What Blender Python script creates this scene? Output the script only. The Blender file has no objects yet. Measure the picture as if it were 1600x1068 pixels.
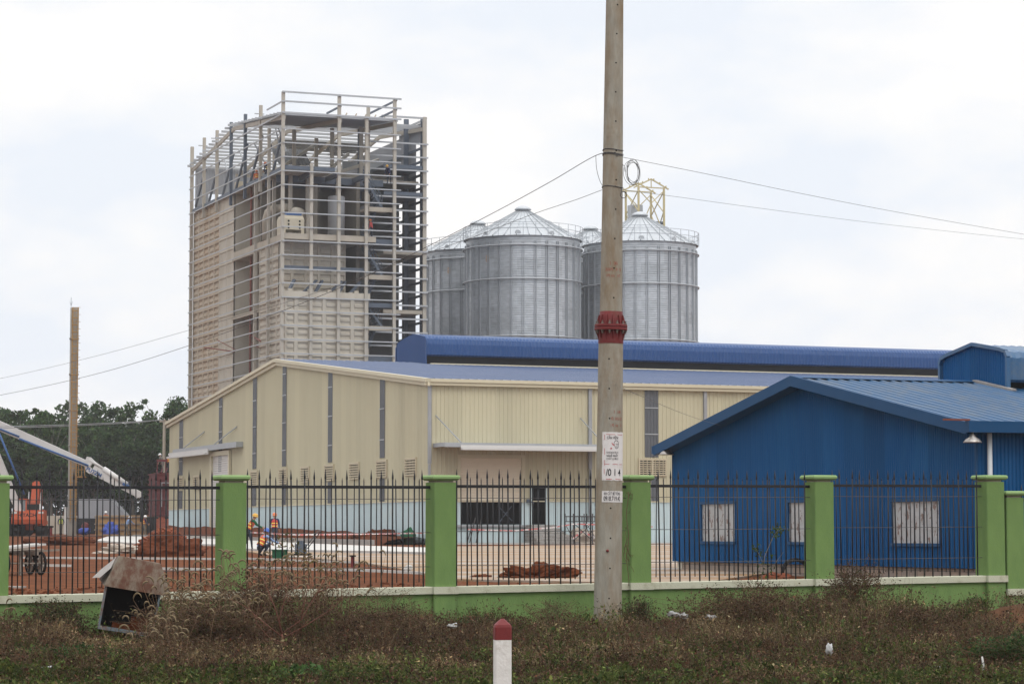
import bpy, bmesh, math, random
import numpy as np
from mathutils import Vector, Matrix, noise
R = math.radians
random.seed(7)
RNG = np.random.default_rng(7)
SC = bpy.context.scene
COL = SC.collection

# ---------------------------------------------------------------- camera
FPX = 3964.0                       # focal length in pixels of a 1600 wide picture
TILT = math.atan(297.0 / FPX)
EYE = Vector((0, 0, 1.65))
cam_d = bpy.data.cameras.new("camera")
cam_d.sensor_width = 36.0
cam_d.lens = 36.0 * FPX / 1600.0
cam_d.clip_start = 0.5
cam_d.clip_end = 5000
cam = bpy.data.objects.new("camera", cam_d)
COL.objects.link(cam)
cam.location = EYE
cam.rotation_euler = (math.pi / 2 + TILT, 0, 0)
SC.camera = cam
CT, ST = math.cos(TILT), math.sin(TILT)

def ray(px, py):
    a = (px - 800.0) / FPX
    b = (534.0 - py) / FPX
    return Vector((a, CT - b * ST, ST + b * CT))
def P(px, py, Y):
    r = ray(px, py)
    return EYE + r * (Y / r.y)
def topx(v):
    v = Vector(v) - EYE
    d = v.y * CT + v.z * ST
    return 800 + FPX * v.x / d, 534 - FPX * (-v.y * ST + v.z * CT) / d

# ---------------------------------------------------------------- frames
PHI = math.atan2(0.3638, 0.9315)   # direction of the factory's long sides
def frame(x, y, z, rz):
    return Matrix.Translation((x, y, z)) @ Matrix.Rotation(rz, 4, 'Z')
def hit(M, px, py, axis, val):
    """pixel -> local point of frame M on the local plane axis = val"""
    Mi = M.inverted()
    o = Mi @ EYE
    d = Mi.to_3x3() @ ray(px, py)
    t = (val - o[axis]) / d[axis]
    return o + d * t

# fence line
FA = R(25.2)
F0 = Vector((-4.2, 38.0, 0))
FD = Vector((math.cos(FA), math.sin(FA), 0))
FN = Vector((-math.sin(FA), math.cos(FA), 0))
def fence_aw(x, y):
    dx, dy = x - F0.x, y - F0.y
    return dx * FD.x + dy * FD.y, dx * FN.x + dy * FN.y
def site_z(x, y):
    yy = min(max(y, 35.0), 330.0)
    return 0.45 + 0.0055 * (yy - 45.0)
def verge_z(x, y):
    a, w = fence_aw(x, y)
    s = min(max((w + 13.0) / 13.0, 0), 1)
    n = noise.noise(Vector((x * 0.35, y * 0.35, 3.1)))
    z = 0.0 + 0.14 * s * s + 0.07 * n
    mx, my = x - 8.5, y - 41.2
    z += 0.42 * math.exp(-(mx * mx / 1.3 + my * my / 1.2))     # red earth heap at the right end
    return z
def ground_z(x, y):
    a, w = fence_aw(x, y)
    return verge_z(x, y) if w < 0 else site_z(x, y)
def G(px, py):
    """pixel -> point on the building site's ground"""
    r = ray(px, py)
    t = (0.45 - 0.0055 * 45.0 - EYE.z) / (r.z - 0.0055 * r.y)
    t = min(max(t, 40.0), 330.0) if t > 0 else 330.0
    p = EYE + r * t
    return Vector((p.x, p.y, site_z(p.x, p.y)))

# ---------------------------------------------------------------- materials
def node_mat(name):
    m = bpy.data.materials.new(name)
    m.use_nodes = True
    nt = m.node_tree
    return m, nt, nt.nodes["Principled BSDF"]
def N(nt, t, **kw):
    n = nt.nodes.new(t)
    for k, v in kw.items():
        setattr(n, k, v)
    return n
MATS = {}
def mat(name, col, rough=0.7, metal=0.0, var=0.12, scale=2.0, col2=None, f2=0.5, s2=1.5, bump=0.0, bscale=20.0,
        stretch=(1, 1, 1), spec=0.3, coord='Object', w2=0.12, sheet=0.0):
    """principled paint with patchy value variation and, when col2 is given, blotches of a second pigment"""
    m, nt, b = node_mat(name)
    tc = N(nt, "ShaderNodeTexCoord")
    mp = N(nt, "ShaderNodeMapping")
    mp.inputs['Scale'].default_value = stretch
    nt.links.new(tc.outputs[coord], mp.inputs['Vector'])
    nz = N(nt, "ShaderNodeTexNoise")
    nz.inputs['Scale'].default_value = scale
    nz.inputs['Detail'].default_value = 6
    nz.inputs['Roughness'].default_value = 0.65
    nt.links.new(mp.outputs[0], nz.inputs['Vector'])
    mx = N(nt, "ShaderNodeMix", data_type='RGBA')
    lo = [max(c * (1 - 1.6 * var), 0) for c in col]
    hi = [min(c * (1 + 1.6 * var), 1) for c in col]
    mx.inputs[6].default_value = (*lo, 1)
    mx.inputs[7].default_value = (*hi, 1)
    nt.links.new(nz.outputs['Fac'], mx.inputs[0])
    out = mx.outputs[2]
    if col2 is not None:
        n2 = N(nt, "ShaderNodeTexNoise")
        n2.inputs['Scale'].default_value = s2
        n2.inputs['Detail'].default_value = 8
        n2.inputs['Roughness'].default_value = 0.7
        nt.links.new(mp.outputs[0], n2.inputs['Vector'])
        mr = N(nt, "ShaderNodeMapRange")
        mr.inputs['From Min'].default_value = 1 - f2 - w2
        mr.inputs['From Max'].default_value = 1 - f2 + w2
        nt.links.new(n2.outputs['Fac'], mr.inputs['Value'])
        m2 = N(nt, "ShaderNodeMix", data_type='RGBA')
        nt.links.new(mr.outputs[0], m2.inputs[0])
        nt.links.new(out, m2.inputs[6])
        m2.inputs[7].default_value = (*col2, 1)
        out = m2.outputs[2]
    if sheet:
        # each metre-wide sheet comes from its own coil: a slightly different shade
        sx = N(nt, "ShaderNodeSeparateXYZ")
        nt.links.new(tc.outputs['Object'], sx.inputs[0])
        ad = N(nt, "ShaderNodeMath", operation='ADD')
        nt.links.new(sx.outputs['X'], ad.inputs[0]); nt.links.new(sx.outputs['Y'], ad.inputs[1])
        fl_ = N(nt, "ShaderNodeMath", operation='FLOOR'); nt.links.new(ad.outputs[0], fl_.inputs[0])
        wn = N(nt, "ShaderNodeTexWhiteNoise", noise_dimensions='1D'); nt.links.new(fl_.outputs[0], wn.inputs['W'])
        mr_ = N(nt, "ShaderNodeMapRange"); mr_.inputs['To Min'].default_value = 1 - sheet; mr_.inputs['To Max'].default_value = 1 + sheet
        nt.links.new(wn.outputs['Value'], mr_.inputs['Value'])
        vs_ = N(nt, "ShaderNodeVectorMath", operation='SCALE')
        nt.links.new(out, vs_.inputs[0]); nt.links.new(mr_.outputs[0], vs_.inputs['Scale'])
        out = vs_.outputs[0]
    nt.links.new(out, b.inputs['Base Color'])
    b.inputs['Roughness'].default_value = rough
    b.inputs['Metallic'].default_value = metal
    b.inputs['Specular IOR Level'].default_value = spec if rough < .85 else min(spec, .05)
    if bump > 0:
        nb = N(nt, "ShaderNodeTexNoise")
        nb.inputs['Scale'].default_value = bscale
        nb.inputs['Detail'].default_value = 5
        nt.links.new(mp.outputs[0], nb.inputs['Vector'])
        bp = N(nt, "ShaderNodeBump")
        bp.inputs['Strength'].default_value = bump
        bp.inputs['Distance'].default_value = 0.02
        nt.links.new(nb.outputs['Fac'], bp.inputs['Height'])
        nt.links.new(bp.outputs[0], b.inputs['Normal'])
    MATS[name] = m
    return m
def leaf_mat(name, rough=0.75, trans=0.25, mul=1.0):
    """pigment from the per-leaf attribute 'pig'"""
    m, nt, b = node_mat(name)
    at = N(nt, "ShaderNodeAttribute", attribute_name='pig')
    nt.links.new(at.outputs['Color'], b.inputs['Base Color'])
    b.inputs['Roughness'].default_value = rough
    b.inputs['Specular IOR Level'].default_value = 0.04
    if trans:
        tr = N(nt, "ShaderNodeBsdfTranslucent")
        nt.links.new(at.outputs['Color'], tr.inputs['Color'])
        ms = N(nt, "ShaderNodeMixShader")
        ms.inputs[0].default_value = trans
        out = nt.nodes["Material Output"]
        nt.links.new(b.outputs[0], ms.inputs[1])
        nt.links.new(tr.outputs[0], ms.inputs[2])
        nt.links.new(ms.outputs[0], out.inputs['Surface'])
    MATS[name] = m
    return m

# ---------------------------------------------------------------- mesh building
class MB:
    def __init__(s):
        s.v, s.f, s.m, s.sm = [], [], [], []
        s.cm, s.smooth = 0, False
    def add(s, vs, fs):
        o = len(s.v)
        s.v.extend([tuple(v) for v in vs])
        for f in fs:
            s.f.append(tuple(i + o for i in f))
            s.m.append(s.cm)
            s.sm.append(s.smooth)
        return s
    def box(s, x0, x1, y0, y1, z0, z1):
        vs = [(x, y, z) for x in (x0, x1) for y in (y0, y1) for z in (z0, z1)]
        return s.add(vs, [(0, 1, 3, 2), (4, 6, 7, 5), (0, 4, 5, 1), (2, 3, 7, 6), (0, 2, 6, 4), (1, 5, 7, 3)])
    def frust(s, x0, x1, y0, y1, z0, X0, X1, Y0, Y1, z1):
        vs = [(x0, y0, z0), (x1, y0, z0), (x1, y1, z0), (x0, y1, z0), (X0, Y0, z1), (X1, Y0, z1), (X1, Y1, z1), (X0, Y1, z1)]
        return s.add(vs, [(3, 2, 1, 0), (4, 5, 6, 7), (0, 1, 5, 4), (1, 2, 6, 5), (2, 3, 7, 6), (3, 0, 4, 7)])
    def bar(s, a, b, w, h, up=(0, 0, 1)):
        a, b = Vector(a), Vector(b)
        d = (b - a).normalized()
        u = Vector(up)
        if abs(d.dot(u)) > 0.98:
            u = Vector((0, 1, 0))
        x = d.cross(u).normalized() * (w / 2)
        y = x.cross(d).normalized() * (h / 2)
        vs = [a - x - y, a + x - y, a + x + y, a - x + y, b - x - y, b + x - y, b + x + y, b - x + y]
        return s.add(vs, [(3, 2, 1, 0), (4, 5, 6, 7), (0, 1, 5, 4), (1, 2, 6, 5), (2, 3, 7, 6), (3, 0, 4, 7)])
    def tube(s, pts, r, n=8, cap=True):
        pts = [Vector(p) for p in pts]
        rs = r if isinstance(r, (list, tuple)) else [r] * len(pts)
        o = []
        ref = Vector((0.21, 0.34, 0.91))
        for i, p in enumerate(pts):
            d = (pts[min(i + 1, len(pts) - 1)] - pts[max(i - 1, 0)])
            d = d.normalized() if d.length > 1e-9 else Vector((0, 0, 1))
            x = d.cross(ref)
            if x.length < 0.05:
                x = d.cross(Vector((1, 0, 0)))
            x.normalize()
            y = d.cross(x)
            for k in range(n):
                t = 2 * math.pi * k / n
                o.append(p + (x * math.cos(t) + y * math.sin(t)) * rs[i])
        fs = []
        for i in range(len(pts) - 1):
            for k in range(n):
                k2 = (k + 1) % n
                fs.append((i * n + k, i * n + k2, (i + 1) * n + k2, (i + 1) * n + k))
        if cap:
            fs.append(tuple(range(n - 1, -1, -1)))
            fs.append(tuple(range((len(pts) - 1) * n, len(pts) * n)))
        return s.add(o, fs)
    def lathe(s, prof, c=(0, 0, 0), n=32, a0=0.0, a1=2 * math.pi):
        full = abs(a1 - a0 - 2 * math.pi) < 1e-6
        k = n if full else n + 1
        o = []
        for r, z in prof:
            for i in range(k):
                t = a0 + (a1 - a0) * i / n
                o.append((c[0] + r * math.cos(t), c[1] + r * math.sin(t), c[2] + z))
        fs = []
        for j in range(len(prof) - 1):
            for i in range(n):
                i2 = (i + 1) % k
                fs.append((j * k + i, j * k + i2, (j + 1) * k + i2, (j + 1) * k + i))
        return s.add(o, fs)
    def prism(s, poly, d):
        """extrude the 3-D polygon by vector d"""
        n = len(poly)
        d = Vector(d)
        vs = [Vector(p) for p in poly] + [Vector(p) + d for p in poly]
        fs = [tuple(range(n - 1, -1, -1)), tuple(range(n, 2 * n))]
        for i in range(n):
            j = (i + 1) % n
            fs.append((i, j, n + j, n + i))
        return s.add(vs, fs)
    def sheet(s, rows):
        """grid of points"""
        k = len(rows[0])
        fs = [(j * k + i, j * k + i + 1, (j + 1) * k + i + 1, (j + 1) * k + i) for j in range(len(rows) - 1) for i in range(k - 1)]
        return s.add([p for r in rows for p in r], fs)
    def mesh(s, name, mats, recalc=False):
        me = bpy.data.meshes.new(name)
        me.from_pydata(s.v, [], s.f)
        for m in (mats if isinstance(mats, (list, tuple)) else [mats]):
            me.materials.append(m)
        me.polygons.foreach_set('material_index', s.m)
        me.polygons.foreach_set('use_smooth', s.sm)
        if recalc:
            bm = bmesh.new()
            bm.from_mesh(me)
            bmesh.ops.recalc_face_normals(bm, faces=bm.faces)
            bm.to_mesh(me)
            bm.free()
        me.update()
        return me
    def build(s, name, mats, parent=None, M=None, recalc=True):
        return link(name, s.mesh(name, mats, recalc), parent, M)
def link(name, me, parent=None, M=None):
    o = bpy.data.objects.new(name, me)
    COL.objects.link(o)
    if parent is not None:
        o.parent = parent
    if M is not None:
        o.matrix_local = M
    return o
def tag(o, label, cat, group=None, kind=None):
    o['label'] = label
    o['category'] = cat
    if group:
        o['group'] = group
    if kind:
        o['kind'] = kind
    return o
def thing(name, label, cat, M=None, group=None):
    o = bpy.data.objects.new(name, None)
    o.empty_display_size = 0.3
    COL.objects.link(o)
    if M is not None:
        o.matrix_world = M
    return tag(o, label, cat, group)
def struct(name, mb, mats, recalc=True):
    o = mb.build(name, mats, recalc=recalc)
    o['kind'] = 'structure'
    return o
def copy_tree(o, parent=None):
    c = o.copy()
    COL.objects.link(c)
    c.parent = parent
    if parent is not None:
        c.matrix_parent_inverse = o.matrix_parent_inverse
    for ch in list(o.children):
        copy_tree(ch, c)
    return c
def leaf_mesh(name, V, F, pig, mats, midx=None):
    """fast mesh of quads with a per-face pigment"""
    me = bpy.data.meshes.new(name)
    nv, nf, k = len(V), len(F), F.shape[1]
    me.vertices.add(nv)
    me.vertices.foreach_set('co', V.astype(np.float32).ravel())
    me.loops.add(nf * k)
    me.loops.foreach_set('vertex_index', F.astype(np.int32).ravel())
    me.polygons.add(nf)
    me.polygons.foreach_set('loop_start', np.arange(0, nf * k, k, dtype=np.int32))
    try:
        me.polygons.foreach_set('loop_total', np.full(nf, k, dtype=np.int32))
    except Exception:
        pass
    for m in (mats if isinstance(mats, (list, tuple)) else [mats]):
        me.materials.append(m)
    if midx is not None:
        me.polygons.foreach_set('material_index', midx.astype(np.int32))
    at = me.attributes.new('pig', 'FLOAT_COLOR', 'FACE')
    c = np.ones((nf, 4), np.float32)
    c[:, :3] = pig
    at.data.foreach_set('color', c.ravel())
    me.update(calc_edges=True)
    return me
def leaves(centers, size, rng, aspect=0.55, up=0.35):
    """one quad per centre, random orientation; returns V, F"""
    n = len(centers)
    size = np.broadcast_to(np.asarray(size, float), (n,))
    a = rng.normal(size=(n, 3))
    a /= np.linalg.norm(a, axis=1)[:, None] + 1e-9
    nrm = rng.normal(size=(n, 3))
    nrm[:, 2] += up * 2
    b = np.cross(nrm, a)
    b /= np.linalg.norm(b, axis=1)[:, None] + 1e-9
    a = a * (size / 2)[:, None]
    b = b * (size * aspect / 2)[:, None]
    V = np.stack([centers - a, centers + b, centers + a, centers - b], 1).reshape(-1, 3)
    F = np.arange(4 * n).reshape(n, 4)
    return V, F
def text_mesh(s, size, align='CENTER', bold=0.0, depth=0.0):
    cu = bpy.data.curves.new('lettering', 'FONT')
    cu.body = s
    cu.size = size
    cu.align_x = align
    cu.align_y = 'CENTER'
    cu.offset = bold
    cu.extrude = depth
    o = bpy.data.objects.new('lettering', cu)
    COL.objects.link(o)
    dg = bpy.context.evaluated_depsgraph_get()
    me = bpy.data.meshes.new_from_object(o.evaluated_get(dg))
    bpy.data.objects.remove(o)
    return me
# ---------------------------------------------------------------- palette
M_green = mat('green_wall_paint', (.157, .248, .083), .85, var=.12, scale=1.3, col2=(.120, .195, .070), f2=.45, s2=2.0, bump=.35, bscale=45, stretch=(1.7, 1.7, .5), w2=.15)
M_greencap = mat('light_green_cap_paint', (.215, .325, .13), .8, var=.10, scale=4, col2=(.16, .12, .06), f2=.27, s2=9, w2=.05, bump=.2)
M_cream = mat('cream_coping_paint', (.47, .47, .36), .85, var=.08, scale=3, col2=(.30, .28, .20), f2=.36, s2=3, bump=.3, bscale=40)
M_mortar = mat('bare_cement_render', (.36, .33, .25), .9, var=.15, scale=6, bump=.4)
M_iron = mat('black_iron_paint', (.012, .012, .014), .55, var=.3, scale=9, col2=(.05, .025, .015), f2=.28, s2=8)
M_wire = mat('dark_steel_wire', (.075, .072, .072), .6)
M_conc_pole = mat('spun_concrete', (.285, .265, .22), .9, var=.24, scale=5, col2=(.205, .14, .08), f2=.42, s2=1.6, stretch=(2.2, 2.2, .55), bump=.5, bscale=26, w2=.16)
M_red_paint = mat('dull_red_paint', (.135, .016, .016), .6, var=.18, scale=7, col2=(.10, .03, .02), f2=.36, s2=5, bump=.2)
M_white_paint = mat('old_white_paint', (.60, .585, .55), .75, var=.06, scale=6, col2=(.36, .33, .28), f2=.33, s2=7, bump=.4)
M_paper = mat('weathered_paper', (.62, .59, .57), .9, var=.06, scale=14, col2=(.48, .42, .38), f2=.35, s2=9)
M_ink = mat('black_ink', (.02, .02, .025), .9)
M_inkred = mat('red_ink', (.42, .03, .04), .9)
M_stencil = mat('faded_red_stencil', (.27, .085, .06), .9, var=.3, scale=30, col2=(.37, .32, .25), f2=.42, s2=40)
M_hole = mat('hole_dark', (.012, .011, .010), .95)
M_beige = mat('beige_steel_sheet', (.465, .425, .295), .5, var=.06, scale=.25, col2=(.425, .385, .265), f2=.4, s2=.35, stretch=(1, 1, .25), spec=.35, sheet=.055)
M_beigetrim = mat('beige_trim', (.52, .47, .34), .5, var=.05)
M_band = mat('pale_blue_sheet', (.46, .55, .565), .5, var=.04, scale=.3, col2=(.48, .53, .51), f2=.34, s2=.5)
M_skyl = mat('smoked_skylight_strip', (.085, .09, .10), .25, var=.15, scale=1.0, spec=.5)
M_galv = mat('galvanised_steel', (.36, .375, .39), .45, metal=.45, var=.12, scale=1.4, col2=(.34, .355, .37), f2=.45, s2=2.2)
M_grey = mat('grey_painted_steel', (.27, .275, .285), .5, var=.10, scale=2)
M_louvre = mat('louvre_beige', (.49, .425, .30), .55, var=.05)
M_dark = mat('dark_interior', (.012, .013, .015), .8)  # near-black colour standing for shade in unlit depths
M_roofblue = mat('blue_grey_roof_sheet', (.085, .125, .225), .45, var=.08, scale=.2, col2=(.115, .15, .245), f2=.4, s2=.3, spec=.5)
M_monblue = mat('blue_monitor_sheet', (.010, .052, .165), .45, var=.08, scale=.4, spec=.30)
M_houseblue = mat('blue_house_sheet', (.0062, .068, .188), .6, var=.12, scale=.5, col2=(.010, .084, .212), f2=.4, s2=.7, stretch=(1, 1, .3), spec=.07, sheet=.10)
M_houseroof = mat('blue_roof_sheet', (.018, .085, .185), .42, var=.10, scale=.5, col2=(.085, .115, .15), f2=.42, s2=1.2, spec=.5, stretch=(1, .4, 1))
M_housefascia = mat('blue_fascia', (.008, .054, .135), .55, spec=.14, var=.06)
M_block = None
M_gutter = mat('gutter_white_pvc', (.50, .52, .53), .5, var=.05)
M_precast = mat('precast_panel_cream', (.47, .43, .36), .85, var=.08, scale=.6, col2=(.38, .33, .26), f2=.40, s2=.5, stretch=(1, 1, .4), bump=.15)
M_precast2 = mat('precast_panel_tan', (.45, .385, .30), .85, var=.08, scale=.5, col2=(.40, .295, .20), f2=.42, s2=.4, stretch=(1, 1, .4), bump=.15)
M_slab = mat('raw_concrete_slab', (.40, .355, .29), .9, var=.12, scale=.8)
M_colbeige = mat('primer_beige_steel', (.375, .34, .285), .6, var=.07, scale=1)
M_coldark = mat('blue_grey_primer_steel', (.085, .105, .135), .55, var=.12, scale=1)
M_girt = mat('galvanised_girt', (.38, .39, .40), .5, metal=.25, var=.08, scale=1.0)
M_rustpipe = mat('red_oxide_primer', (.17, .05, .033), .7, var=.15)
M_greyclad = mat('grey_cladding_sheet', (.28, .29, .31), .5, metal=.2, var=.08, scale=.4)
M_sheetdark = mat('dark_roof_sheet', (.28, .29, .295), .5, metal=.3, var=.2, scale=.6, col2=(.10, .105, .115), f2=.36, s2=.25)
M_yellow = mat('yellow_paint', (.62, .47, .11), .6, var=.07)
M_paleyel = mat('pale_yellow_paint', (.45, .38, .21), .6, var=.05)
M_cage = mat('orange_yellow_paint', (.33, .19, .06), .6, var=.08)
M_stack = mat('stack_grey_steel', (.235, .215, .185), .6, var=.12, scale=.6)
M_orange = mat('excavator_orange', (.42, .075, .022), .55, var=.12, scale=1.2, col2=(.20, .05, .022), f2=.38, s2=1.6)
M_trackdark = mat('track_dark', (.018, .017, .016), .85)
M_boomwhite = mat('boom_white', (.50, .485, .465), .45, var=.05, scale=1)
M_boomblue = mat('boom_blue', (.03, .09, .23), .45, var=.05)
M_glass = mat('dusty_glass', (.16, .18, .19), .2, spec=.6)
M_ply = mat('formwork_plywood', (.40, .245, .11), .8, var=.12, scale=1.0, col2=(.26, .16, .08), f2=.4, s2=1.4, stretch=(.4, 1, 3))
M_timber = mat('weathered_timber', (.235, .20, .165), .9, var=.2, scale=3, stretch=(.4, 3, 3))
M_redsteel = mat('dark_red_steel', (.115, .022, .022), .6, var=.15, scale=1)
M_tarp = mat('blue_tarpaulin', (.04, .075, .33), .5, var=.12, scale=3, bump=.5, bscale=5)
M_brick = mat('red_brick_heap', (.22, .075, .042), .9, var=.25, scale=3)
M_redsoil = mat('red_laterite_heap', (.092, .029, .013), .95, var=.25, scale=1.6, bump=.8, bscale=5)
M_rubble = mat('pale_rubble', (.42, .36, .30), .95, var=.2, scale=3)
M_slabnew = mat('new_concrete', (.47, .455, .425), .85, var=.06, scale=.35, col2=(.49, .455, .40), f2=.4, s2=.25)
M_cinder = mat('grey_cinder_block', (.32, .30, .275), .95, var=.14, scale=2.5, bump=.4)
M_rust = mat('rusting_sheet', (.165, .135, .10), .75, var=.18, scale=3, col2=(.085, .034, .018), f2=.53, s2=2.0, stretch=(1.4, 1.4, .5), w2=.07)
M_rustside = mat('grey_sheet', (.27, .245, .225), .7, var=.10, scale=4, col2=(.20, .12, .085), f2=.33, s2=3)
M_bag = mat('white_plastic', (.40, .40, .39), .5, var=.08, scale=12)
M_bark = mat('grey_bark', (.17, .155, .135), .95, var=.2, scale=3, stretch=(3, 3, .5))
M_stem = mat('dry_red_stem', (.13, .052, .034), .8, var=.2, scale=6)
M_straw = mat('dry_straw_stem', (.13, .082, .050), .85, var=.2, scale=6)
M_seed = mat('dry_seed_head', (.165, .125, .075), .9, var=.18, scale=25)
M_leaf = leaf_mat('leaf_pigment')
M_treeleaf = leaf_mat('tree_leaf_pigment', trans=.2)
M_skin = mat('skin', (.30, .165, .10), .6)
M_trouser = mat('dark_trousers', (.035, .04, .055), .85)
M_trousgrey = mat('grey_trousers', (.16, .15, .13), .85)
M_shirtgreen = mat('green_shirt', (.02, .085, .045), .85)
M_shirtblue = mat('blue_shirt', (.20, .28, .44), .85)
M_shirtnavy = mat('navy_shirt', (.022, .028, .07), .85)
M_vestorange = mat('orange_vest', (.46, .09, .03), .7)
M_vestred = mat('red_vest', (.40, .045, .04), .7)
M_vestlime = mat('lime_vest', (.38, .52, .06), .7)
M_tape = mat('reflective_yellow_stripe', (.72, .55, .10), .5)
M_helwhite = mat('white_helmet', (.74, .73, .71), .35)
M_helorange = mat('orange_helmet', (.56, .16, .06), .35)
M_helyellow = mat('yellow_helmet', (.55, .31, .05), .35)
M_helblue = mat('blue_helmet', (.05, .12, .42), .35)
M_redtape = mat('red_white_tape', (.55, .16, .15), .6, col2=(.66, .62, .60), f2=.5, s2=3.0, w2=.02)
M_blackpipe = mat('black_pipe', (.014, .014, .015), .5)

def block_mat(name, c1, c2, mortar, sx, sz, rowh, bw):
    m, nt, b = node_mat(name)
    tc = N(nt, "ShaderNodeTexCoord")
    mp = N(nt, "ShaderNodeMapping")
    mp.inputs['Rotation'].default_value = (R(90), 0, 0) if sx == 0 else (R(90), 0, R(90))
    nt.links.new(tc.outputs['Object'], mp.inputs['Vector'])
    br = N(nt, "ShaderNodeTexBrick")
    br.inputs['Color1'].default_value = (*c1, 1)
    br.inputs['Color2'].default_value = (*c2, 1)
    br.inputs['Mortar'].default_value = (*mortar, 1)
    br.inputs['Scale'].default_value = 1
    br.inputs['Mortar Size'].default_value = .008
    br.inputs['Brick Width'].default_value = bw
    br.inputs['Row Height'].default_value = rowh
    sp = N(nt, "ShaderNodeSeparateXYZ")
    cb = N(nt, "ShaderNodeCombineXYZ")
    nt.links.new(tc.outputs['Object'], sp.inputs[0])
    nt.links.new(sp.outputs['X' if sx == 0 else 'Y'], cb.inputs['X'])
    nt.links.new(sp.outputs['Z'], cb.inputs['Y'])
    nt.links.new(cb.outputs[0], br.inputs['Vector'])
    nz = N(nt, "ShaderNodeTexNoise")
    nz.inputs['Scale'].default_value = 3
    nz.inputs['Detail'].default_value = 6
    nt.links.new(tc.outputs['Object'], nz.inputs['Vector'])
    mr = N(nt, "ShaderNodeMapRange")
    mr.inputs['To Min'].default_value = .7
    mr.inputs['To Max'].default_value = 1.3
    nt.links.new(nz.outputs['Fac'], mr.inputs['Value'])
    vm = N(nt, "ShaderNodeVectorMath", operation='SCALE')
    nt.links.new(br.outputs['Color'], vm.inputs[0])
    nt.links.new(mr.outputs[0], vm.inputs['Scale'])
    nt.links.new(vm.outputs[0], b.inputs['Base Color'])
    b.inputs['Roughness'].default_value = .95
    b.inputs['Specular IOR Level'].default_value = .05
    return m
M_block = block_mat('plinth_block_wall', (.24, .205, .18), (.30, .225, .175), (.12, .105, .095), 1, 0, .155, .36)
M_blockx = block_mat('plinth_block_wall_side', (.30, .255, .225), (.345, .275, .225), (.21, .19, .17), 0, 0, .155, .36)

def silo_mat():
    """corrugated galvanised sheet: fine horizontal ripples, sheet-to-sheet value differences"""
    m, nt, b = node_mat('silo_corrugated_sheet')
    tc = N(nt, "ShaderNodeTexCoord")
    sp = N(nt, "ShaderNodeSeparateXYZ")
    nt.links.new(tc.outputs['Object'], sp.inputs[0])
    # sheets: angle / height cells
    at = N(nt, "ShaderNodeMath", operation='ARCTAN2')
    nt.links.new(sp.outputs['Y'], at.inputs[0])
    nt.links.new(sp.outputs['X'], at.inputs[1])
    cb = N(nt, "ShaderNodeCombineXYZ")
    m1 = N(nt, "ShaderNodeMath", operation='MULTIPLY'); m1.inputs[1].default_value = 15 / (2 * math.pi)
    nt.links.new(at.outputs[0], m1.inputs[0])
    f1 = N(nt, "ShaderNodeMath", operation='FLOOR'); nt.links.new(m1.outputs[0], f1.inputs[0])
    m2 = N(nt, "ShaderNodeMath", operation='MULTIPLY'); m2.inputs[1].default_value = .9
    nt.links.new(sp.outputs['Z'], m2.inputs[0])
    f2 = N(nt, "ShaderNodeMath", operation='FLOOR'); nt.links.new(m2.outputs[0], f2.inputs[0])
    nt.links.new(f1.outputs[0], cb.inputs[0]); nt.links.new(f2.outputs[0], cb.inputs[1])
    wn = N(nt, "ShaderNodeTexWhiteNoise"); wn.noise_dimensions = '3D'
    nt.links.new(cb.outputs[0], wn.inputs['Vector'])
    nz = N(nt, "ShaderNodeTexNoise"); nz.inputs['Scale'].default_value = 1.6; nz.inputs['Detail'].default_value = 7
    mp = N(nt, "ShaderNodeMapping"); mp.inputs['Scale'].default_value = (1, 1, 2.5)
    nt.links.new(tc.outputs['Object'], mp.inputs[0]); nt.links.new(mp.outputs[0], nz.inputs['Vector'])
    ad = N(nt, "ShaderNodeMath", operation='MULTIPLY_ADD'); ad.inputs[1].default_value = .35
    nt.links.new(wn.outputs['Value'], ad.inputs[0]); nt.links.new(nz.outputs['Fac'], ad.inputs[2])
    cr = N(nt, "ShaderNodeMapRange"); cr.inputs['From Min'].default_value = .3; cr.inputs['From Max'].default_value = 1.05
    cr.inputs['To Min'].default_value = .32; cr.inputs['To Max'].default_value = .54
    nt.links.new(ad.outputs[0], cr.inputs['Value'])
    cc = N(nt, "ShaderNodeCombineColor")
    for i in range(3):
        nt.links.new(cr.outputs[0], cc.inputs[i])
    tint = N(nt, "ShaderNodeMix", data_type='RGBA', blend_type='MULTIPLY'); tint.inputs[0].default_value = 1
    tint.inputs[7].default_value = (.93, .98, 1.02, 1)
    nt.links.new(cc.outputs[0], tint.inputs[6])
    nt.links.new(tint.outputs[2], b.inputs['Base Color'])
    b.inputs['Metallic'].default_value = .5
    b.inputs['Roughness'].default_value = .42
    sn = N(nt, "ShaderNodeMath", operation='MULTIPLY'); sn.inputs[1].default_value = 2 * math.pi / .21
    nt.links.new(sp.outputs['Z'], sn.inputs[0])
    si = N(nt, "ShaderNodeMath", operation='SINE'); nt.links.new(sn.outputs[0], si.inputs[0])
    bp = N(nt, "ShaderNodeBump"); bp.inputs['Strength'].default_value = .22; bp.inputs['Distance'].default_value = .03
    nt.links.new(si.outputs[0], bp.inputs['Height']); nt.links.new(bp.outputs[0], b.inputs['Normal'])
    return m
M_silo = silo_mat()
M_siloroof = mat('silo_roof_sheet', (.43, .45, .465), .5, metal=.25, var=.06, scale=.8)
M_stiff = mat('silo_stiffener_steel', (.36, .38, .40), .45, metal=.5, var=.1, scale=.6)

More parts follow.
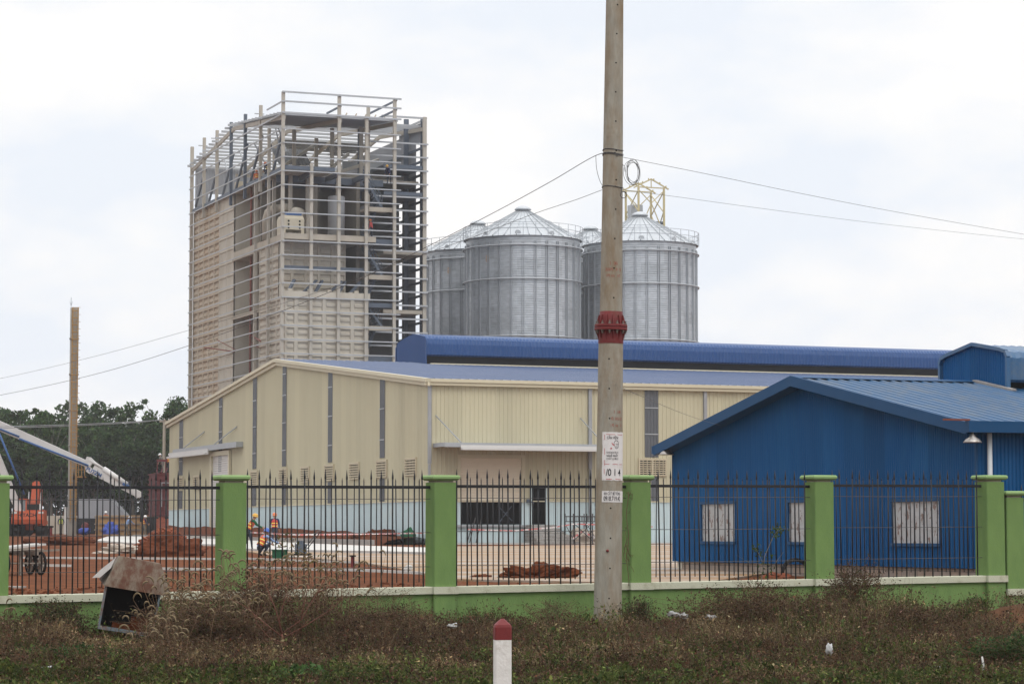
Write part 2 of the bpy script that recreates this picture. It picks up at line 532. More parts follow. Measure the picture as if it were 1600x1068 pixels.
def foil_mat():
    """peeling silver window foil: pale sheet, brown flakes, creases"""
    m, nt, b = node_mat('peeling_window_foil')
    tc = N(nt, "ShaderNodeTexCoord")
    mp = N(nt, "ShaderNodeMapping"); mp.inputs['Scale'].default_value = (1, 1.6, 1)
    mp.inputs['Rotation'].default_value = (R(-35), 0, 0)
    nt.links.new(tc.outputs['Object'], mp.inputs[0])
    nz = N(nt, "ShaderNodeTexNoise"); nz.inputs['Scale'].default_value = 3.2; nz.inputs['Detail'].default_value = 7; nz.inputs['Roughness'].default_value = .72
    nt.links.new(mp.outputs[0], nz.inputs['Vector'])
    mr = N(nt, "ShaderNodeMapRange"); mr.inputs['From Min'].default_value = .545; mr.inputs['From Max'].default_value = .575
    nt.links.new(nz.outputs['Fac'], mr.inputs['Value'])
    mx = N(nt, "ShaderNodeMix", data_type='RGBA')
    mx.inputs[6].default_value = (.34, .345, .345, 1); mx.inputs[7].default_value = (.15, .095, .075, 1)
    nt.links.new(mr.outputs[0], mx.inputs[0]); nt.links.new(mx.outputs[2], b.inputs['Base Color'])
    b.inputs['Roughness'].default_value = .45; b.inputs['Metallic'].default_value = .15
    vo = N(nt, "ShaderNodeTexVoronoi"); vo.inputs['Scale'].default_value = 6
    nt.links.new(tc.outputs['Object'], vo.inputs['Vector'])
    bp = N(nt, "ShaderNodeBump"); bp.inputs['Strength'].default_value = .5; bp.inputs['Distance'].default_value = .03
    nt.links.new(vo.outputs['Distance'], bp.inputs['Height']); nt.links.new(bp.outputs[0], b.inputs['Normal'])
    return m
M_foil = foil_mat()

def ground_mats():
    soil = mat('verge_soil', (.070, .042, .024), .95, var=.35, scale=1.2, col2=(.115, .045, .020), f2=.5, s2=.5, bump=.9, bscale=9)
    red = mat('red_laterite_ground', (.128, .043, .0155), .95, var=.42, scale=.6, col2=(.062, .022, .010), f2=.45, s2=1.3, bump=.9, bscale=4)
    return soil, red
M_soil, M_redground = ground_mats()
M_yard = mat('muddy_concrete_yard', (.32, .305, .28), .7, var=.22, scale=.35, col2=(.25, .145, .065), f2=.55, s2=.16, stretch=(.35, 2.4, 1), w2=.10)
M_shutter = mat('cream_shutter_slats', (.64, .565, .45), .55, var=.05)
M_lampmetal = mat('dull_aluminium_hood', (.30, .28, .26), .35, metal=.8, var=.2, scale=8, col2=(.16, .13, .10), f2=.4, s2=9)
M_inside = mat('shade_black_sheet', (.014, .013, .012), .8)  # near-black colour paints the shade inside the rusted box
M_bolt = mat('rusty_bolts', (.16, .13, .11), .6, metal=.3)
M_cream2 = mat('cream_machine_paint', (.46, .41, .31), .5, var=.06)
M_bagdull = mat('grey_plastic_film', (.27, .265, .255), .6, var=.2, scale=10)
M_slabdark = mat('shade_dark_concrete', (.20, .18, .15), .95, var=.15)  # concrete colour lowered to deepen the shade of the inner rooms
# ================================================================ sky and light
w = bpy.data.worlds.new("World")
SC.world = w
w.use_nodes = True
nt = w.node_tree
bg = nt.nodes['Background']
SUN_EL, SUN_AZ = R(52), R(152)
sky = N(nt, "ShaderNodeTexSky", sky_type='NISHITA')
sky.sun_disc = False
sky.sun_elevation = SUN_EL
sky.sun_rotation = SUN_AZ
sky.air_density = 1.6
sky.dust_density = 5.0
tc = N(nt, "ShaderNodeTexCoord")
sp = N(nt, "ShaderNodeSeparateXYZ")
nt.links.new(tc.outputs['Generated'], sp.inputs[0])
# overcast dome: brighter towards the zenith
mr = N(nt, "ShaderNodeMapRange")
mr.inputs['From Min'].default_value = .24; mr.inputs['From Max'].default_value = 1.0
mr.inputs['To Min'].default_value = 8.5; mr.inputs['To Max'].default_value = 21.0
nt.links.new(sp.outputs['Z'], mr.inputs['Value'])
# soft cloud patches
mp = N(nt, "ShaderNodeMapping")
mp.inputs['Scale'].default_value = (1.0, 1.0, 2.2)
nt.links.new(tc.outputs['Generated'], mp.inputs[0])
nz = N(nt, "ShaderNodeTexNoise")
nz.inputs['Scale'].default_value = 7.5; nz.inputs['Detail'].default_value = 7; nz.inputs['Roughness'].default_value = .52
nt.links.new(mp.outputs[0], nz.inputs['Vector'])
cr = N(nt, "ShaderNodeValToRGB")
cr.color_ramp.elements[0].position = .41; cr.color_ramp.elements[0].color = (.915, .963, 1.04, 1)
cr.color_ramp.elements[1].position = .60; cr.color_ramp.elements[1].color = (1.09, 1.075, 1.06, 1)
nt.links.new(nz.outputs['Fac'], cr.inputs[0])
vm = N(nt, "ShaderNodeVectorMath", operation='SCALE')
nt.links.new(cr.outputs[0], vm.inputs[0]); nt.links.new(mr.outputs[0], vm.inputs['Scale'])
mx = N(nt, "ShaderNodeMix", data_type='RGBA')
mx.inputs[0].default_value = .95
nt.links.new(sky.outputs[0], mx.inputs[6]); nt.links.new(vm.outputs[0], mx.inputs[7])
nt.links.new(mx.outputs[2], bg.inputs['Color'])
bg.inputs['Strength'].default_value = .115
sun_d = bpy.data.lights.new("sun", 'SUN')
sun_d.energy = 0.9
sun_d.angle = R(25)
sun_d.color = (1, .965, .92)
sun = bpy.data.objects.new("sun", sun_d)
COL.objects.link(sun)
sv = Vector((math.sin(SUN_AZ) * math.cos(SUN_EL), math.cos(SUN_AZ) * math.cos(SUN_EL), math.sin(SUN_EL)))
sun.rotation_euler = sv.to_track_quat('Z', 'Y').to_euler()
SC.view_settings.view_transform = 'Standard'
SC.view_settings.look = 'None'
SC.view_settings.exposure = 0
SC.view_settings.gamma = 1

# ================================================================ ground
def lines(lo, hi, fine_lo, fine_hi, step, grow=1.35):
    xs = list(np.arange(fine_lo, fine_hi + 1e-6, step))
    s = step
    x = xs[-1]
    while x < hi:
        s *= grow; x += s; xs.append(min(x, hi))
    s = step; x = xs[0]
    while x > lo:
        s *= grow; x -= s; xs.insert(0, max(x, lo))
    return xs
AL = lines(-600, 600, -14, 24, .4)
WL = sorted(lines(-90, -0.05, -20, -.45, .35) + [0.05, .4] + lines(1, 900, 1, 20, 2.0))
def gz_grid(a, wv):
    p = F0 + FD * a + FN * wv
    z = verge_z(p.x, p.y) if wv < 0 else site_z(p.x, p.y)
    return (p.x, p.y, z)
mb = MB()
mb.smooth = True
for j in range(len(WL) - 1):
    pass
rows = [[gz_grid(a, wv) for a in AL] for wv in WL]
k = len(AL)
mb.v = [p for r in rows for p in r]
for j in range(len(WL) - 1):
    for i in range(k - 1):
        mb.f.append((j * k + i, j * k + i + 1, (j + 1) * k + i + 1, (j + 1) * k + i))
        mb.m.append(0 if WL[j] < 0 else 1)
        mb.sm.append(WL[j] < -.5)
struct('ground', mb, [M_soil, M_redground], recalc=False)

def ground_sheet(name, pix, h, m):
    mb = MB()
    top = [G(*p) for p in pix]
    cx = sum(top, Vector()) / len(top)
    n = len(top)
    hv = Vector((0, 0, h))
    vs = [p + hv for p in top] + [p - Vector((0, 0, .2)) for p in top]
    mb.add(vs, [tuple(range(n))] + [(i, n + i, n + (i + 1) % n, (i + 1) % n) for i in range(n)])
    return struct(name, mb, m)
ground_sheet('concrete_road', [(150, 846), (168, 839.5), (262, 838.5), (330, 840), (372, 845), (480, 851), (640, 857.5), (702, 858), (704, 867), (600, 864), (470, 862), (380, 860), (340, 852.5), (215, 851)], .10, M_slabnew)
ground_sheet('concrete_yard', [(380, 861.5), (470, 863.5), (600, 866), (704, 869), (702, 854.4), (900, 852.4), (1200, 850), (1500, 847), (1320, 880), (1080, 915), (705, 907), (640, 893), (560, 879), (420, 868)], .05, M_yard)
def kerb(pix, wd=.09, h=.08, m=M_slabnew):
    mb = MB()
    pts = [G(*p) + Vector((0, 0, h / 2 - .01)) for p in pix]
    for a, b in zip(pts, pts[1:]):
        mb.bar(a, b, wd, h)
    return struct('kerb_strip', mb, m)
kerb([(34, 872), (120, 872.5), (335, 874)])
kerb([(36, 884), (110, 885)])
kerb([(242, 889.5), (338, 891)])
kerb([(384, 873.5), (470, 877), (560, 879.5)])
kerb([(384, 888), (560, 892), (690, 898)], .10, .08)

# ================================================================ boundary fence
M_f = frame(F0.x, F0.y, 0, FA)
SP = 3.42
SLOPE = .0095
ZC, ZR = .782, 2.328
def slope_mat(x, z0=0.0):
    """shear so that a level panel follows the slope of the fence"""
    m = Matrix.Identity(4)
    m[2][0] = SLOPE
    return Matrix.Translation((x, 0, SLOPE * x + z0)) @ m
fence = thing('boundary_fence', 'bright green masonry fence with cream coping and black spiked railings behind the verge', 'fence', M_f)
XL, XR = -3.14 * SP, 4.02 * SP + .23
def low_wall(parent, x0, x1, zc):
    mb = MB()
    z0 = SLOPE * x0 + zc - .11; z1 = SLOPE * x1 + zc - .11
    mb.prism([(x0, -.10, -.6), (x1, -.10, -.6), (x1, -.10, z1), (x0, -.10, z0)], (0, .20, 0))
    wall = mb.build('base_wall', M_green, parent)
    mb = MB()
    n = max(2, int((x1 - x0) / .8))
    for i in range(n):
        a = x0 + (x1 - x0) * i / n; b = x0 + (x1 - x0) * (i + 1) / n
        za, zb = SLOPE * a + zc, SLOPE * b + zc
        ja = .004 * noise.noise(Vector((a * 3, 1, 2))); jb = .004 * noise.noise(Vector((b * 3, 1, 2)))
        mb.add([(a, -.150 + ja, za - .109), (b, -.150 + jb, zb - .109), (b, .15, zb - .109), (a, .15, za - .109),
                (a, -.150 + ja, za - .008), (b, -.150 + jb, zb - .008), (b, .15, zb - .008), (a, .15, za - .008),
                (a, -.142 + ja, za), (b, -.142 + jb, zb), (b, .142, zb), (a, .142, za)],
               [(0, 1, 5, 4), (4, 5, 9, 8), (8, 9, 10, 11), (6, 7, 11, 10), (7, 6, 2, 3), (3, 2, 1, 0)] + ([(3, 0, 4, 7), (7, 4, 8, 11)] if i == 0 else []) + ([(1, 2, 6, 5), (5, 6, 10, 9)] if i == n - 1 else []))
    mb.build('coping', M_cream, wall)
    return wall
low_wall(fence, XL, XR, ZC)
PW = .1825
def pillar_proto(parent, zt, x):
    """square pillar, slightly proud of the wall, with a flared cap"""
    mb = MB()
    b = .012
    def ring(h, i):
        return [(-h + i, -h, 0), (h - i, -h, 0), (h, -h + i, 0), (h, h - i, 0), (h - i, h, 0), (-h + i, h, 0), (-h, h - i, 0), (-h, -h + i, 0)]
    r0 = [Vector(p) + Vector((0, 0, -.6)) for p in ring(PW + .005, b)]
    r1 = [Vector(p) + Vector((0, 0, zt)) for p in ring(PW, b)]
    mb.add(r0 + r1, [(i, (i + 1) % 8, 8 + (i + 1) % 8, 8 + i) for i in range(8)] + [tuple(range(8, 16))])
    p = mb.build('pillar', M_green, parent, Matrix.Translation((x, 0, SLOPE * x)))
    # coping band wrapped round the pillar, front and back
    mb = MB()
    mb.box(-.205, .205, -.225, .225, 0, .112)
    mb.build('coping', M_cream, p, Matrix.Translation((0, 0, (ZC if zt > 2.3 else .548) - .1115)))
    mb = MB()
    mb.box(-.145, .145, -.145, .145, zt, zt + .032)
    mb.build('cap_neck', M_mortar, p)
    mb = MB()
    h0, h1, h2 = .195, .226, .208
    z = zt + .032
    mb.frust(-h0, h0, -h0, h0, z, -h1, h1, -h1, h1, z + .03)
    mb.v = mb.v; 
    mb.frust(-h1, h1, -h1, h1, z + .03, -h1, h1, -h1, h1, z + .060)
    mb.frust(-h1, h1, -h1, h1, z + .060, -h2, h2, -h2, h2, z + .082)
    # drop the inner faces shared by the three tiers
    keep = [i for i in range(len(mb.f)) if i not in (1, 6, 7, 12)]
    mb.f = [mb.f[i] for i in keep]; mb.m = [mb.m[i] for i in keep]; mb.sm = [mb.sm[i] for i in keep]
    mb.build('pillar_cap', M_greencap, p)
    return p
for t in (-3.14, -2.09, -1.045, 0, 1.0, 2.0, 3.01, 4.02):
    pillar_proto(fence, 2.385, t * SP)

# railing panels
def picket_mesh(long):
    mb = MB()
    if long:
        z0, z1, tip, r = ZC - .02, 2.44, 2.60, .0125
    else:
        z0, z1, tip, r = ZC + .085, 2.42, 2.475, .0085
    mb.smooth = True
    mb.tube([(0, 0, z0), (0, 0, z1 - .001)], r, 8, cap=True)
    if long:
        mb.tube([(0, 0, z1), (0, 0, z1 + .02), (0, 0, z1 + .05), (0, 0, tip)], [r * .9, r * 1.25, r * 1.1, .001], 8)
    else:
        mb.tube([(0, 0, z1), (0, 0, tip)], [r, .001], 8)
    return mb.mesh('picket', M_iron, True)
PK = {True: picket_mesh(True), False: picket_mesh(False)}
def railing(parent, xa, xb, dz=0.0):
    L = xb - xa
    mb = MB()
    mb.bar((-.06, 0, ZR), (L + .06, 0, ZR), .030, .045)
    r = mb.build('railing', M_iron, parent, slope_mat(xa, dz))
    for zz in (2.150, 1.63, 1.105):
        mb = MB()
        mb.smooth = True
        mb.tube([(-.09, -.02, zz), (L * .3, -.016, zz - .006), (L * .7, -.016, zz - .004), (L + .09, -.02, zz)], .0048, 6)
        mb.build('tie_wire', M_wire, r)
    n = max(2, round(L / .178))
    for i in range(n):
        x = (i + .5) * L / n
        j = random.uniform(-.006, .006)
        for lg, xx in ((True, x), (False, x + L / n / 2)):
            if xx > L - .04:
                continue
            o = link('picket', PK[lg], r)
            o.location = (xx + j, 0, random.uniform(-.008, .008))
            o.rotation_euler = (random.uniform(-.006, .006), random.uniform(-.012, .012), 0)
for ta, tb in ((-3.14, -2.09), (-2.09, -1.045), (-1.045, 0), (0, 1), (1, 2), (2, 3.01), (3.01, 4.02)):
    railing(fence, ta * SP + PW, tb * SP - PW)
# lower continuation of the fence beyond the step
fence2 = thing('boundary_fence', 'lower stepped end of the green fence with a shorter pillar beside the last tall one', 'fence', M_f)
low_wall(fence2, XR + .004, 4.14 * SP + 2 * SP, .548)
for i in range(3):
    pillar_proto(fence2, 2.112, 14.155 + i * SP)
for i in range(2):
    railing(fence2, 14.155 + i * SP + PW, 14.155 + (i + 1) * SP - PW, -.255)

# ================================================================ utility pole
pb = P(949, 965, 39.3); pb.z = .02
pt = P(960.5, 0, 39.3)
PD = (pt - pb).normalized()
q = PD.to_track_quat('Z', 'Y')
yaw = q.to_matrix().to_4x4()
# keep local x pointing right as seen from the road
xl = (Vector((1, 0, 0)) - PD * PD.x).normalized()
yl = PD.cross(xl)
M_p = Matrix(((xl.x, yl.x, PD.x, pb.x), (xl.y, yl.y, PD.y, pb.y), (xl.z, yl.z, PD.z, pb.z), (0, 0, 0, 1)))
pole = thing('utility_pole', 'tall weathered concrete utility pole with red bolted flange standing before the green fence', 'utility pole', M_p)
def pole_r(h):
    return .2185 + (.1905 - .2185) * h / 4.6 if h < 4.8 else .1755 + (.137 - .1755) * (h - 4.8) / 5.1
def shaft(name, h0, h1):
    mb = MB()
    mb.smooth = True
    n = int((h1 - h0) / .3) + 2
    mb.lathe([(pole_r(h0 + (h1 - h0) * i / (n - 1)), h0 + (h1 - h0) * i / (n - 1)) for i in range(n)], n=40)
    return mb.build(name, M_conc_pole, pole)
sh_lo = shaft('lower_shaft', -.5, 4.79)
sh_up = shaft('upper_shaft', 4.81, 14.0)
mb = MB()
mb.smooth = True
mb.lathe([(pole_r(4.5) + .004, 4.545), (pole_r(4.6) + .005, 4.55), (pole_r(4.7) + .005, 4.76)], n=40)
mb.lathe([(pole_r(4.9) + .006, 4.835), (pole_r(4.9) + .005, 5.04), (pole_r(4.9) + .001, 5.045)], n=40)
mb.smooth = False
mb.lathe([(.17, 4.752), (.252, 4.752), (.256, 4.757), (.256, 4.792), (.252, 4.797), (.17, 4.797)], n=40)
mb.lathe([(.17, 4.803), (.252, 4.803), (.256, 4.808), (.256, 4.838), (.252, 4.843), (.17, 4.843)], n=40)
for i in range(12):
    t = 2 * math.pi * (i + .25) / 12
    c, s_ = math.cos(t), math.sin(t)
    tx = Vector((-s_, c, 0)) * .006
    for (z0, z1, sg) in ((4.752, 4.60, -1), (4.843, 4.99, 1)):
        poly = [Vector((c * .185, s_ * .185, z0)), Vector((c * .232, s_ * .232, z0)), Vector((c * .228, s_ * .228, z0 + sg * .03)), Vector((c * .195, s_ * .195, z1)), Vector((c * .165, s_ * .165, z1))]
        mb.prism([p - tx for p in poly], tx * 2)
fl = mb.build('flange', M_red_paint, pole)
mb = MB()
for i in range(12):
    t = 2 * math.pi * (i + .75) / 12
    c, s_ = math.cos(t) * .228, math.sin(t) * .228
    mb.lathe([(.0, 4.90), (.011, 4.898), (.011, 4.868), (.02, 4.867), (.02, 4.843)], (c, s_, 0), 8)
    mb.lathe([(.02, 4.752), (.02, 4.73), (.011, 4.729), (.011, 4.70), (0, 4.698)], (c, s_, 0), 8)
mb.build('flange_bolts', M_bolt, fl)
# climbing holes
for h, ang in [(x, -92 + 8 * math.sin(x)) for x in np.arange(.62, 4.4, .46)] + [(x, -76 + 4 * math.sin(x * 2)) for x in np.arange(5.25, 13.5, .46)]:
    t = R(ang)
    r = pole_r(h) + .0008
    c = Vector((r * math.cos(t), r * math.sin(t), h)); tx = Vector((-math.sin(t), math.cos(t), 0)); tz = Vector((0, 0, 1))
    n = 10
    mb = MB()
    mb.add([c + (tx * math.cos(2 * math.pi * k / n) + tz * math.sin(2 * math.pi * k / n)) * .013 for k in range(n)], [tuple(range(n))])
    mb.build('step_hole', M_hole, sh_lo if h < 4.8 else sh_up, recalc=False)

def pole_wrap(me, h, deg, off):
    """bend flat lettering round the pole: x -> arc, y -> height"""
    bm = bmesh.new(); bm.from_mesh(me)
    long = [e for e in bm.edges if e.calc_length() > .03]
    if long:
        bmesh.ops.subdivide_edges(bm, edges=long, cuts=3)
    bmesh.ops.triangulate(bm, faces=bm.faces)
    r = pole_r(h) + off
    for v in bm.verts:
        t = R(deg) + v.co.x / r
        v.co = Vector((r * math.cos(t), r * math.sin(t), h + v.co.y)) if True else v.co
    bm.to_mesh(me); bm.free()
    return me
def pole_text(name, s, size, h, deg, m, parent, off=.006, align='CENTER', bold=0.0, xs=1.0, width=None):
    me = text_mesh(s, size, align, bold)
    if width:
        xv = [v.co.x for v in me.vertices]
        xs = width / (max(xv) - min(xv))
    if xs != 1.0:
        for v in me.vertices:
            v.co.x *= xs
    me.materials.clear(); me.materials.append(m)
    return link(name, pole_wrap(me, h, deg, off), parent)
def pole_sheet(name, h0, h1, d0, d1, m, off, wob=0.0):
    mb = MB()
    mb.smooth = True
    rows = []
    nh, na = 10, 18
    for j in range(nh + 1):
        h = h0 + (h1 - h0) * j / nh
        row = []
        for i in range(na + 1):
            e = wob * noise.noise(Vector((i * .7, j * .9, h0)))
            t = R(d0 + (d1 - d0) * i / na) + (e * 1.0 if i in (0, na) else 0)
            r = pole_r(h) + off + abs(e) * .02
            row.append((r * math.cos(t), r * math.sin(t), h + (e * .15 if j in (0, nh) else 0)))
        rows.append(row)
    mb.sheet(rows)
    return mb.build(name, m, pole, recalc=False)
def pole_h(py):
    """picture row -> height up the pole"""
    r = ray(952, py)
    p = EYE + r * (39.1 / r.y)
    return (p - pb).dot(PD)
# poster
po = pole_sheet('poster', pole_h(750), pole_h(674.5), -126, 2, M_paper, .003, .05)
def cen(deg):
    return deg
hh = pole_h
pole_text('heading', 'CẦN VIỆN!', .058, hh(683.5), -78, M_ink, po, bold=.0006, width=.185)
pole_text('slogan', 'KHOAN ĐỤC', .046, hh(706.6), -78, M_ink, po, width=.195)
pole_text('slogan', 'NGHỀ NHẤT', .046, hh(711.6), -79, M_ink, po, bold=.0006, width=.185)
pole_text('slogan', 'CHẤT LƯỢNG', .044, hh(716.4), -78, M_ink, po, width=.195)
pole_text('year', '/0 1 4', .150, hh(738), -72, M_ink, po, bold=.002, width=.255)
# simple line drawing of a bald head, side on, and red strokes
def strokes(name, polys, wd, h, deg, m):
    mb = MB()
    for poly in polys:
        pts = [Vector((x, y, 0)) for x, y in poly]
        for a, b in zip(pts, pts[1:]):
            d = (b - a).normalized(); nrm = Vector((-d.y, d.x, 0)) * wd / 2
            mb.add([a - nrm, b - nrm, b + nrm, a + nrm], [(0, 1, 2, 3)])
    me = mb.mesh(name, m)
    return link(name, pole_wrap(me, h, deg, .0062), po)
face = [[(.05 * math.cos(t) * .8, .02 + .05 * math.sin(t)) for t in np.linspace(-.3, 3.5, 12)], [(.039, .005), (.036, -.035), (.012, -.055), (-.016, -.045), (-.026, -.01)],
        [(-.012, .012), (.008, .014)], [(.018, .014), (.034, .012)], [(.012, .008), (.016, -.012), (.006, -.014)], [(0, -.03), (.02, -.03)]]
strokes('portrait', face, .007, hh(694.5), -62, M_ink)
strokes('red_marks', [[(-.075, .035), (-.06, .005), (-.03, -.004)], [(-.066, .01), (-.034, .002)], [(-.10, -.058), (-.07, -.052)], [(-.085, -.04), (-.085, -.072)]], .009, hh(694.5), -62, M_inkred)
strokes('red_border', [[(-.19, -.005), (-.11, -.007)], [(-.06, -.006), (.03, -.008)], [(.06, -.008), (.13, -.006)]], .006, hh(724), -62, M_inkred)
strokes('red_border', [[(-.165, 0), (-.02, -.003)], [(.02, -.004), (.14, -.005)]], .006, hh(678), -62, M_inkred)
strokes('red_border', [[(-.16, 0), (-.07, -.001)], [(-.01, 0), (.10, -.002)]], .007, hh(748), -62, M_inkred)
strokes('red_border', [[(-.118, .33), (-.118, .25)], [(-.118, .12), (-.115, .02)], [(-.117, -.06), (-.117, -.15)], [(-.118, -.20), (-.118, -.28)]], .006, hh(712), -82, M_inkred)
# small phone sticker
stk = pole_sheet('sticker', pole_h(784), pole_h(766.5), -124, -2, M_paper, .003, .01)
pole_text('lettering', 'KH CẮT BÊ TÔNG', .064, hh(770.8), -76, M_ink, stk, bold=.0008, width=.28)
pole_text('phone_number', '0918.719.42', .100, hh(778.6), -77, M_ink, stk, bold=.0012, width=.285)
# stencilled casting data
for k, s_ in enumerate(('1  08', '2009  9  8', '10 m  10')):
    pole_text('stencil', s_, .066, hh(411 + 9.5 * k), -82, M_stencil, sh_up, off=.002, bold=.001)
for k, s_ in enumerate(('1  08', '0.160 8', '10 m  11')):
    pole_text('stencil', s_, .066, hh(643 + 10.5 * k), -58, M_stencil, sh_lo, off=.002, bold=.001)
# red paint blob and wire bindings
mb = MB()
c0 = Vector((pole_r(1) * math.cos(R(-96)), pole_r(1) * math.sin(R(-96)), 0))
mb.smooth = True
mb.lathe([(0, -.02), (.016, -.016), (.024, -.004), (.02, .012), (.008, .022), (0, .024)], (c0.x, c0.y, hh(860)), 10)
mb.build('paint_blob', M_red_paint, sh_lo)
for h_ in (hh(238), hh(239.6), hh(232), hh(290)):
    n = 40
    mb = MB()
    mb.smooth = True
    mb.tube([((pole_r(h_) + .006) * math.cos(2 * math.pi * i / n), (pole_r(h_) + .006) * math.sin(2 * math.pi * i / n), h_ + .012 * math.sin(4 * math.pi * i / n)) for i in range(n + 1)], .006, 6, cap=False)
    mb.build('wire_binding', M_wire, sh_up)

# ================================================================ overhead cables
def cable(name, label, pts, r, group, m=M_wire, n=60):
    """pts: picture points with depth; smooth 3-D curve through them"""
    P3 = [P(*p) for p in pts]
    out = []
    k = len(P3)
    for i in range(k - 1):
        p0 = P3[max(i - 1, 0)]; p1 = P3[i]; p2 = P3[i + 1]; p3 = P3[min(i + 2, k - 1)]
        for s_ in range(12):
            t = s_ / 12
            out.append(.5 * ((2 * p1) + (p2 - p0) * t + (2 * p0 - 5 * p1 + 4 * p2 - p3) * t * t + (3 * p1 - p0 - 3 * p2 + p3) * t ** 3))
    out.append(P3[-1])
    mb = MB()
    mb.smooth = True
    mb.tube(out, r, 6)
    return tag(mb.build(name, m, recalc=False), label, 'cable', group)
def planY(px, A, B):
    """depth of the plan line A-B (x, y) seen at picture column px"""
    k = (px - 800) / FPX
    (x0, y0), (x1, y1) = A, B
    t = (k * y0 - x0) / ((x1 - x0) - k * (y1 - y0))
    return y0 + t * (y1 - y0)
PA = (1.60, 39.1)
def run(name, label, pix, far, r, group):
    A = PA
    B = ((far[0] - 800) / FPX * far[1], far[1])
    cable(name, label, [(x, y, planY(x, A, B)) for x, y in pix], r, group)
g_ = 'overhead cables tied to the concrete pole'
run('overhead_cable', 'thick dark cable falling left from the concrete pole across the unfinished tower',
    [(962, 238), (930, 243.5), (860, 284), (770, 333), (668, 385), (560, 437), (430, 490), (294, 540), (150, 584), (0, 617), (-140, 640)], (-140, 88), .0058, g_)
run('overhead_cable', 'thinner cable falling left from the pole over the silo roof and caged stack',
    [(962, 290), (940, 297), (900, 312), (830, 335.5), (740, 370), (640, 405), (470, 465), (294, 516), (150, 556), (0, 591), (-140, 616)], (-140, 96), .0042, g_)
run('overhead_cable', 'upper cable running right from the concrete pole to the picture edge through plain sky',
    [(966, 243), (975, 246), (1100, 271), (1250, 302), (1400, 331), (1600, 366), (1720, 385)], (1720, 62), .0038, g_)
run('overhead_cable', 'lower cable running right from the pole behind the yellow headframe',
    [(966, 292), (978, 297), (1065, 308.5), (1200, 327), (1380, 350), (1600, 373.5), (1720, 383)], (1720, 66), .0030, g_)
run('overhead_cable', 'thin slack cable from the pole down across the beige wall to the blue house roof',
    [(962, 600), (975, 607), (1010, 622), (1060, 643), (1100, 657), (1125, 664)], (1125, 62), .0038, g_)
cable('overhead_cable', 'short loose cable tail hanging left of the pole below the upper tie',
      [(931, 243.5, 39.2), (932, 262, 39.15), (936, 279, 39.1), (941, 290, 39.05)], .004, g_)
def coil(label, px, py, rx, ry, n, jit, r):
    mb = MB()
    mb.smooth = True
    c = P(px, py, 39.0)
    s1 = 39.0 / FPX
    for k in range(n):
        a = random.uniform(-.12, .12)
        ex, ey = rx * (1 + random.uniform(-jit, jit)), ry * (1 + random.uniform(-jit, jit))
        off = Vector((random.uniform(-1, 1) * rx * jit * s1, random.uniform(-.03, .03), random.uniform(-.6, .2) * ry * jit * s1))
        pts = []
        for i in range(29):
            t = 2 * math.pi * i / 28
            pts.append(c + off + Vector((ex * s1 * math.cos(t) + a * math.sin(t) * ex * s1, .03 * math.sin(t + k), ey * s1 * math.sin(t))))
        mb.tube(pts, r * .7, 6, cap=False)
    # tail to the pole
    d = pole_h(py)
    q_ = pb + PD * d + xl * (pole_r(d) + .004)
    e = c - Vector((rx * s1, 0, 0))
    mb.tube([q_ + Vector((-.01, -.03, .14)), (q_ + e) / 2 + Vector((0, -.02, .10)), e], r, 6)
    return tag(mb.build('cable_coil', M_wire, recalc=False), label, 'cable coil', 'spare cable coils on the pole')
coil('large loose coil of spare cable hanging right of the pole above the yellow headframe', 988.5, 268, 12, 19, 6, .22, .0048)
coil('small tight ring of spare cable on the right flank of the pole', 974.5, 304, 4.6, 5.2, 4, .10, .0045)

# ================================================================ marker post
mp_ = P(785, 966, 23.0)
gz = -.06
Mm = frame(mp_.x, mp_.y, gz, R(8))
post = thing('marker_post', 'white square concrete roadside marker post with a red pointed top', 'marker post', Mm)
H = mp_.z - gz
mb = MB()
h = .0745
def sq(hw, z, c):
    return [(-hw + c, -hw, z), (hw - c, -hw, z), (hw, -hw + c, z), (hw, hw - c, z), (hw - c, hw, z), (-hw + c, hw, z), (-hw, hw - c, z), (-hw, -hw + c, z)]
def skin_rings(mb, rings, cap=True):
    n = len(rings[0])
    fs = [(j * n + i, j * n + (i + 1) % n, (j + 1) * n + (i + 1) % n, (j + 1) * n + i) for j in range(len(rings) - 1) for i in range(n)]
    if cap:
        fs.append(tuple(range((len(rings) - 1) * n, len(rings) * n)))
    mb.add([p for r in rings for p in r], fs)
skin_rings(mb, [sq(h, -.25, .012), sq(h, H - .187, .012)])
mb.build('post', M_white_paint, post)
mb = MB()
skin_rings(mb, [sq(h + .001, H - .187, .012), sq(h + .001, H - .075, .012), sq(h * .93, H - .052, .016), sq(h * .36, H - .010, .012), sq(h * .2, H, .006)])
mb.build('post_top', M_red_paint, post)
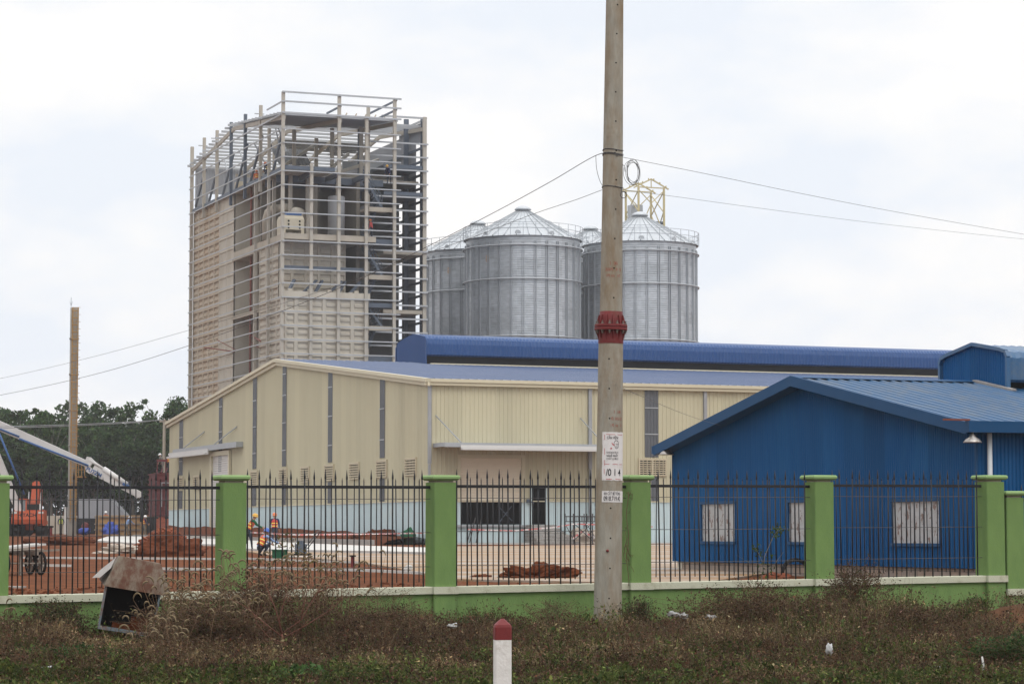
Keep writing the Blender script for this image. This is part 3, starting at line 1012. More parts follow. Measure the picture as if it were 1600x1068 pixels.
# ================================================================ corrugated walls
def corr(mb, a0, a1, zb, zt, pitch, depth, put, prof=((0, 0), (.5, 0), (.6, 1), (.9, 1)), opens=()):
    """ribbed sheet from a0 to a1; zb/zt are functions of a; put(a, n, z) -> point; opens = (a0, a1, z0, z1)"""
    br = {}
    n = int(math.ceil((a1 - a0) / pitch))
    for i in range(n + 1):
        for (f, h) in prof:
            a = a0 + (i + f) * pitch
            if a0 <= a <= a1:
                br[round(a, 5)] = h * depth
    keys = sorted(br)
    def hgt(a):
        lo = max([k for k in keys if k <= a + 1e-6], default=keys[0]); hi = min([k for k in keys if k >= a - 1e-6], default=keys[-1])
        return br[lo] if hi == lo else br[lo] + (br[hi] - br[lo]) * (a - lo) / (hi - lo)
    extra = {}
    for o in opens:
        for a in o[:2]:
            if a0 < a < a1:
                extra[round(a, 5)] = hgt(a)
    br.update(extra)
    for a in (a0, a1):
        br.setdefault(round(a, 5), 0.0)
    ks = sorted(br)
    for l, r in zip(ks, ks[1:]):
        m = (l + r) / 2
        cuts = sorted([(o[2], o[3]) for o in opens if o[0] < m < o[1]])
        segs = []
        zl = None
        for (c0, c1) in cuts:
            segs.append((zl, c0)); zl = c1
        segs.append((zl, None))
        for (s0, s1) in segs:
            lz0 = zb(l) if s0 is None else s0; rz0 = zb(r) if s0 is None else s0
            lz1 = zt(l) if s1 is None else s1; rz1 = zt(r) if s1 is None else s1
            mb.add([put(l, br[l], lz0), put(r, br[r], rz0), put(r, br[r], rz1), put(l, br[l], lz1)], [(0, 1, 2, 3)])
def louvre(name, parent, put, a0, a1, z0, z1, n, m, cols=1):
    """framed louvre with sloping blades; put(a, out, z)"""
    mb = MB()
    def bx(A0, A1, N0, N1, Z0, Z1):
        vs = [put(a, nn, z) for a in (A0, A1) for nn in (N0, N1) for z in (Z0, Z1)]
        mb.add(vs, [(0, 1, 3, 2), (4, 6, 7, 5), (0, 4, 5, 1), (2, 3, 7, 6), (0, 2, 6, 4), (1, 5, 7, 3)])
    f = .07
    bx(a0, a1, .0, .12, z1 - f, z1); bx(a0, a1, .0, .12, z0, z0 + f)
    bx(a0, a0 + f, .0, .12, z0 + f, z1 - f); bx(a1 - f, a1, .0, .12, z0 + f, z1 - f)
    for c in range(1, cols):
        am = a0 + (a1 - a0) * c / cols
        bx(am - f / 2, am + f / 2, .0, .12, z0 + f, z1 - f)
    for i in range(n):
        za = z0 + f + (z1 - z0 - 2 * f) * i / n; zb_ = za + (z1 - z0 - 2 * f) / n
        for c in range(cols):
            l = a0 + (a1 - a0) * c / cols + f / (1 if c == 0 else 2); r = a0 + (a1 - a0) * (c + 1) / cols - f / (1 if c == cols - 1 else 2)
            pp = zb_ - za; vs = [put(l, .11, za + pp * .48), put(r, .11, za + pp * .48), put(r, .05, za + pp * .9), put(l, .05, za + pp * .9)]
            vs2 = [put(l, .115, za + pp * .96), put(r, .115, za + pp * .96), put(r, .05, za + pp * .97), put(l, .05, za + pp * .97)]
            mb.add(vs + vs2, [(0, 1, 2, 3), (7, 6, 5, 4), (0, 4, 5, 1), (3, 2, 6, 7)])
    fr = mb.build(name, m, parent)
    mb = MB()
    mb.add([put(a0 + .02, .012, z0 + .02), put(a1 - .02, .012, z0 + .02), put(a1 - .02, .012, z1 - .02), put(a0 + .02, .012, z1 - .02)], [(0, 1, 2, 3)])
    mb.build('shade_backing', M_dark, fr)  # near-black sheet, its colour stands for shade between the blades
    return fr

# ================================================================ beige warehouse
C0 = Vector(((670 - 800) / FPX * 140, 140, 0))
GZ0 = site_z(0, 140) - .02
M_w = frame(C0.x, C0.y, 0, PHI)
WW, WL_, EAVE, RIDGE = 60.0, 76.0, 10.08, 13.04
wh = thing('warehouse', 'long beige ribbed steel warehouse with pale blue base, blue roof and blue ridge vent', 'warehouse', M_w)
gput = lambda a, n, z: (-n, a, z)           # gable wall, local x = 0, faces -x
sput = lambda a, n, z: (a, -n, z)           # long wall, local y = 0, faces -y
rake = lambda a: EAVE + (RIDGE - EAVE) * (1 - abs(a - WW / 2) / (WW / 2))
gv = lambda px, py: hit(M_w, px, py, 0, 0.0)
sv_ = lambda px, py: hit(M_w, px, py, 1, 0.0)
ZB = 3.38
# openings on the long wall
oa0, oz1 = sv_(719.5, 784).x, sv_(719, 784).z
oa1, oz0 = sv_(815, 820).x, sv_(815, 819).z
da0, da1 = sv_(830.5, 800).x, sv_(852, 800).x
dz0, dz1 = sv_(840, 819).z, sv_(840, 762).z
opn = [(oa0, oa1, oz0, oz1), (da0, da1, dz0, dz1)]
ra0, ra1, rz1 = sv_(719.5, 714).x, sv_(815, 714).x, sv_(760, 715).z
trapz = ((0, 0), (.62, 0), (.72, 1), (.9, 1))
mb = MB()
corr(mb, 0, WL_, lambda a: ZB, lambda a: EAVE - .1, .25, .035, sput, trapz, [(o[0], o[1], max(o[2], ZB), o[3]) for o in opn[1:]] + [(ra0, ra1, ZB, rz1)])
mb.build('long_wall', M_beige, wh)
mb = MB()
corr(mb, 0, WW, lambda a: ZB, lambda a: rake(a) - .1, .25, .035, gput, trapz)
mb.build('gable_wall', M_beige, wh)
mb = MB()
corr(mb, 0, WL_, lambda a: GZ0, lambda a: ZB - .03, .25, .03, sput, trapz, [(oa0, oa1, oz0, ZB), (da0, da1, dz0, ZB)])
mb.build('base_cladding', M_band, wh)
mb = MB()
corr(mb, 0, WW, lambda a: GZ0, lambda a: ZB - .03, .25, .03, gput, trapz)
mb.build('base_cladding', M_band, wh)
mb = MB()
mb.box(-.05, WL_, -.055, -.002, ZB - .03, ZB + .03); mb.box(-.055, -.002, 0, WW, ZB - .03, ZB + .03)
mb.build('flashing', M_beigetrim, wh)
# rear and far walls
mb = MB()
mb.box(WL_ - .1, WL_, 0.1, WW, GZ0, EAVE - .2); mb.box(.1, WL_ - .1, WW - .1, WW, GZ0, EAVE - .2)
mb.build('rear_wall', M_beige, wh)
# roof with standing seams
mb = MB()
oh = .35
rp = lambda y: rake(min(max(y, 0), WW)) if 0 <= y <= WW else EAVE - (RIDGE - EAVE) / (WW / 2) * (-y if y < 0 else y - WW)
for (y0, y1) in ((-oh, WW / 2), (WW / 2, WW + oh)):
    corr(mb, -.25, WL_, lambda a: 0, lambda a: 1, .5, .04, lambda a, n, z, y0=y0, y1=y1: (a, y0 + (y1 - y0) * z, rp(y0 + (y1 - y0) * z) + .05 + n), ((0, 0), (.86, 0), (.89, 1), (.97, 1)))
roof = mb.build('roof', M_roofblue, wh)
# eave gutter and rake trim, two steps
mb = MB()
mb.box(-.3, WL_, -.36, -.05, EAVE - .16, EAVE + .02)
mb.box(-.3, WL_, -.28, -.03, EAVE - .34, EAVE - .165)
mb.build('gutter', M_beigetrim, wh)
mb = MB()
for (ya, yb) in ((-.36, WW / 2), (WW / 2, WW + .36)):
    for (x0, x1, za, zb_) in ((-.34, -.02, -.14, .06), (-.20, -.05, -.36, -.143)):
        mb.add([(x, y, rp(y) + z) for x in (x0, x1) for y in (ya, yb) for z in (za, zb_)],
               [(0, 1, 3, 2), (4, 6, 7, 5), (0, 4, 5, 1), (2, 3, 7, 6), (0, 2, 6, 4), (1, 5, 7, 3)])
mb.build('rake_trim', M_beigetrim, wh)
# ridge vent (monitor) with rounded shoulders
mx0 = 9.3
prof = [(-2.95, 13.35), (-3.15, 13.45), (-3.15, 14.15), (-3.05, 14.48), (-2.8, 14.66), (-1.4, 14.86), (0, 15.0), (1.4, 14.86), (2.8, 14.66), (3.05, 14.48), (3.15, 14.15), (3.15, 13.45), (2.95, 13.35)]
mb = MB()
n = int((WL_ - mx0) / .25)
rows = []
for i in range(n * 2 + 1):
    x = mx0 + (WL_ - mx0) * i / (2 * n)
    e = .03 if i % 2 else 0
    cy, cz = WW / 2, 13.6
    rows.append([(x, cy + (y * (1 + e / 3.2)), z + (e if z > 14.2 else 0)) for y, z in prof])
mb.smooth = False
mb.sheet(rows)
mon = mb.build('ridge_vent', M_monblue, wh, recalc=False)
mb = MB()
corr(mb, WW / 2 - 3.13, WW / 2 + 3.13, lambda a: rp(a) + .02, lambda a: np.interp(a - WW / 2, [p[0] for p in prof[1:-1]], [p[1] for p in prof[1:-1]]) - .02, .22, .03, lambda a, n, z: (mx0 + .04 - n, a, z), trapz)
mb.build('end_panel', M_monblue, mon)
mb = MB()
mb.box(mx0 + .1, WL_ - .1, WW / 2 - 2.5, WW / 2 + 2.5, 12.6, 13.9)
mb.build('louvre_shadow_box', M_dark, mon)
mb = MB()
mb.box(mx0 - .03, mx0 + .01, WW / 2 - 3.2, WW / 2 - 3.1, 12.75, 14.3)
mb.box(mx0 - .03, mx0 + .01, WW / 2 + 3.1, WW / 2 + 3.2, 12.75, 14.3)
mb.build('corner_trim', M_monblue, mon)
mb = MB()
mb.box(mx0 + .2, WL_, WW / 2 - 3.6, WW / 2 - 3.3, rp(26.6) + .06, rp(26.6) + .14)
mb.build('curb_flashing', M_beigetrim, mon)
# skylight strips on the gable
def strip(put, loc, a0, a1, z0, z1, bars, out=.045):
    mb = MB()
    corr(mb, a0, a1, lambda a: z0, lambda a: (z1(a) if callable(z1) else z1), max((a1 - a0) / 4.2, .18), .03, lambda a, n, z: put(a, n + out, z), trapz)
    s = mb.build('skylight_strip', M_skyl, wh)
    if bars:
        for zz in bars:
            mb = MB()
            vs = [put(a, nn, z) for a in (a0, a1) for nn in (out + .02, out + .05) for z in (zz - .03, zz + .03)]
            mb.add(vs, [(0, 1, 3, 2), (4, 6, 7, 5), (0, 4, 5, 1), (2, 3, 7, 6), (0, 2, 6, 4), (1, 5, 7, 3)])
            mb.build('purlin_line', M_galv, s)
for (pl, pr) in ((594.5, 602), (513.5, 520.2), (442, 448), (395.7, 401.5), (342.7, 348), (281, 286.6)):
    b_, a_ = gv(pl, 700).y, gv(pr, 700).y
    a_, b_ = min(a_, b_), max(a_, b_)
    lv1 = 5.95
    strip(gput, gv, a_, b_, lv1, lambda a: rake(a) - .38, [z for z in (7.0, 8.8, 10.6, 12.0) if z < rake(a_) - .6])
    strip(gput, gv, a_, b_, ZB + .05, 4.75, [])
# louvres on the gable
for (pl, pr) in ((635, 652), (590, 606), (548, 563), (509, 523), (472, 485), (438, 450), (393, 404), (304, 313), (278.5, 287.5)):
    b_, a_ = gv(pl, 735).y, gv(pr, 735).y
    mid, hw = (a_ + b_) / 2, abs(b_ - a_) / 2
    louvre('louvre', wh, gput, mid - hw, mid + hw, 4.82, 5.84, 6, M_louvre)
# long wall: strip, louvre
a_, b_ = sv_(1007, 660).x, sv_(1028, 660).x
strip(sput, sv_, a_, b_, sv_(1017, 714).z, EAVE - .36, [sv_(1017, 637).z, sv_(1017, 678).z])
strip(sput, sv_, a_ + .38, b_, ZB + .04, sv_(1017, 744).z, [])
louvre('louvre', wh, sput, sv_(997, 729).x, sv_(1040.5, 729).x, sv_(1017, 743).z, sv_(1017, 715.5).z, 7, M_louvre, 2)
# a second bay of the same, hidden behind the blue house in the photo line of sight
# downpipes
mb = MB()
mb.box(-.085, .10, -.16, -.04, 5.4, EAVE - .35); mb.box(-.06, .07, -.15, -.045, GZ0, 5.38)
mb.build('downpipe', M_grey, wh)
for px, zbot in ((921, 2.4), (1101, 1.2)):
    a_ = sv_(px, 700).x
    mb = MB()
    mb.smooth = False
    mb.box(a_ - .095, a_ + .095, -.17, -.045, 5.2, EAVE - .35); mb.box(a_ - .075, a_ + .075, -.155, -.045, zbot, 5.19)
    mb.build('downpipe', M_grey, wh)
# roller shutter, window opening and door on the long wall
mb = MB()
n = int((rz1 - oz1) / .09)
for i in range(n):
    z0_ = oz1 + (rz1 - oz1) * i / n; z1_ = oz1 + (rz1 - oz1) * (i + 1) / n
    zm = z0_ + (z1_ - z0_) * .7
    mb.add([(ra0, .06, z0_), (ra1, .06, z0_), (ra1, .035, zm), (ra0, .035, zm), (ra0, .06, z1_), (ra1, .06, z1_)], [(0, 1, 2, 3), (3, 2, 5, 4)])
shut = mb.build('roller_shutter', M_shutter, wh)
mb = MB()
mb.box(ra0 - .18, ra0, -.07, .05, oz1, rz1 + .18); mb.box(ra1, ra1 + .18, -.07, .05, oz1, rz1 + .18); mb.box(ra0, ra1, -.07, .05, rz1, rz1 + .18)
mb.build('shutter_frame', M_beigetrim, shut)
mb = MB()
mb.box(oa0 - .25, oa1 + .25, -.22, -.03, oz0 - .14, oz0 - .02)
mb.build('window_sill', M_grey, wh)
mb = MB()
xm = sv_(781, 800).x
mb.box(xm - .03, xm + .03, .05, .10, oz0, oz1)
mb.bar((xm + .1, .4, oz0 + .1), (oa1 - .4, .5, oz1 - .2), .04, .04); mb.bar((xm + .1, .5, oz1 - .2), (oa1 - .4, .4, oz0 + .2), .04, .04)
mb.build('window_bars', M_coldark, wh)
mb = MB()
f = .09
mb.box(da0 - f, da0, -.06, .05, dz0, dz1 + f); mb.box(da1, da1 + f, -.06, .05, dz0, dz1 + f); mb.box(da0, da1, -.06, .05, dz1, dz1 + f)
mb.build('door_frame', M_band, wh)
# dark lining a few metres in, so the openings look into an unlit hall
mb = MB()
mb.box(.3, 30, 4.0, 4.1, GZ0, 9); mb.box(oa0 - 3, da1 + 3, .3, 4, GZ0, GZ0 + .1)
mb.build('hall_shade_lining', M_dark, wh)
# junction box beside the door
mb = MB()
bx_ = sv_(825, 781).x; bz_ = sv_(825, 782).z
mb.box(bx_ - .12, bx_ + .02, -.2, -.04, bz_ - .1, bz_ + .1); mb.bar((bx_, -.2, bz_), (bx_ + .25, -.25, bz_ - .12), .08, .08)
mb.build('junction_box', M_coldark, wh)
# canopy on the long wall
ca0, ca1 = sv_(676, 695).x, sv_(934, 697).x
cz = sv_(690, 694).z
mb = MB()
mb.box(ca0, ca1, -2.0, -.05, cz - .02, cz + .05)
mb.box(ca0, ca1, -2.02, -1.9, cz - .20, cz - .02)
mb.box(ca0, ca0 + .1, -1.9, -.05, cz - .17, cz - .02); mb.box(ca1 - .1, ca1, -1.9, -.05, cz - .22, cz - .02)
cano = mb.build('canopy', M_galv, wh)
mb = MB()
mb.box(ca0 + .9, ca1 + .2, -2.30, -2.03, cz - .36, cz - .25); mb.box(ca0 + .9, ca1 + .2, -2.08, -2.025, cz - .25, cz - .08)
mb.build('canopy_gutter', M_boomwhite, cano)
for a_, b_ in ((ca0 + .15, ca0 + 1.0), (ca1 - 1.1, ca1 - .4)):
    mb = MB()
    mb.bar((a_, -.06, cz + 1.6), (b_, -1.85, cz + .06), .05, .05)
    mb.build('tie_rod', M_galv, cano)
# canopy on the gable, two offset pieces, and its shutter
g0, g1 = gv(381, 690).y, gv(281, 704).y
gzc = gv(371, 692).z
mb = MB()
mb.box(-.55, -.05, g0, g1, gzc - .05, gzc + .05); mb.box(-.57, -.47, g0, g1, gzc - .34, gzc - .05); mb.box(-.46, -.05, g0, g0 + .1, gzc - .32, gzc - .05)
cano = mb.build('canopy', M_galv, wh)
mb = MB()
mb.box(-.85, -.58, gv(338, 700).y, g1 + .8, gzc - .62, gzc - .48); mb.box(-.66, -.58, gv(338, 700).y, g1 + .8, gzc - .48, gzc - .2)
mb.build('canopy_gutter', M_boomwhite, cano)
for px_t, py_t, in ((371.5, 666), (320.5, 674)):
    t_ = gv(px_t, py_t)
    mb = MB()
    mb.bar((-.06, t_.y, t_.z), (-.5, t_.y + 4.5, gzc + .06), .06, .06)
    mb.build('tie_rod', M_galv, cano)
s0, s1 = gv(360.5, 720).y, gv(334, 720).y
sz = gv(347, 711).z
mb = MB()
n = int((sz - GZ0) / .16)
for i in range(n):
    z0_ = GZ0 + (sz - GZ0) * i / n; z1_ = GZ0 + (sz - GZ0) * (i + 1) / n
    zm = z0_ + (z1_ - z0_) * .7
    mb.add([(-.05, s0, z0_), (-.05, s1, z0_), (-.075, s1, zm), (-.075, s0, zm), (-.05, s0, z1_), (-.05, s1, z1_)], [(0, 1, 2, 3), (3, 2, 5, 4)])
shut = mb.build('roller_shutter', M_boomwhite, wh)
mb = MB()
mb.box(-.22, -.04, s0 - .3, s0, GZ0, sz + .3); mb.box(-.22, -.04, s1, s1 + .3, GZ0, sz + .3); mb.box(-.22, -.04, s0, s1, sz, sz + .3)
mb.build('shutter_frame', M_beigetrim, shut)

# ================================================================ blue house
Hc = Vector(((1525 - 800) / FPX * 56, 56, 0))
M_h = frame(Hc.x, Hc.y, 0, PHI)
HW, HL, HE, HR, HB = 15.8, 22.0, 3.95, 5.38, .85
house = thing('blue_house', 'low deep blue corrugated steel building with foil covered windows and grey block plinth', 'building', M_h)
hrake = lambda a: HE + (HR - HE) * (1 - abs(a - HW / 2) / (HW / 2))
hrp = lambda y: HE + (HR - HE) * (1 - abs(y - HW / 2) / (HW / 2))
hv = lambda px, py: hit(M_h, px, py, 0, 0.0)
wins = []
for (pl, pr, pt_, pb_) in ((1097, 1149.5, 787, 845), (1233, 1287, 784.5, 846), (1395, 1469, 783, 848)):
    wins.append((hv(pr, 815).y, hv(pl, 815).y, hv((pl + pr) / 2, pb_).z, hv((pl + pr) / 2, pt_).z))
wav = tuple((i / 8, .5 - .5 * math.cos(2 * math.pi * i / 8)) for i in range(8))
mb = MB()
mb.smooth = True
corr(mb, 0, HW, lambda a: HB, lambda a: hrake(a) - .06, .098, .020, gput, ((0, 0), (.30, 0), (.46, 1), (.84, 1)), wins)
mb.sm = [False] * len(mb.f)
mb.build('gable_wall', M_houseblue, house)
mb = MB()
corr(mb, 0, HL, lambda a: HB, lambda a: HE - .06, .098, .020, sput, ((0, 0), (.30, 0), (.46, 1), (.84, 1)))
mb.build('side_wall', M_houseblue, house)
mb = MB()
mb.box(-.035, .02, -.035, .02, HB, HE - .1); mb.box(-.03, .02, HW - .02, HW + .035, HB, HE - .1)
mb.build('corner_flashing', M_housefascia, house)
mb = MB()
mb.box(HL - .1, HL, .1, HW, HB, HE - .2); mb.box(.1, HL - .1, HW - .1, HW, HB, HE - .2)
mb.build('rear_wall', M_houseblue, house)
zpl = .30
mb = MB()
mb.box(.06, .24, .06, HW - .45, zpl - .4, HB + .05)
mb.build('plinth', M_block, house)
mb = MB()
mb.box(.241, HL - .2, .06, .24, zpl - .4, HB + .05)
mb.build('plinth', M_blockx, house)
mb = MB()
mb.box(.04, .30, HW - .449, HW - .15, zpl - .4, HB + .05)
mb.build('plinth_pier', M_slab, house)
# roof sheets with bold ribs
oh = .42
mb = MB()
for (y0, y1) in ((-.30, HW / 2), (HW / 2, HW + .30)):
    corr(mb, -oh, HL, lambda a: 0, lambda a: 1, .30, .045, lambda a, n, z, y0=y0, y1=y1: (a, y0 + (y1 - y0) * z, hrp(y0 + (y1 - y0) * z) + .10 + n), ((0, 0), (.70, 0), (.78, 1), (.92, 1)))
roof = mb.build('roof', M_houseroof, house)
mb = MB()
rows = [[(x, HW / 2 + y, HR + .165 - abs(y) * .195) for y in (-.35, -.02, .02, .35)] for x in np.arange(-oh - .02, HL, .5)]
mb.sheet(rows)
mb.build('ridge_cap', M_housefascia, roof, recalc=False)
mb = MB()
for (ya, yb) in ((-.34, HW / 2), (HW / 2, HW + .34)):
    mb.add([(x, y, hrp(y) + z) for x in (-oh - .035, -oh + .03) for y in (ya, yb) for z in (-.10, .165)],
           [(0, 1, 3, 2), (4, 6, 7, 5), (0, 4, 5, 1), (2, 3, 7, 6), (0, 2, 6, 4), (1, 5, 7, 3)])
    mb.add([(x, y, hrp(y) + z) for x in (-oh + .031, -.03) for y in (ya, yb) for z in (-.085, -.06)],
           [(0, 1, 3, 2), (4, 6, 7, 5), (0, 4, 5, 1), (2, 3, 7, 6), (0, 2, 6, 4), (1, 5, 7, 3)])
mb.build('fascia', M_housefascia, house)
mb = MB()
mb.box(-oh - .04, HL, -.47, -.305, HE - .12, HE + .13)
mb.build('gutter', M_housefascia, house)
mb = MB()
mb.box(-oh - .04, HL, HW + .305, HW + .45, HE - .12, HE + .10)
mb.build('gutter', M_housefascia, house)
mb = MB()
mb.smooth = True
xd = hit(M_h, 1546, 700, 1, -.12).x
mb.tube([(xd, -.13, HE - .12), (xd, -.13, HB - .3)], .055, 12)
mb.build('downpipe', M_gutter, house)
mb = MB()
mb.box(xd - 1.3, xd - .65, -.40, -.32, HE + .131, HE + .17)
mb.build('loose_scrap', M_rustpipe, roof)
# windows
for (a0, a1, z0, z1) in wins:
    mb = MB()
    t = .05
    mb.box(-.045, .03, a0 - t, a1 + t, z1, z1 + .075); mb.box(-.06, .03, a0 - t, a1 + t, z0 - .075, z0)
    mb.box(-.035, .03, a0 - .03, a0, z0, z1); mb.box(-.035, .03, a1, a1 + .03, z0, z1)
    wn_ = mb.build('window', M_housefascia, house)
    mb = MB()
    rows = [[(.012 + .008 * noise.noise(Vector((a * 5, z * 4, a0))), a, z) for a in np.linspace(a0, a1, 14)] for z in np.linspace(z0, z1, 14)]
    mb.smooth = True
    mb.sheet(rows)
    mb.build('foil_cover', M_foil, wn_, recalc=False)
# enamelled hood lamps below the eave ends
def lamp(px, py, lx):
    c = hit(M_h, px, py, 0, lx)
    mb = MB()
    mb.smooth = True
    mb.lathe([(.0, .17), (.03, .165), (.035, .10), (.055, .09), (.075, .055), (.15, .005), (.20, -.055), (.205, -.075), (.195, -.075), (.14, -.01), (.06, .04), (0, .05)], c, 24)
    l = mb.build('wall_lamp', M_lampmetal, house)
    mb = MB()
    mb.smooth = True
    mb.tube([c + Vector((0, 0, .16)), c + Vector((.0, 0, .26)), c + Vector((-lx * .5, 0, .30)), Vector((-.02, c.y, c.z + .30))], .014, 8)
    mb.build('lamp_arm', M_coldark, l)
    mb = MB()
    mb.smooth = True
    mb.lathe([(0, .045), (.03, .03), (.042, 0), (.03, -.035), (0, -.045)], (c.x, c.y, c.z - .01), 14)
    mb.build('bulb', M_gutter, l)
lamp(1041.5, 706, -.34)
lamp(1519.5, 686, -.34)
# roof ventilator of the house
vx0 = 4.85
vprof = [(y, z - .21) for y, z in [(-1.52, 5.62), (-1.6, 5.68), (-1.6, 6.22), (-1.5, 6.38), (-1.25, 6.45), (0, 6.66), (1.25, 6.45), (1.5, 6.38), (1.6, 6.22), (1.6, 5.68), (1.52, 5.62)]]
mb = MB()
rows = []
n = int((HL - vx0) / .25)
for i in range(2 * n + 1):
    x = vx0 + (HL - vx0) * i / (2 * n); e = .02 if i % 2 else 0
    rows.append([(x, HW / 2 + y * (1 + e / 1.6), z + (e if z > 5.99 else 0)) for y, z in vprof])
mb.sheet(rows)
ven = mb.build('ridge_vent', M_houseroof, house, recalc=False)
mb = MB()
corr(mb, HW / 2 - 1.585, HW / 2 + 1.585, lambda a: hrp(a) + .06, lambda a: np.interp(a - HW / 2, [p[0] for p in vprof[1:-1]], [p[1] for p in vprof[1:-1]]) - .01, .11, .018, lambda a, n, z: (vx0 + .03 - n, a, z), ((0, 0), (.30, 0), (.46, 1), (.84, 1)))
mb.build('end_panel', M_houseblue, ven)
mb = MB()
pr_ = [(HW / 2 + y * 1.03, z + .02) for y, z in vprof[2:-2]]
for (ya, za), (yb, zb_) in zip(pr_, pr_[1:]):
    mb.bar((vx0 - .03, ya, za), (vx0 - .03, yb, zb_), .09, .10, up=(1, 0, 0))
for s_ in (-1, 1):
    mb.bar((vx0 - .025, HW / 2 + s_ * 1.62, hrp(HW / 2 + 1.6) + .08), (vx0 - .025, HW / 2 + s_ * 1.62, 6.03), .09, .10, up=(1, 0, 0))
mb.build('trim', M_houseroof, ven)
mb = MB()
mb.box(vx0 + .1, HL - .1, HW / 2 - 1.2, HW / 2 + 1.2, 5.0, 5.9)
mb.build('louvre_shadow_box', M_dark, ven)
mb = MB()
mb.bar((vx0 - .10, HW / 2 - .2, hrp(HW / 2 - .2) + .17), (vx0 - .10, HW / 2 - 2.0, hrp(HW / 2 - 2.0) + .17), .16, .05)
mb.build('apron_flashing', M_rustside, ven)

# ================================================================ silos
SR = 5.35
def make_silo():
    root = thing('grain_silo', 'x', 'silo')
    ze, z0 = 28.8, site_z(0, 236)
    mb = MB()
    mb.smooth = True
    mb.lathe([(SR, z0), (SR, ze)], n=90)
    wall = mb.build('wall', M_silo, root, recalc=False)
    ns = 30
    mb = MB()
    for i in range(ns):
        t = 2 * math.pi * (i + .5) / ns
        c, s_ = math.cos(t), math.sin(t)
        for d in (-.085, .085):
            cx, cy = c * (SR + .05) - s_ * d, s_ * (SR + .05) + c * d
            x_ = Vector((-s_, c, 0)) * .03
            r_ = Vector((c, s_, 0)) * .06
            p = Vector((cx, cy, z0))
            mb.add([p - x_ - r_, p + x_ - r_, p + x_ + r_, p - x_ + r_] + [q + Vector((0, 0, ze - z0 - .55)) for q in (p - x_ - r_, p + x_ - r_, p + x_ + r_, p - x_ + r_)],
                   [(4, 5, 6, 7), (0, 1, 5, 4), (1, 2, 6, 5), (2, 3, 7, 6), (3, 0, 4, 7)])
    mb.build('stiffeners', M_stiff, wall)
    for zz in (ze - .95, ze - 4.05, ze - 9.3, ze - 14.5):
        mb = MB()
        mb.smooth = True
        n = 60
        mb.tube([((SR + .22) * math.cos(2 * math.pi * i / n), (SR + .22) * math.sin(2 * math.pi * i / n), zz) for i in range(n + 1)], .075, 6, cap=False)
        mb.build('wind_ring', M_galv, root)
    # conical roof with radial ribs
    za = ze + 2.72
    mb = MB()
    nr = 30
    prof_ = [(SR + .22, ze - .07), (SR + .05, ze + .03), (.75, za - .05), (.55, za + .05)]
    for i in range(nr):
        t0, t1 = 2 * math.pi * i / nr, 2 * math.pi * (i + 1) / nr
        fr = ((0, 0), (.94, 0), (.955, .11), (.985, .11), (1, 0))
        for (f0, h0), (f1, h1) in zip(fr, fr[1:]):
            ta, tb = t0 + (t1 - t0) * f0, t0 + (t1 - t0) * f1
            for (ra_, zA), (rb_, zB_) in zip(prof_, prof_[1:]):
                mb.add([(ra_ * math.cos(ta), ra_ * math.sin(ta), zA + h0), (ra_ * math.cos(tb), ra_ * math.sin(tb), zA + h1),
                        (rb_ * math.cos(tb), rb_ * math.sin(tb), zB_ + h1), (rb_ * math.cos(ta), rb_ * math.sin(ta), zB_ + h0)], [(0, 1, 2, 3)])
    roof = mb.build('roof', M_siloroof, root, recalc=False)
    mb = MB()
    for f in (.80, .62, .42):
        n = 60
        r_ = .75 + (SR - .7) * f
        zz = za - .05 + (ze + .03 - za + .05) * (r_ - .75) / (SR + .05 - .75) + .16
        mb.tube([(r_ * math.cos(2 * math.pi * i / n), r_ * math.sin(2 * math.pi * i / n), zz) for i in range(n + 1)], .022, 5, cap=False)
    mb.build('roof_walk_rails', M_stiff, roof)
    mb = MB()
    mb.smooth = True
    mb.lathe([(.55, za - .02), (.62, za + .16), (.78, za + .17), (.78, za + .26), (.58, za + .44), (.3, za + .56), (0, za + .60)], n=28)
    mb.build('roof_cap', M_siloroof, roof)
    for k in range(10):
        t = 2 * math.pi * (k + .35) / 10
        c, s_ = math.cos(t), math.sin(t)
        mb = MB()
        mb.smooth = True
        rr = SR - .55
        zz = ze + .34
        o_ = Vector((c * rr, s_ * rr, zz)); u_ = Vector((c, s_, -.25)); w_ = Vector((-s_, c, 0))
        rows = []
        for d, hgt_, wd in ((-.42, .10, .18), (-.25, .30, .24), (.05, .40, .27), (.30, .38, .27), (.44, .30, .27)):
            rows.append([o_ + u_ * d + w_ * wd * math.cos(a) + Vector((0, 0, hgt_ * math.sin(a) - .1)) for a in np.linspace(math.pi, 0, 7)])
        mb.sheet(rows)
        mb.add([rows[-1][i] for i in range(7)], [tuple(range(7))])
        mb.build('roof_vent', M_siloroof, roof)
    # eave handrail
    mb = MB()
    n = 60
    for zz in (ze + .62, ze + 1.12):
        mb.tube([((SR + .25) * math.cos(2 * math.pi * i / n), (SR + .25) * math.sin(2 * math.pi * i / n), zz) for i in range(n + 1)], .024, 5, cap=False)
    for i in range(30):
        t = 2 * math.pi * (i + .5) / 30
        c, s_ = math.cos(t) * (SR + .25), math.sin(t) * (SR + .25)
        mb.bar((c, s_, ze - .1), (c, s_, ze + 1.12), .045, .045)
    mb.build('handrail', M_stiff, root)
    mb = MB()
    t = R(-128)
    c, s_ = math.cos(t), math.sin(t)
    zz = ze - 2.1
    w_ = Vector((-s_, c, 0))
    mb.add([Vector((c, s_, 0)) * (SR + .02) + w_ * a + Vector((0, 0, zz + b)) for a, b in ((-.16, -.32), (.16, -.32), (.16, .32), (-.16, .32))], [(0, 1, 2, 3)])
    mb.build('stencil_plate', mat('faint_orange_stencil', (.42, .23, .11), .7, col2=(.40, .38, .36), f2=.5, s2=9, w2=.03), wall, recalc=False)
    return root
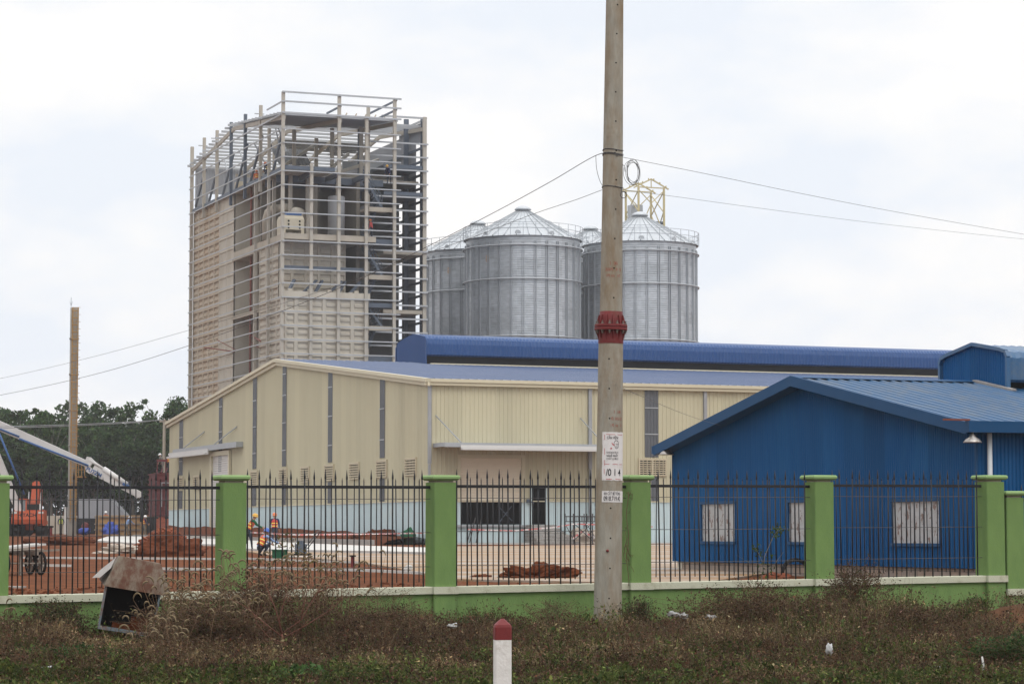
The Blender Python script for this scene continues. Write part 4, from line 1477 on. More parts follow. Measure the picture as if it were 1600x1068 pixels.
silo0 = make_silo()
S1 = Vector((1.02, 236.0, 0)); sdir = Vector((.9315, .3638, 0)); gdir = Vector((-.3638, .9315, 0))
for i, (o, lab) in enumerate(((Vector(), 'galvanised grain silo with conical roof left of the concrete pole, in front'),
                              (sdir * 12.0, 'galvanised grain silo below the yellow headframe, right of the concrete pole'),
                              (gdir * 12.0, 'galvanised grain silo half hidden beside the unfinished steel tower'),
                              (sdir * 12.0 + gdir * 12.0, 'galvanised grain silo almost wholly hidden between the two front silos'))):
    s_ = silo0 if i == 0 else copy_tree(silo0)
    p_ = S1 + o
    s_.location = (p_.x, p_.y, .02 if i > 1 else 0)
    s_.rotation_euler = (0, 0, (0, .07, .13, .02)[i])
    tag(s_, lab, 'silo', 'grain silos')
# headframe of the bucket elevator behind the second silo
p_ = S1 + sdir * 12.0 + gdir * 7.2 + sdir * 3.1
M_e = frame(p_.x, p_.y, 0, PHI)
hf = thing('elevator_headframe', 'pale yellow steel headframe with twin gabled trusses and grey elevator leg above the right silo', 'headframe', M_e)
a_, b_ = 2.75, 3.1
ztop, zeave = 36.55, 35.5
cor = [(0, 0), (a_, 0), (a_, b_), (0, b_)]
zl = 29.0
for (x, y) in cor:
    mb = MB()
    mb.bar((x, y, site_z(0, 250)), (x, y, zeave), .17, .17)
    mb.build('leg', M_paleyel, hf)
for y in (0, b_):
    mb = MB()
    mb.bar((-.5, y, zeave - .04), (a_ / 2, y, ztop - .15), .10, .13); mb.bar((a_ + .5, y, zeave - .04), (a_ / 2, y, ztop - .15), .10, .13)
    mb.bar((-.1, y, zeave + .05), (a_ + .1, y, zeave + .05), .09, .11); mb.bar((a_ / 2, y, zeave + .1), (a_ / 2, y, ztop - .2), .08, .08)
    for k in (.15, .5, .85):
        for sx in (-1, 1):
            xx = a_ / 2 + sx * (a_ / 2 + .5) * k; zz = ztop - .15 - (ztop - .11 - zeave) * k
            mb.box(xx - .04, xx + .04, y - .07, y + .07, zz + .05, zz + .2)
    mb.build('roof_truss', M_paleyel, hf)
mb = MB()
for x, dx in ((0, 0), (a_, 0)):
    for (za_, zb_) in ((29.6, 33.2), (33.2, 35.2)):
        mb.bar((x, .1, za_), (x, b_ - .1, zb_), .08, .08); mb.bar((x, b_ - .1, za_), (x, .1, zb_), .08, .08)
for y in (0, b_):
    mb.bar((.1, y, 35.2), (a_ / 2, y, 34.0), .08, .08); mb.bar((a_ - .1, y, 35.2), (a_ / 2, y, 34.0), .08, .08); mb.bar((.1, y, 31.2), (a_ / 2, y, 34.0), .08, .08); mb.bar((a_ - .1, y, 31.2), (a_ / 2, y, 34.0), .08, .08)
mb.build('bracing', M_paleyel, hf)
mb = MB()
mb.box(.1, a_ + .1, .1, b_ - .1, 32.0, 32.25); mb.frust(.8, a_ - .6, .6, b_ - .6, 31.2, .3, a_ - .1, .3, b_ - .3, 31.99)
mb.build('service_deck', M_coldark, hf)
mb = MB()
mb.smooth = False
mb.box(-.35, .35, 1.0, 1.9, 2, 33.9); mb.box(.5, .95, 1.1, 1.9, 2, 33.95)
mb.build('elevator_leg', M_galv, hf)
# ================================================================ unfinished feed mill tower
M_t = frame((441 - 800) / FPX * 208, 208, 0, PHI)
U1, U2, V1, V2 = 9.8, 13.7, 16.07, 31.0
UV2 = 4.0                                   # set-back of the right bay
ZT, ZF = 38.0, 31.55                        # top of posts, top floor
tw = thing('mill_tower', 'tall unfinished feed mill tower of cream concrete panels inside an open galvanised steel frame', 'tower', M_t)
tz = site_z(0, 215)
lv = lambda px, py: hit(M_t, px, py, 0, 0.0)      # left face plane u = 0
fv = lambda px, py: hit(M_t, px, py, 1, 0.0)      # front face plane v = 0
TZ0 = 4.0                                    # lowest height that can be seen over the warehouse, built with a margin
GS = 1.163
levels = [34.9 - GS * i for i in range(22)]
# ---- precast panel walls: waffle pattern in the mesh
def waffle(mb, a0, a1, z0, z1, cols, put, rib=.13, dep=.12, rail=True, mid=True):
    zs = [z for z in sorted(levels) if z0 + .2 < z < z1 - .2]
    zs = [z0] + zs + [z1]
    for l, r in zip(cols, cols[1:]):
        for za, zb_ in zip(zs, zs[1:]):
            A0, A1, Z0, Z1 = l + rib, r - rib, za + rib, zb_ - rib
            # raised frame
            mb.add([put(l, 0, za), put(r, 0, za), put(A1, 0, Z0), put(A0, 0, Z0)], [(0, 1, 2, 3)])
            mb.add([put(r, 0, za), put(r, 0, zb_), put(A1, 0, Z1), put(A1, 0, Z0)], [(0, 1, 2, 3)])
            mb.add([put(r, 0, zb_), put(l, 0, zb_), put(A0, 0, Z1), put(A1, 0, Z1)], [(0, 1, 2, 3)])
            mb.add([put(l, 0, zb_), put(l, 0, za), put(A0, 0, Z0), put(A0, 0, Z1)], [(0, 1, 2, 3)])
            d = -dep
            bev = .05
            I = [(A0, Z0), (A1, Z0), (A1, Z1), (A0, Z1)]
            J = [(A0 + bev, Z0 + bev), (A1 - bev, Z0 + bev), (A1 - bev, Z1 - bev), (A0 + bev, Z1 - bev)]
            for k in range(4):
                k2 = (k + 1) % 4
                mb.add([put(I[k][0], 0, I[k][1]), put(I[k2][0], 0, I[k2][1]), put(J[k2][0], d, J[k2][1]), put(J[k][0], d, J[k][1])], [(0, 1, 2, 3)])
            if mid and Z1 - Z0 > .5:
                # folded trough across the field
                q0, q1 = J[0][1] + (J[2][1] - J[0][1]) * .30, J[0][1] + (J[2][1] - J[0][1]) * .62
                L_, R_ = J[0][0], J[1][0]
                o_ = d + dep * .62
                mb.add([put(L_, d, J[0][1]), put(R_, d, J[0][1]), put(R_, d, q0), put(L_, d, q0), put(R_, o_, q0 + .07), put(L_, o_, q0 + .07), put(R_, o_, q1), put(L_, o_, q1), put(R_, d, q1 + .08), put(L_, d, q1 + .08), put(R_, d, J[2][1]), put(L_, d, J[2][1])],
                       [(0, 1, 2, 3), (3, 2, 4, 5), (5, 4, 6, 7), (7, 6, 8, 9), (9, 8, 10, 11)])
            else:
                mb.add([put(p[0], d, p[1]) for p in J], [(0, 1, 2, 3)])
lput = lambda a, n, z: (.25 - n, a, z)
fput = lambda a, n, z: (a, .25 - n, z)
# rear-left block of bins
vb0, vb1 = lv(361, 400).y, lv(298, 400).y
vmid = lv(338, 400).y
mb = MB()
waffle(mb, vmid, vb1, TZ0, ZF, list(np.linspace(vmid, vb1, 6)), lput)
mb.build('louvred_panel_wall', M_precast2, tw)
mb = MB()
waffle(mb, vb0, vmid, TZ0, ZF, list(np.linspace(vb0, vmid, 3)), lput, rib=.06, dep=.05, mid=False)
mb.build('flat_panel_wall', M_precast, tw)
mb = MB()
mb.box(.40, U1, vb0 + .02, vb1 - .02, TZ0, ZF - .01)
mb.build('bin_core', M_precast, tw)
# recessed bay between the blocks
vr0, vr1 = lv(400.5, 400).y, vb0
mb = MB()
mb.box(5.0, 5.3, vr0 - 1.0, vr1, TZ0, ZF - .2)
mb.box(2.2, 5.0, vr1 - 3.4, vr1 - 3.15, TZ0, ZF - .2)
mb.build('bay_wall', M_slabdark if False else M_slab, tw)
# front block, lower solid part
ztop1 = fv(441, 462).z
uc = [0, fv(464, 500).x, fv(486, 500).x, fv(508, 500).x, fv(530, 500).x, fv(552, 500).x, fv(577, 500).x]
US = uc[-1]
mb = MB()
waffle(mb, .25, US, TZ0, ztop1, [.25] + uc[1:], fput, rib=.15)
mb.build('front_panel_wall', M_precast, tw)
mb = MB()
waffle(mb, .25, vr0, TZ0, ztop1, [.25, vr0 * .36, vr0 * .68, vr0], lput, rib=.13)
mb.build('front_panel_wall', M_precast, tw)
mb = MB()
mb.box(.40, US, .40, vr0, TZ0, ztop1 - .02)
mb.build('front_core', M_precast, tw)
mb = MB()
mb.box(.1, US + .1, .1, .55, ztop1 - .02, ztop1 + .45)
for k in range(7):
    a = .6 + k * .85 if k < 5 else US - 1.6 + (k - 5) * .5
    mb.box(a, a + .35, .6, .9, ztop1 + .0, ztop1 + (.55 if k % 2 else .7))
mb.build('parapet_kerb', M_precast, tw)
# pipes lying on the ledge (dark diagonal struts behind the frame)
mb = MB()
for a, b_ in ((.7, 1.3), (2.0, 3.2), (3.0, 3.7), (4.2, 5.4), (5.0, 5.7), (6.0, 7.0)):
    mb.bar((a, .9, ztop1 + .45), (b_, 1.2, ztop1 + 1.5), .3, .16)
mb.build('stacked_struts', M_coldark, tw)
# recessed middle storeys
zm = fv(441, 363).z
mb = MB()
um = fv(553, 420).x
waffle(mb, .3, um, ztop1, zm - .5, list(np.linspace(.3, um, 6)), lambda a, n, z: (a, 2.3 - n, z), rib=.10)
mb.build('recessed_panel_wall', M_precast, tw)
mb = MB()
waffle(mb, 2.4, vr0, ztop1, zm - .5, list(np.linspace(2.4, vr0, 4)), lput, rib=.11)
mb.build('side_panel_wall', M_precast, tw)
mb = MB()
mb.box(.40, um, 2.45, vr0, ztop1 - .03, zm - .5)
mb.build('middle_core', M_precast, tw)
mb = MB()
zq = fv(441, 418).z
mb.box(.1, US, .35, .6, zq, zq + .25)
for u in (2.4, 4.7, 6.9):
    mb.bar((u, .6, zq + .1), (u - .3, 2.2, zq + .2), .16, .25)
mb.build('walkway_beam', M_coldark, tw)
# floor slabs
mb = MB()
mb.box(.1, US + .6, .12, V1, zm - .48, zm)
mb.build('machine_floor', M_slab, tw)
mb = MB()
mb.box(.1, 4.4, .12, V2 - .4, ZF + .02, ZF + .28)
mb.box(4.4, U2 - .2, 5.0, V2 - .4, ZF + .02, ZF + .26)
mb.build('top_floor', M_slab, tw)
mb = MB()
mb.box(.02, .11, .0, V2 - .2, ZF - .02, ZF + .30); mb.box(0, 4.4, .0, .10, ZF + .0, ZF + .33)
for v in (3.5, 7, 10.5):
    mb.box(.4, U1, v, v + .25, ZF - .55, ZF - .0)
for u in (2.3, 4.6, 7.0):
    mb.box(u, u + .2, 0.4, V1, ZF - .42, ZF + .0)
mb.build('floor_beams', M_coldark, tw)
for zz, px in ((lv(395, 390).z, 0), (lv(395, 484).z, 1), (lv(395, 590).z, 2)):
    mb = MB()
    mb.box(.15, 5.0, vr0 - .1, vr1 + .3, zz - .30, zz)
    mb.build('bay_slab', M_slab if px != 2 else M_coldark, tw)
# machine room back walls: shaded by the slab above, wall colour darkened for more shade
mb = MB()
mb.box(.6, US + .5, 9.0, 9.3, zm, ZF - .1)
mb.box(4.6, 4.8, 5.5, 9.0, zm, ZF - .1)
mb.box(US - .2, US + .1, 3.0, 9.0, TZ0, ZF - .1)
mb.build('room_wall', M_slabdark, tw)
for (x, y) in ((1.4, 3.2), (2.9, 3.2), (4.2, 5.2), (5.6, 3.4), (.6, 5.4), (7.3, 4.0)):
    mb = MB()
    mb.box(x, x + .28, y, y + .28, zm, ZF)
    mb.build('room_column', M_colbeige, tw)
# machines on the floor
mb = MB()
u0, u1 = fv(432, 345).x, fv(468, 345).x
mb.box(.1, 1.95, .6, 2.4, zm + .35, zm + 1.25)
mb.frust(.1, 1.95, .6, 2.4, zm + 1.25, .2, 1.85, .75, 2.3, zm + 1.55)
for s_ in (.1, 1.7):
    mb.box(s_, s_ + .25, .6, 2.4, zm, zm + .35)
pm = mb.build('pellet_press', M_cream2, tw)
mb = MB()
mb.box(.45, 1.75, .72, 2.25, zm + 1.56, zm + 1.72)
mb.build('blue_lid', M_boomblue, pm)
mb = MB()
for k in range(3):
    for x in (.6, 1.55):
        c = Vector((x, .59, zm + .5 + .28 * k))
        mb.add([c + Vector((.09 * math.cos(t), 0, .09 * math.sin(t))) for t in np.linspace(0, 2 * math.pi, 9)[:-1]], [tuple(range(8))])
mb.build('port_holes', M_hole, pm, recalc=False)
mb = MB()
mb.smooth = True
mb.lathe([(.0, zm), (.72, zm), (.72, ZF - 1.7), (.66, ZF - 1.6), (0, ZF - 1.55)], (5.6, 3.4, 0), 24)
mb.build('cyclone_drum', M_grey, tw)
mb = MB()
mb.smooth = True
vq = lv(405, 345).y
pts = [(.55, vq - .2, zm + .2), (.55, vq - .2, zm + 1.9), (.6, vq - .6, zm + 2.5), (.9, vq - 1.4, zm + 2.75), (2.2, vq - 2.6, zm + 2.8)]
mb.tube(pts, .34, 14)
mb.tube([(1.6, 2.0, zm + 2.0), (2.6, 4.0, zm + 2.2), (3.8, 6.5, zm + 2.2)], .42, 14)
mb.build('air_duct', M_precast, tw)
# steel columns
def column(u, v, z0, z1, m, wd=.26):
    mb = MB()
    mb.bar((u, v, z0), (u, v, z1), wd, .24)
    f = mb.build('column', m, tw)
    return f
for px, m, z1 in ((441, M_colbeige, ZT), (486, M_colbeige, ZF + .6), (529, M_colbeige, ZT), (572, M_colbeige, 36.4), (616, M_colbeige, ZT)):
    column(fv(px, 400).x, 0, TZ0, z1, m)
column(fv(590, 300).x, 2.6, TZ0, 37.6, M_colbeige, .26)
for px, m in ((407, M_colbeige), (383, M_coldark), (361, M_coldark), (339, M_colbeige), (319, M_colbeige)):
    column(0, lv(px, 250).y, ZF - 1, ZT, m, .26)
column(0, lv(420, 300).y, TZ0, 35.6, M_colbeige, .24)
column(0, vr0 + .3, TZ0, ZF, M_colbeige, .26)
column(0, V2, TZ0, 37.8, M_colbeige, .30)
column(U2, UV2, TZ0, 37.3, M_colbeige, .32)
column(U2, UV2 + .75, TZ0, 37.3, M_coldark, .16)
column(U2 - .3, 8.0, TZ0, 37.7, M_coldark, .40)
column(9.3, 8.5, ZF - 1, 36.6, M_coldark, .34)
for (u, v) in ((3.2, 8.0), (6.4, 12.0), (6.0, 6.0), (8.1, 4.4), (3.6, 15.5), (7.6, 16.0)):
    column(u, v, ZF + .27, 36.2, M_colbeige, .30)
# roof rafters and purlins
zr = lambda v: 36.1 + (37.5 - 36.1) * (v / V1) if v < V1 else 37.5 - (37.5 - 35.95) * (v - V1) / (29.3 - V1)
for u in (0.05, 4.9, U1 - .05, U2 - .1):
    mb = MB()
    v0 = 0 if u < U1 else UV2
    mb.bar((u, v0, zr(v0) - .2), (u, V1, zr(V1) - .2), .16, .34)
    mb.bar((u, V1, zr(V1) - .2), (u, V2, zr(V2) - .2), .16, .34)
    mb.build('rafter', M_colbeige, tw)
for v in np.arange(.3, V2, 1.12):
    mb = MB()
    u1 = U1 + .2 if v < UV2 else U2 + .1
    mb.bar((-.55, v, zr(v) + .09), (u1, v, zr(v) + .09), .09, .20)
    mb.build('purlin', M_girt, tw)
# sheeting laid over the front slope
mb = MB()
va, vb_ = .3, 13.0
corr(mb, -.2, U1 + .1, lambda a: va, lambda a: vb_ - .25 * a + .8 * math.sin(a * 1.3), .35, .05, lambda a, n, z: (a, z, zr(z) + .22 + n), trapz)
mb.build('roof_sheeting', M_sheetdark, tw, recalc=False)
mb = MB()
corr(mb, 5.0, U2, lambda a: 20, lambda a: 23.5 + .9 * math.sin(a * 1.7), .35, .05, lambda a, n, z: (a, z, zr(z) + .22 + n), trapz)
mb.build('roof_sheeting', M_sheetdark, tw, recalc=False)
# rust coloured lintel with splintered ends at the back of the roof
mb = MB()
mb.bar((8.9, V1 - 4, 38.15), (U2 + .1, V1 - 4, 38.1), .14, .26)
for k in range(5):
    mb.bar((9.0 + k * .9, V1 - 4, 38.2), (9.25 + k * .9, V1 - 4, 38.65), .05, .10)
mb.build('temporary_beam', M_precast2, tw)
# cladding already fixed: back wall top and right bay
mb = MB()
corr(mb, .3, U2, lambda a: ZF + .3, lambda a: 36.0, .3, .04, lambda a, n, z: (a, V2 - .1 - n, z), trapz, [(1.6, 3.6, ZF + .5, 33.4)])
mb.build('back_cladding', M_greyclad, tw, recalc=False)
mb = MB()
def rput(a, n, z):
    return (U2 + .12 - n, a, z)
corr(mb, 6.55, 10.25, lambda a: TZ0, lambda a: 36.9, .3, .04, rput, trapz)
corr(mb, 11.1, V2 - .5, lambda a: TZ0, lambda a: 36.4, .3, .04, rput, trapz)
corr(mb, UV2 + .2, 5.55, lambda a: TZ0, lambda a: 37.0, .3, .04, rput, trapz)
corr(mb, 5.55, 6.55, lambda a: 35.3, lambda a: 37.0, .3, .04, rput, trapz)
corr(mb, 10.25, 11.1, lambda a: 31.2, lambda a: 36.8, .3, .04, rput, trapz)
mb.build('side_cladding', M_greyclad, tw, recalc=False)
# girts
for i, z in enumerate(levels):
    if z < 9.4:
        continue
    mb = MB()
    mb.bar((-.18, -.22, z), (U1 + .32, -.22, z), .07, .09)
    mb.build('girt', M_girt, tw)
    mb = MB()
    mb.bar((-.22, -.12, z), (-.22, V2 + .12, z), .07, .085)
    mb.build('girt', M_girt, tw)
    mb = MB()
    mb.bar((U1 - 1.6, UV2 - .25, z), (U2 + .25, UV2 - .25, z), .09, .13)
    mb.build('girt', M_girt, tw)
    mb = MB()
    mb.bar((U2 - .05, UV2, z - .2), (U2 - .05, 18, z - .2), .12, .20)
    mb.build('girt', M_coldark, tw)
# parapet rails
for zz in (ZT - .03, ZT - .82, 36.25):
    mb = MB()
    mb.bar((-.25, -.2, zz), (U1 + .35, -.2, zz), .09, .14)
    mb.build('top_rail', M_girt, tw)
for zz, v1 in ((ZT - .82, 4.6), (36.15, V2)):
    mb = MB()
    mb.bar((-.2, -.1, zz), (-.2, v1, zz), .08, .12)
    mb.build('top_rail', M_girt, tw)
mb = MB()
mb.bar((U1, 0, ZT - .1), (U1, 8, ZT - .1), .10, .16)
mb.bar((U1, 0, ZT - .9), (U1, 8, ZT - .9), .10, .16)
mb.bar((4.9, 0, ZT - .9), (4.9, 4, ZT - .9), .10, .16)
mb.build('top_rail', M_coldark, tw)
mb = MB()
mb.bar((U1, UV2, 37.2), (U2 + .2, UV2, 37.2), .10, .16)
mb.bar((U2, UV2, 37.1), (U2, 12, 37.1), .10, .16)
mb.build('top_rail', M_girt, tw)
for px in (407, 383, 339, 319):
    v = lv(px, 250).y
    mb = MB()
    mb.bar((-.55, v, ZT - .75), (.3, v, ZT - .75), .08, .08)
    mb.build('post_cleat', M_girt, tw)
# raking braces at the top storey
for (xb, yb, xt, yt) in ((300, 322, 316, 262), (320, 318, 337, 251), (341, 309, 359, 240), (361, 301, 381, 225), (384, 289, 404, 212), (409, 276, 417, 226), (420, 270, 438, 192)):
    b_, t_ = lv(xb, yb), lv(xt, yt)
    mb = MB()
    mb.bar((.35, b_.y, b_.z), (.35, t_.y, t_.z), .16, .22)
    mb.build('raking_brace', M_coldark, tw)
for (xb, yb, xt, yt) in ((402, 252, 386, 222), (428, 240, 420, 200), (437, 236, 424, 200), (370, 250, 363, 232), (345, 268, 341, 248)):
    b_, t_ = lv(xb, yb), lv(xt, yt)
    mb = MB()
    mb.bar((.6, b_.y, b_.z), (.6, t_.y, t_.z), .08, .10)
    mb.build('light_brace', M_galv, tw)
# interior beams of the top storey
mb = MB()
for (a, b_) in (((1.0, 6.0, 32.2), (6.2, 12.0, 35.6)), ((4.6, 3.5, 31.9), (8.6, 9.5, 34.6)), ((5.5, 2.5, 31.9), (12.8, 14.0, 34.9)), ((2.0, 9.0, 31.9), (4.6, 10.0, 33.8))):
    mb.bar(a, b_, .16, .26)
mb.bar((.2, V1, ZF + 1.6), (U2, V1, ZF + 1.6), .16, .26)
mb.bar((.2, 8.0, ZF + .9), (U2, 8.0, ZF + .9), .16, .26)
mb.build('inner_beams', M_colbeige, tw)
mb = MB()
corr(mb, 2.0, 5.0, lambda a: 0, lambda a: 3.2, .3, .05, lambda a, n, z: (a, 8.5 + z * .8, 33.2 + z * .55 + n), trapz)
mb.build('stored_sheets', M_sheetdark, tw, recalc=False)
mb = MB(); mb.box(8.2, 12.6, 9.9, 10.1, 33.3, 34.0); mb.build('lintel_beam', M_sheetdark, tw)
for b in ((3.4, 4.3, 13, 13.9, ZF + .3, ZF + 1.2), (1.6, 2.4, 6.2, 7.2, ZF + .3, ZF + 1.1), (.8, 1.7, 17.6, 18.6, ZF + .3, ZF + 1.3)):
    mb = MB(); mb.box(*b); mb.build('machine_housing', M_cream2, tw)
# stairs, zigzag
stair_top = fv(590, 278).z
us0, us1 = fv(578, 400).x, fv(604, 400).x
flights = [(278, 322), (322, 372), (385, 428), (428, 472), (472, 508), (508, 556)]
for k, (ya, yb) in enumerate(flights):
    za_, zb_ = fv(590, ya).z, fv(590, yb).z
    a, b_ = (us0, us1) if k % 2 == 0 else (us1 - .2, us0 + .2)
    v = 1.2 if k % 2 == 0 else 2.2
    mb = MB()
    for dv in (0, .75):
        mb.bar((a, v + dv, za_), (b_, v + dv, zb_), .06, .22)
        mb.bar((a, v + dv, za_ + .95), (b_, v + dv, zb_ + .95), .05, .05)
        mb.bar((a, v + dv, za_ + .5), (b_, v + dv, zb_ + .5), .04, .04)
        for j in range(5):
            f = j / 4
            x, z = a + (b_ - a) * f, za_ + (zb_ - za_) * f
            mb.bar((x, v + dv, z), (x, v + dv, z + .95), .04, .04)
    n = 9
    for j in range(n):
        f = (j + .5) / n
        x, z = a + (b_ - a) * f, za_ + (zb_ - za_) * f
        mb.box(x - .14, x + .14, v + .03, v + .72, z - .02, z + .02)
    mb.build('stair_flight', M_coldark, tw)
    mb = MB()
    mb.box(US + .1, U1 + .1, .9, 3.2, zb_ - .18, zb_ - .02)
    mb.box(US + .1, U1 + .1, .5, .75, zb_ - .40, zb_ - .02)
    mb.build('stair_landing', M_coldark if k % 2 else M_slab, tw)
# right bay floors
for py in (258, 300, 392, 484):
    zz = hit(M_t, 640, py, 1, UV2).z
    mb = MB()
    mb.box(U1 + .2, U2 - .1, UV2 + .1, 11.0, zz - .30, zz - .05)
    mb.box(U1 + .2, U2 - .1, UV2 - .02, UV2 + .099, zz - .34, zz - .02)
    mb.build('bay_slab', M_coldark if py < 390 else M_slab, tw)
# red oxide riser pipe and loose hoist arms in the recess
mb = MB()
vp = lv(383, 450).y
mb.smooth = True
mb.tube([(.5, vp, TZ0), (.5, vp, ZF + 1.2)], .10, 10)
mb.build('riser_pipe', M_rustpipe, tw)
mb = MB()
a, b_ = lv(339, 543), lv(361, 549)
mb.bar((-1.2, a.y, a.z), (.3, b_.y, b_.z), .09, .10); mb.bar((-.6, a.y - 2.4, a.z + .5), (.3, b_.y - .6, b_.z + .1), .05, .05)
mb.build('hoist_arm', M_rustpipe, tw)
mb = MB()
a, b_ = lv(390, 524), lv(418, 533)
mb.bar((.2, a.y, a.z), (-.6, b_.y, b_.z), .09, .10); mb.bar((.2, a.y, a.z - .6), (-.2, b_.y + 2, b_.z - .4), .07, .07)
mb.build('hoist_arm', M_rustpipe, tw)

# ================================================================ caged steel stack
bs = G(114.5, 835)
bs = Vector(((114.0 - 800) / FPX * 213, 213, site_z(0, 213)))
stk_ = thing('flue_stack', 'tall slim grey steel flue stack with an orange yellow caged ladder', 'chimney', frame(bs.x, bs.y, bs.z, 0))
hs = P(114, 481, 213).z - bs.z
mb = MB()
mb.smooth = True
mb.lathe([(.36, -.3), (.36, hs), (.30, hs + .001), (.30, hs - .5)], n=24)
mb.build('shaft', M_stack, stk_)
mb = MB()
for z in np.arange(1.5, hs - .2, 3.0):
    mb.smooth = True
    mb.lathe([(.36, z - .08), (.41, z - .07), (.41, z + .07), (.36, z + .08)], n=24)
mb.build('joint_flanges', M_stack, stk_)
mb = MB()
for dx in (-.06, .40):
    mb.bar((dx, -.50, 1.2), (dx, -.50, hs), .06, .06)
for z in np.arange(1.4, hs, .30):
    mb.bar((-.06, -.50, z), (.40, -.50, z), .035, .035)
for z in np.arange(3, hs, 3):
    mb.bar((-.15, -.3, z), (-.15, -.5, z), .05, .05); mb.bar((.25, -.3, z), (.25, -.5, z), .05, .05)
mb.build('ladder', M_cage, stk_)
mb = MB()
for z in np.arange(2.6, hs + .1, .60):
    pts = [(.17 + .27 * math.cos(t), -.52 + .62 * math.sin(t) * (1 if math.sin(t) < 0 else .2), z) for t in np.linspace(-math.pi, 0, 9)]
    mb.tube(pts, .035, 5)
for t in np.linspace(-math.pi, 0, 6):
    mb.bar((.17 + .27 * math.cos(t), -.52 + .62 * math.sin(t), 2.6), (.17 + .27 * math.cos(t), -.52 + .62 * math.sin(t), hs), .025, .025)
for z in np.arange(2.9, hs + .1, .60):
    mb.bar((.42, -.52, z), (.60, -.50, z), .035, .035)
mb.build('safety_cage', M_cage, stk_)
mb = MB()
zl_ = P(128, 727, 213).z - bs.z
mb.box(.35, 1.1, -.5, .4, zl_ - 1.0, zl_ - .9)
for x in (.6, .85, 1.1):
    mb.bar((x, -.5, zl_ - .9), (x, -.5, zl_ + .25), .05, .05)
mb.bar((.35, -.5, zl_ + .25), (1.1, -.5, zl_ + .25), .05, .05); mb.bar((.35, -.5, zl_ - .35), (1.1, -.5, zl_ - .35), .05, .05)
mb.build('rest_platform', M_cage, stk_)
mb = MB()
mb.bar((-.3, 0, hs), (-.3, 0, hs + .9), .03, .03); mb.bar((-.3, 0, hs + .2), (-.42, 0, hs + .55), .02, .02); mb.bar((-.3, 0, hs + .2), (-.18, 0, hs + .55), .02, .02)
mb.build('lightning_rod', M_coldark, stk_)
mb = MB()
for dx in (-4.2, 4.4):
    mb.tube([(0, 0, hs * .66), (dx * .5, 1, hs * .33), (dx, 2, 0)], .012, 5)
mb.build('guy_wires', M_wire, stk_)
# ================================================================ people
def skin_body(J, E, rad, root, seg_mat, mats, extras):
    """J joints, E edges, rad per joint; one continuous surface grown from the skeleton"""
    names = list(J)
    me = bpy.data.meshes.new('body')
    me.from_pydata([tuple(J[n]) for n in names], [(names.index(a), names.index(b)) for a, b in E], [])
    o = bpy.data.objects.new('body', me)
    COL.objects.link(o)
    o.modifiers.new('skin', 'SKIN').use_smooth_shade = True
    ss = o.modifiers.new('sub', 'SUBSURF'); ss.levels = ss.render_levels = 1
    for i, n in enumerate(names):
        sv = me.skin_vertices[0].data[i]
        r = rad[n]
        sv.radius = r if isinstance(r, tuple) else (r, r)
        sv.use_root = (n == root)
    dg = bpy.context.evaluated_depsgraph_get()
    dg.update()
    out = bpy.data.meshes.new_from_object(o.evaluated_get(dg))
    bpy.data.objects.remove(o)
    out.materials.clear()
    for m in mats:
        out.materials.append(m)
    segs = [(Vector(J[a]), Vector(J[b]), seg_mat(a, b)) for a, b in E]
    idx = []
    for p in out.polygons:
        c = p.center
        best = None
        for a, b, mi in segs:
            ab = b - a
            t = max(0, min(1, (c - a).dot(ab) / max(ab.length_squared, 1e-9)))
            d = (a + ab * t - c).length
            if best is None or d < best[0]:
                best = (d, mi)
        idx.append(best[1])
    out.polygons.foreach_set('material_index', idx)
    # fingers, nose and ears joined into the same mesh
    bm = bmesh.new(); bm.from_mesh(out)
    for mbx, mi in extras:
        base = len(bm.verts)
        vs = [bm.verts.new(v) for v in mbx.v]
        for f in mbx.f:
            try:
                fc = bm.faces.new([vs[i] for i in f]); fc.material_index = mi; fc.smooth = True
            except ValueError:
                pass
    bm.to_mesh(out); bm.free()
    return out
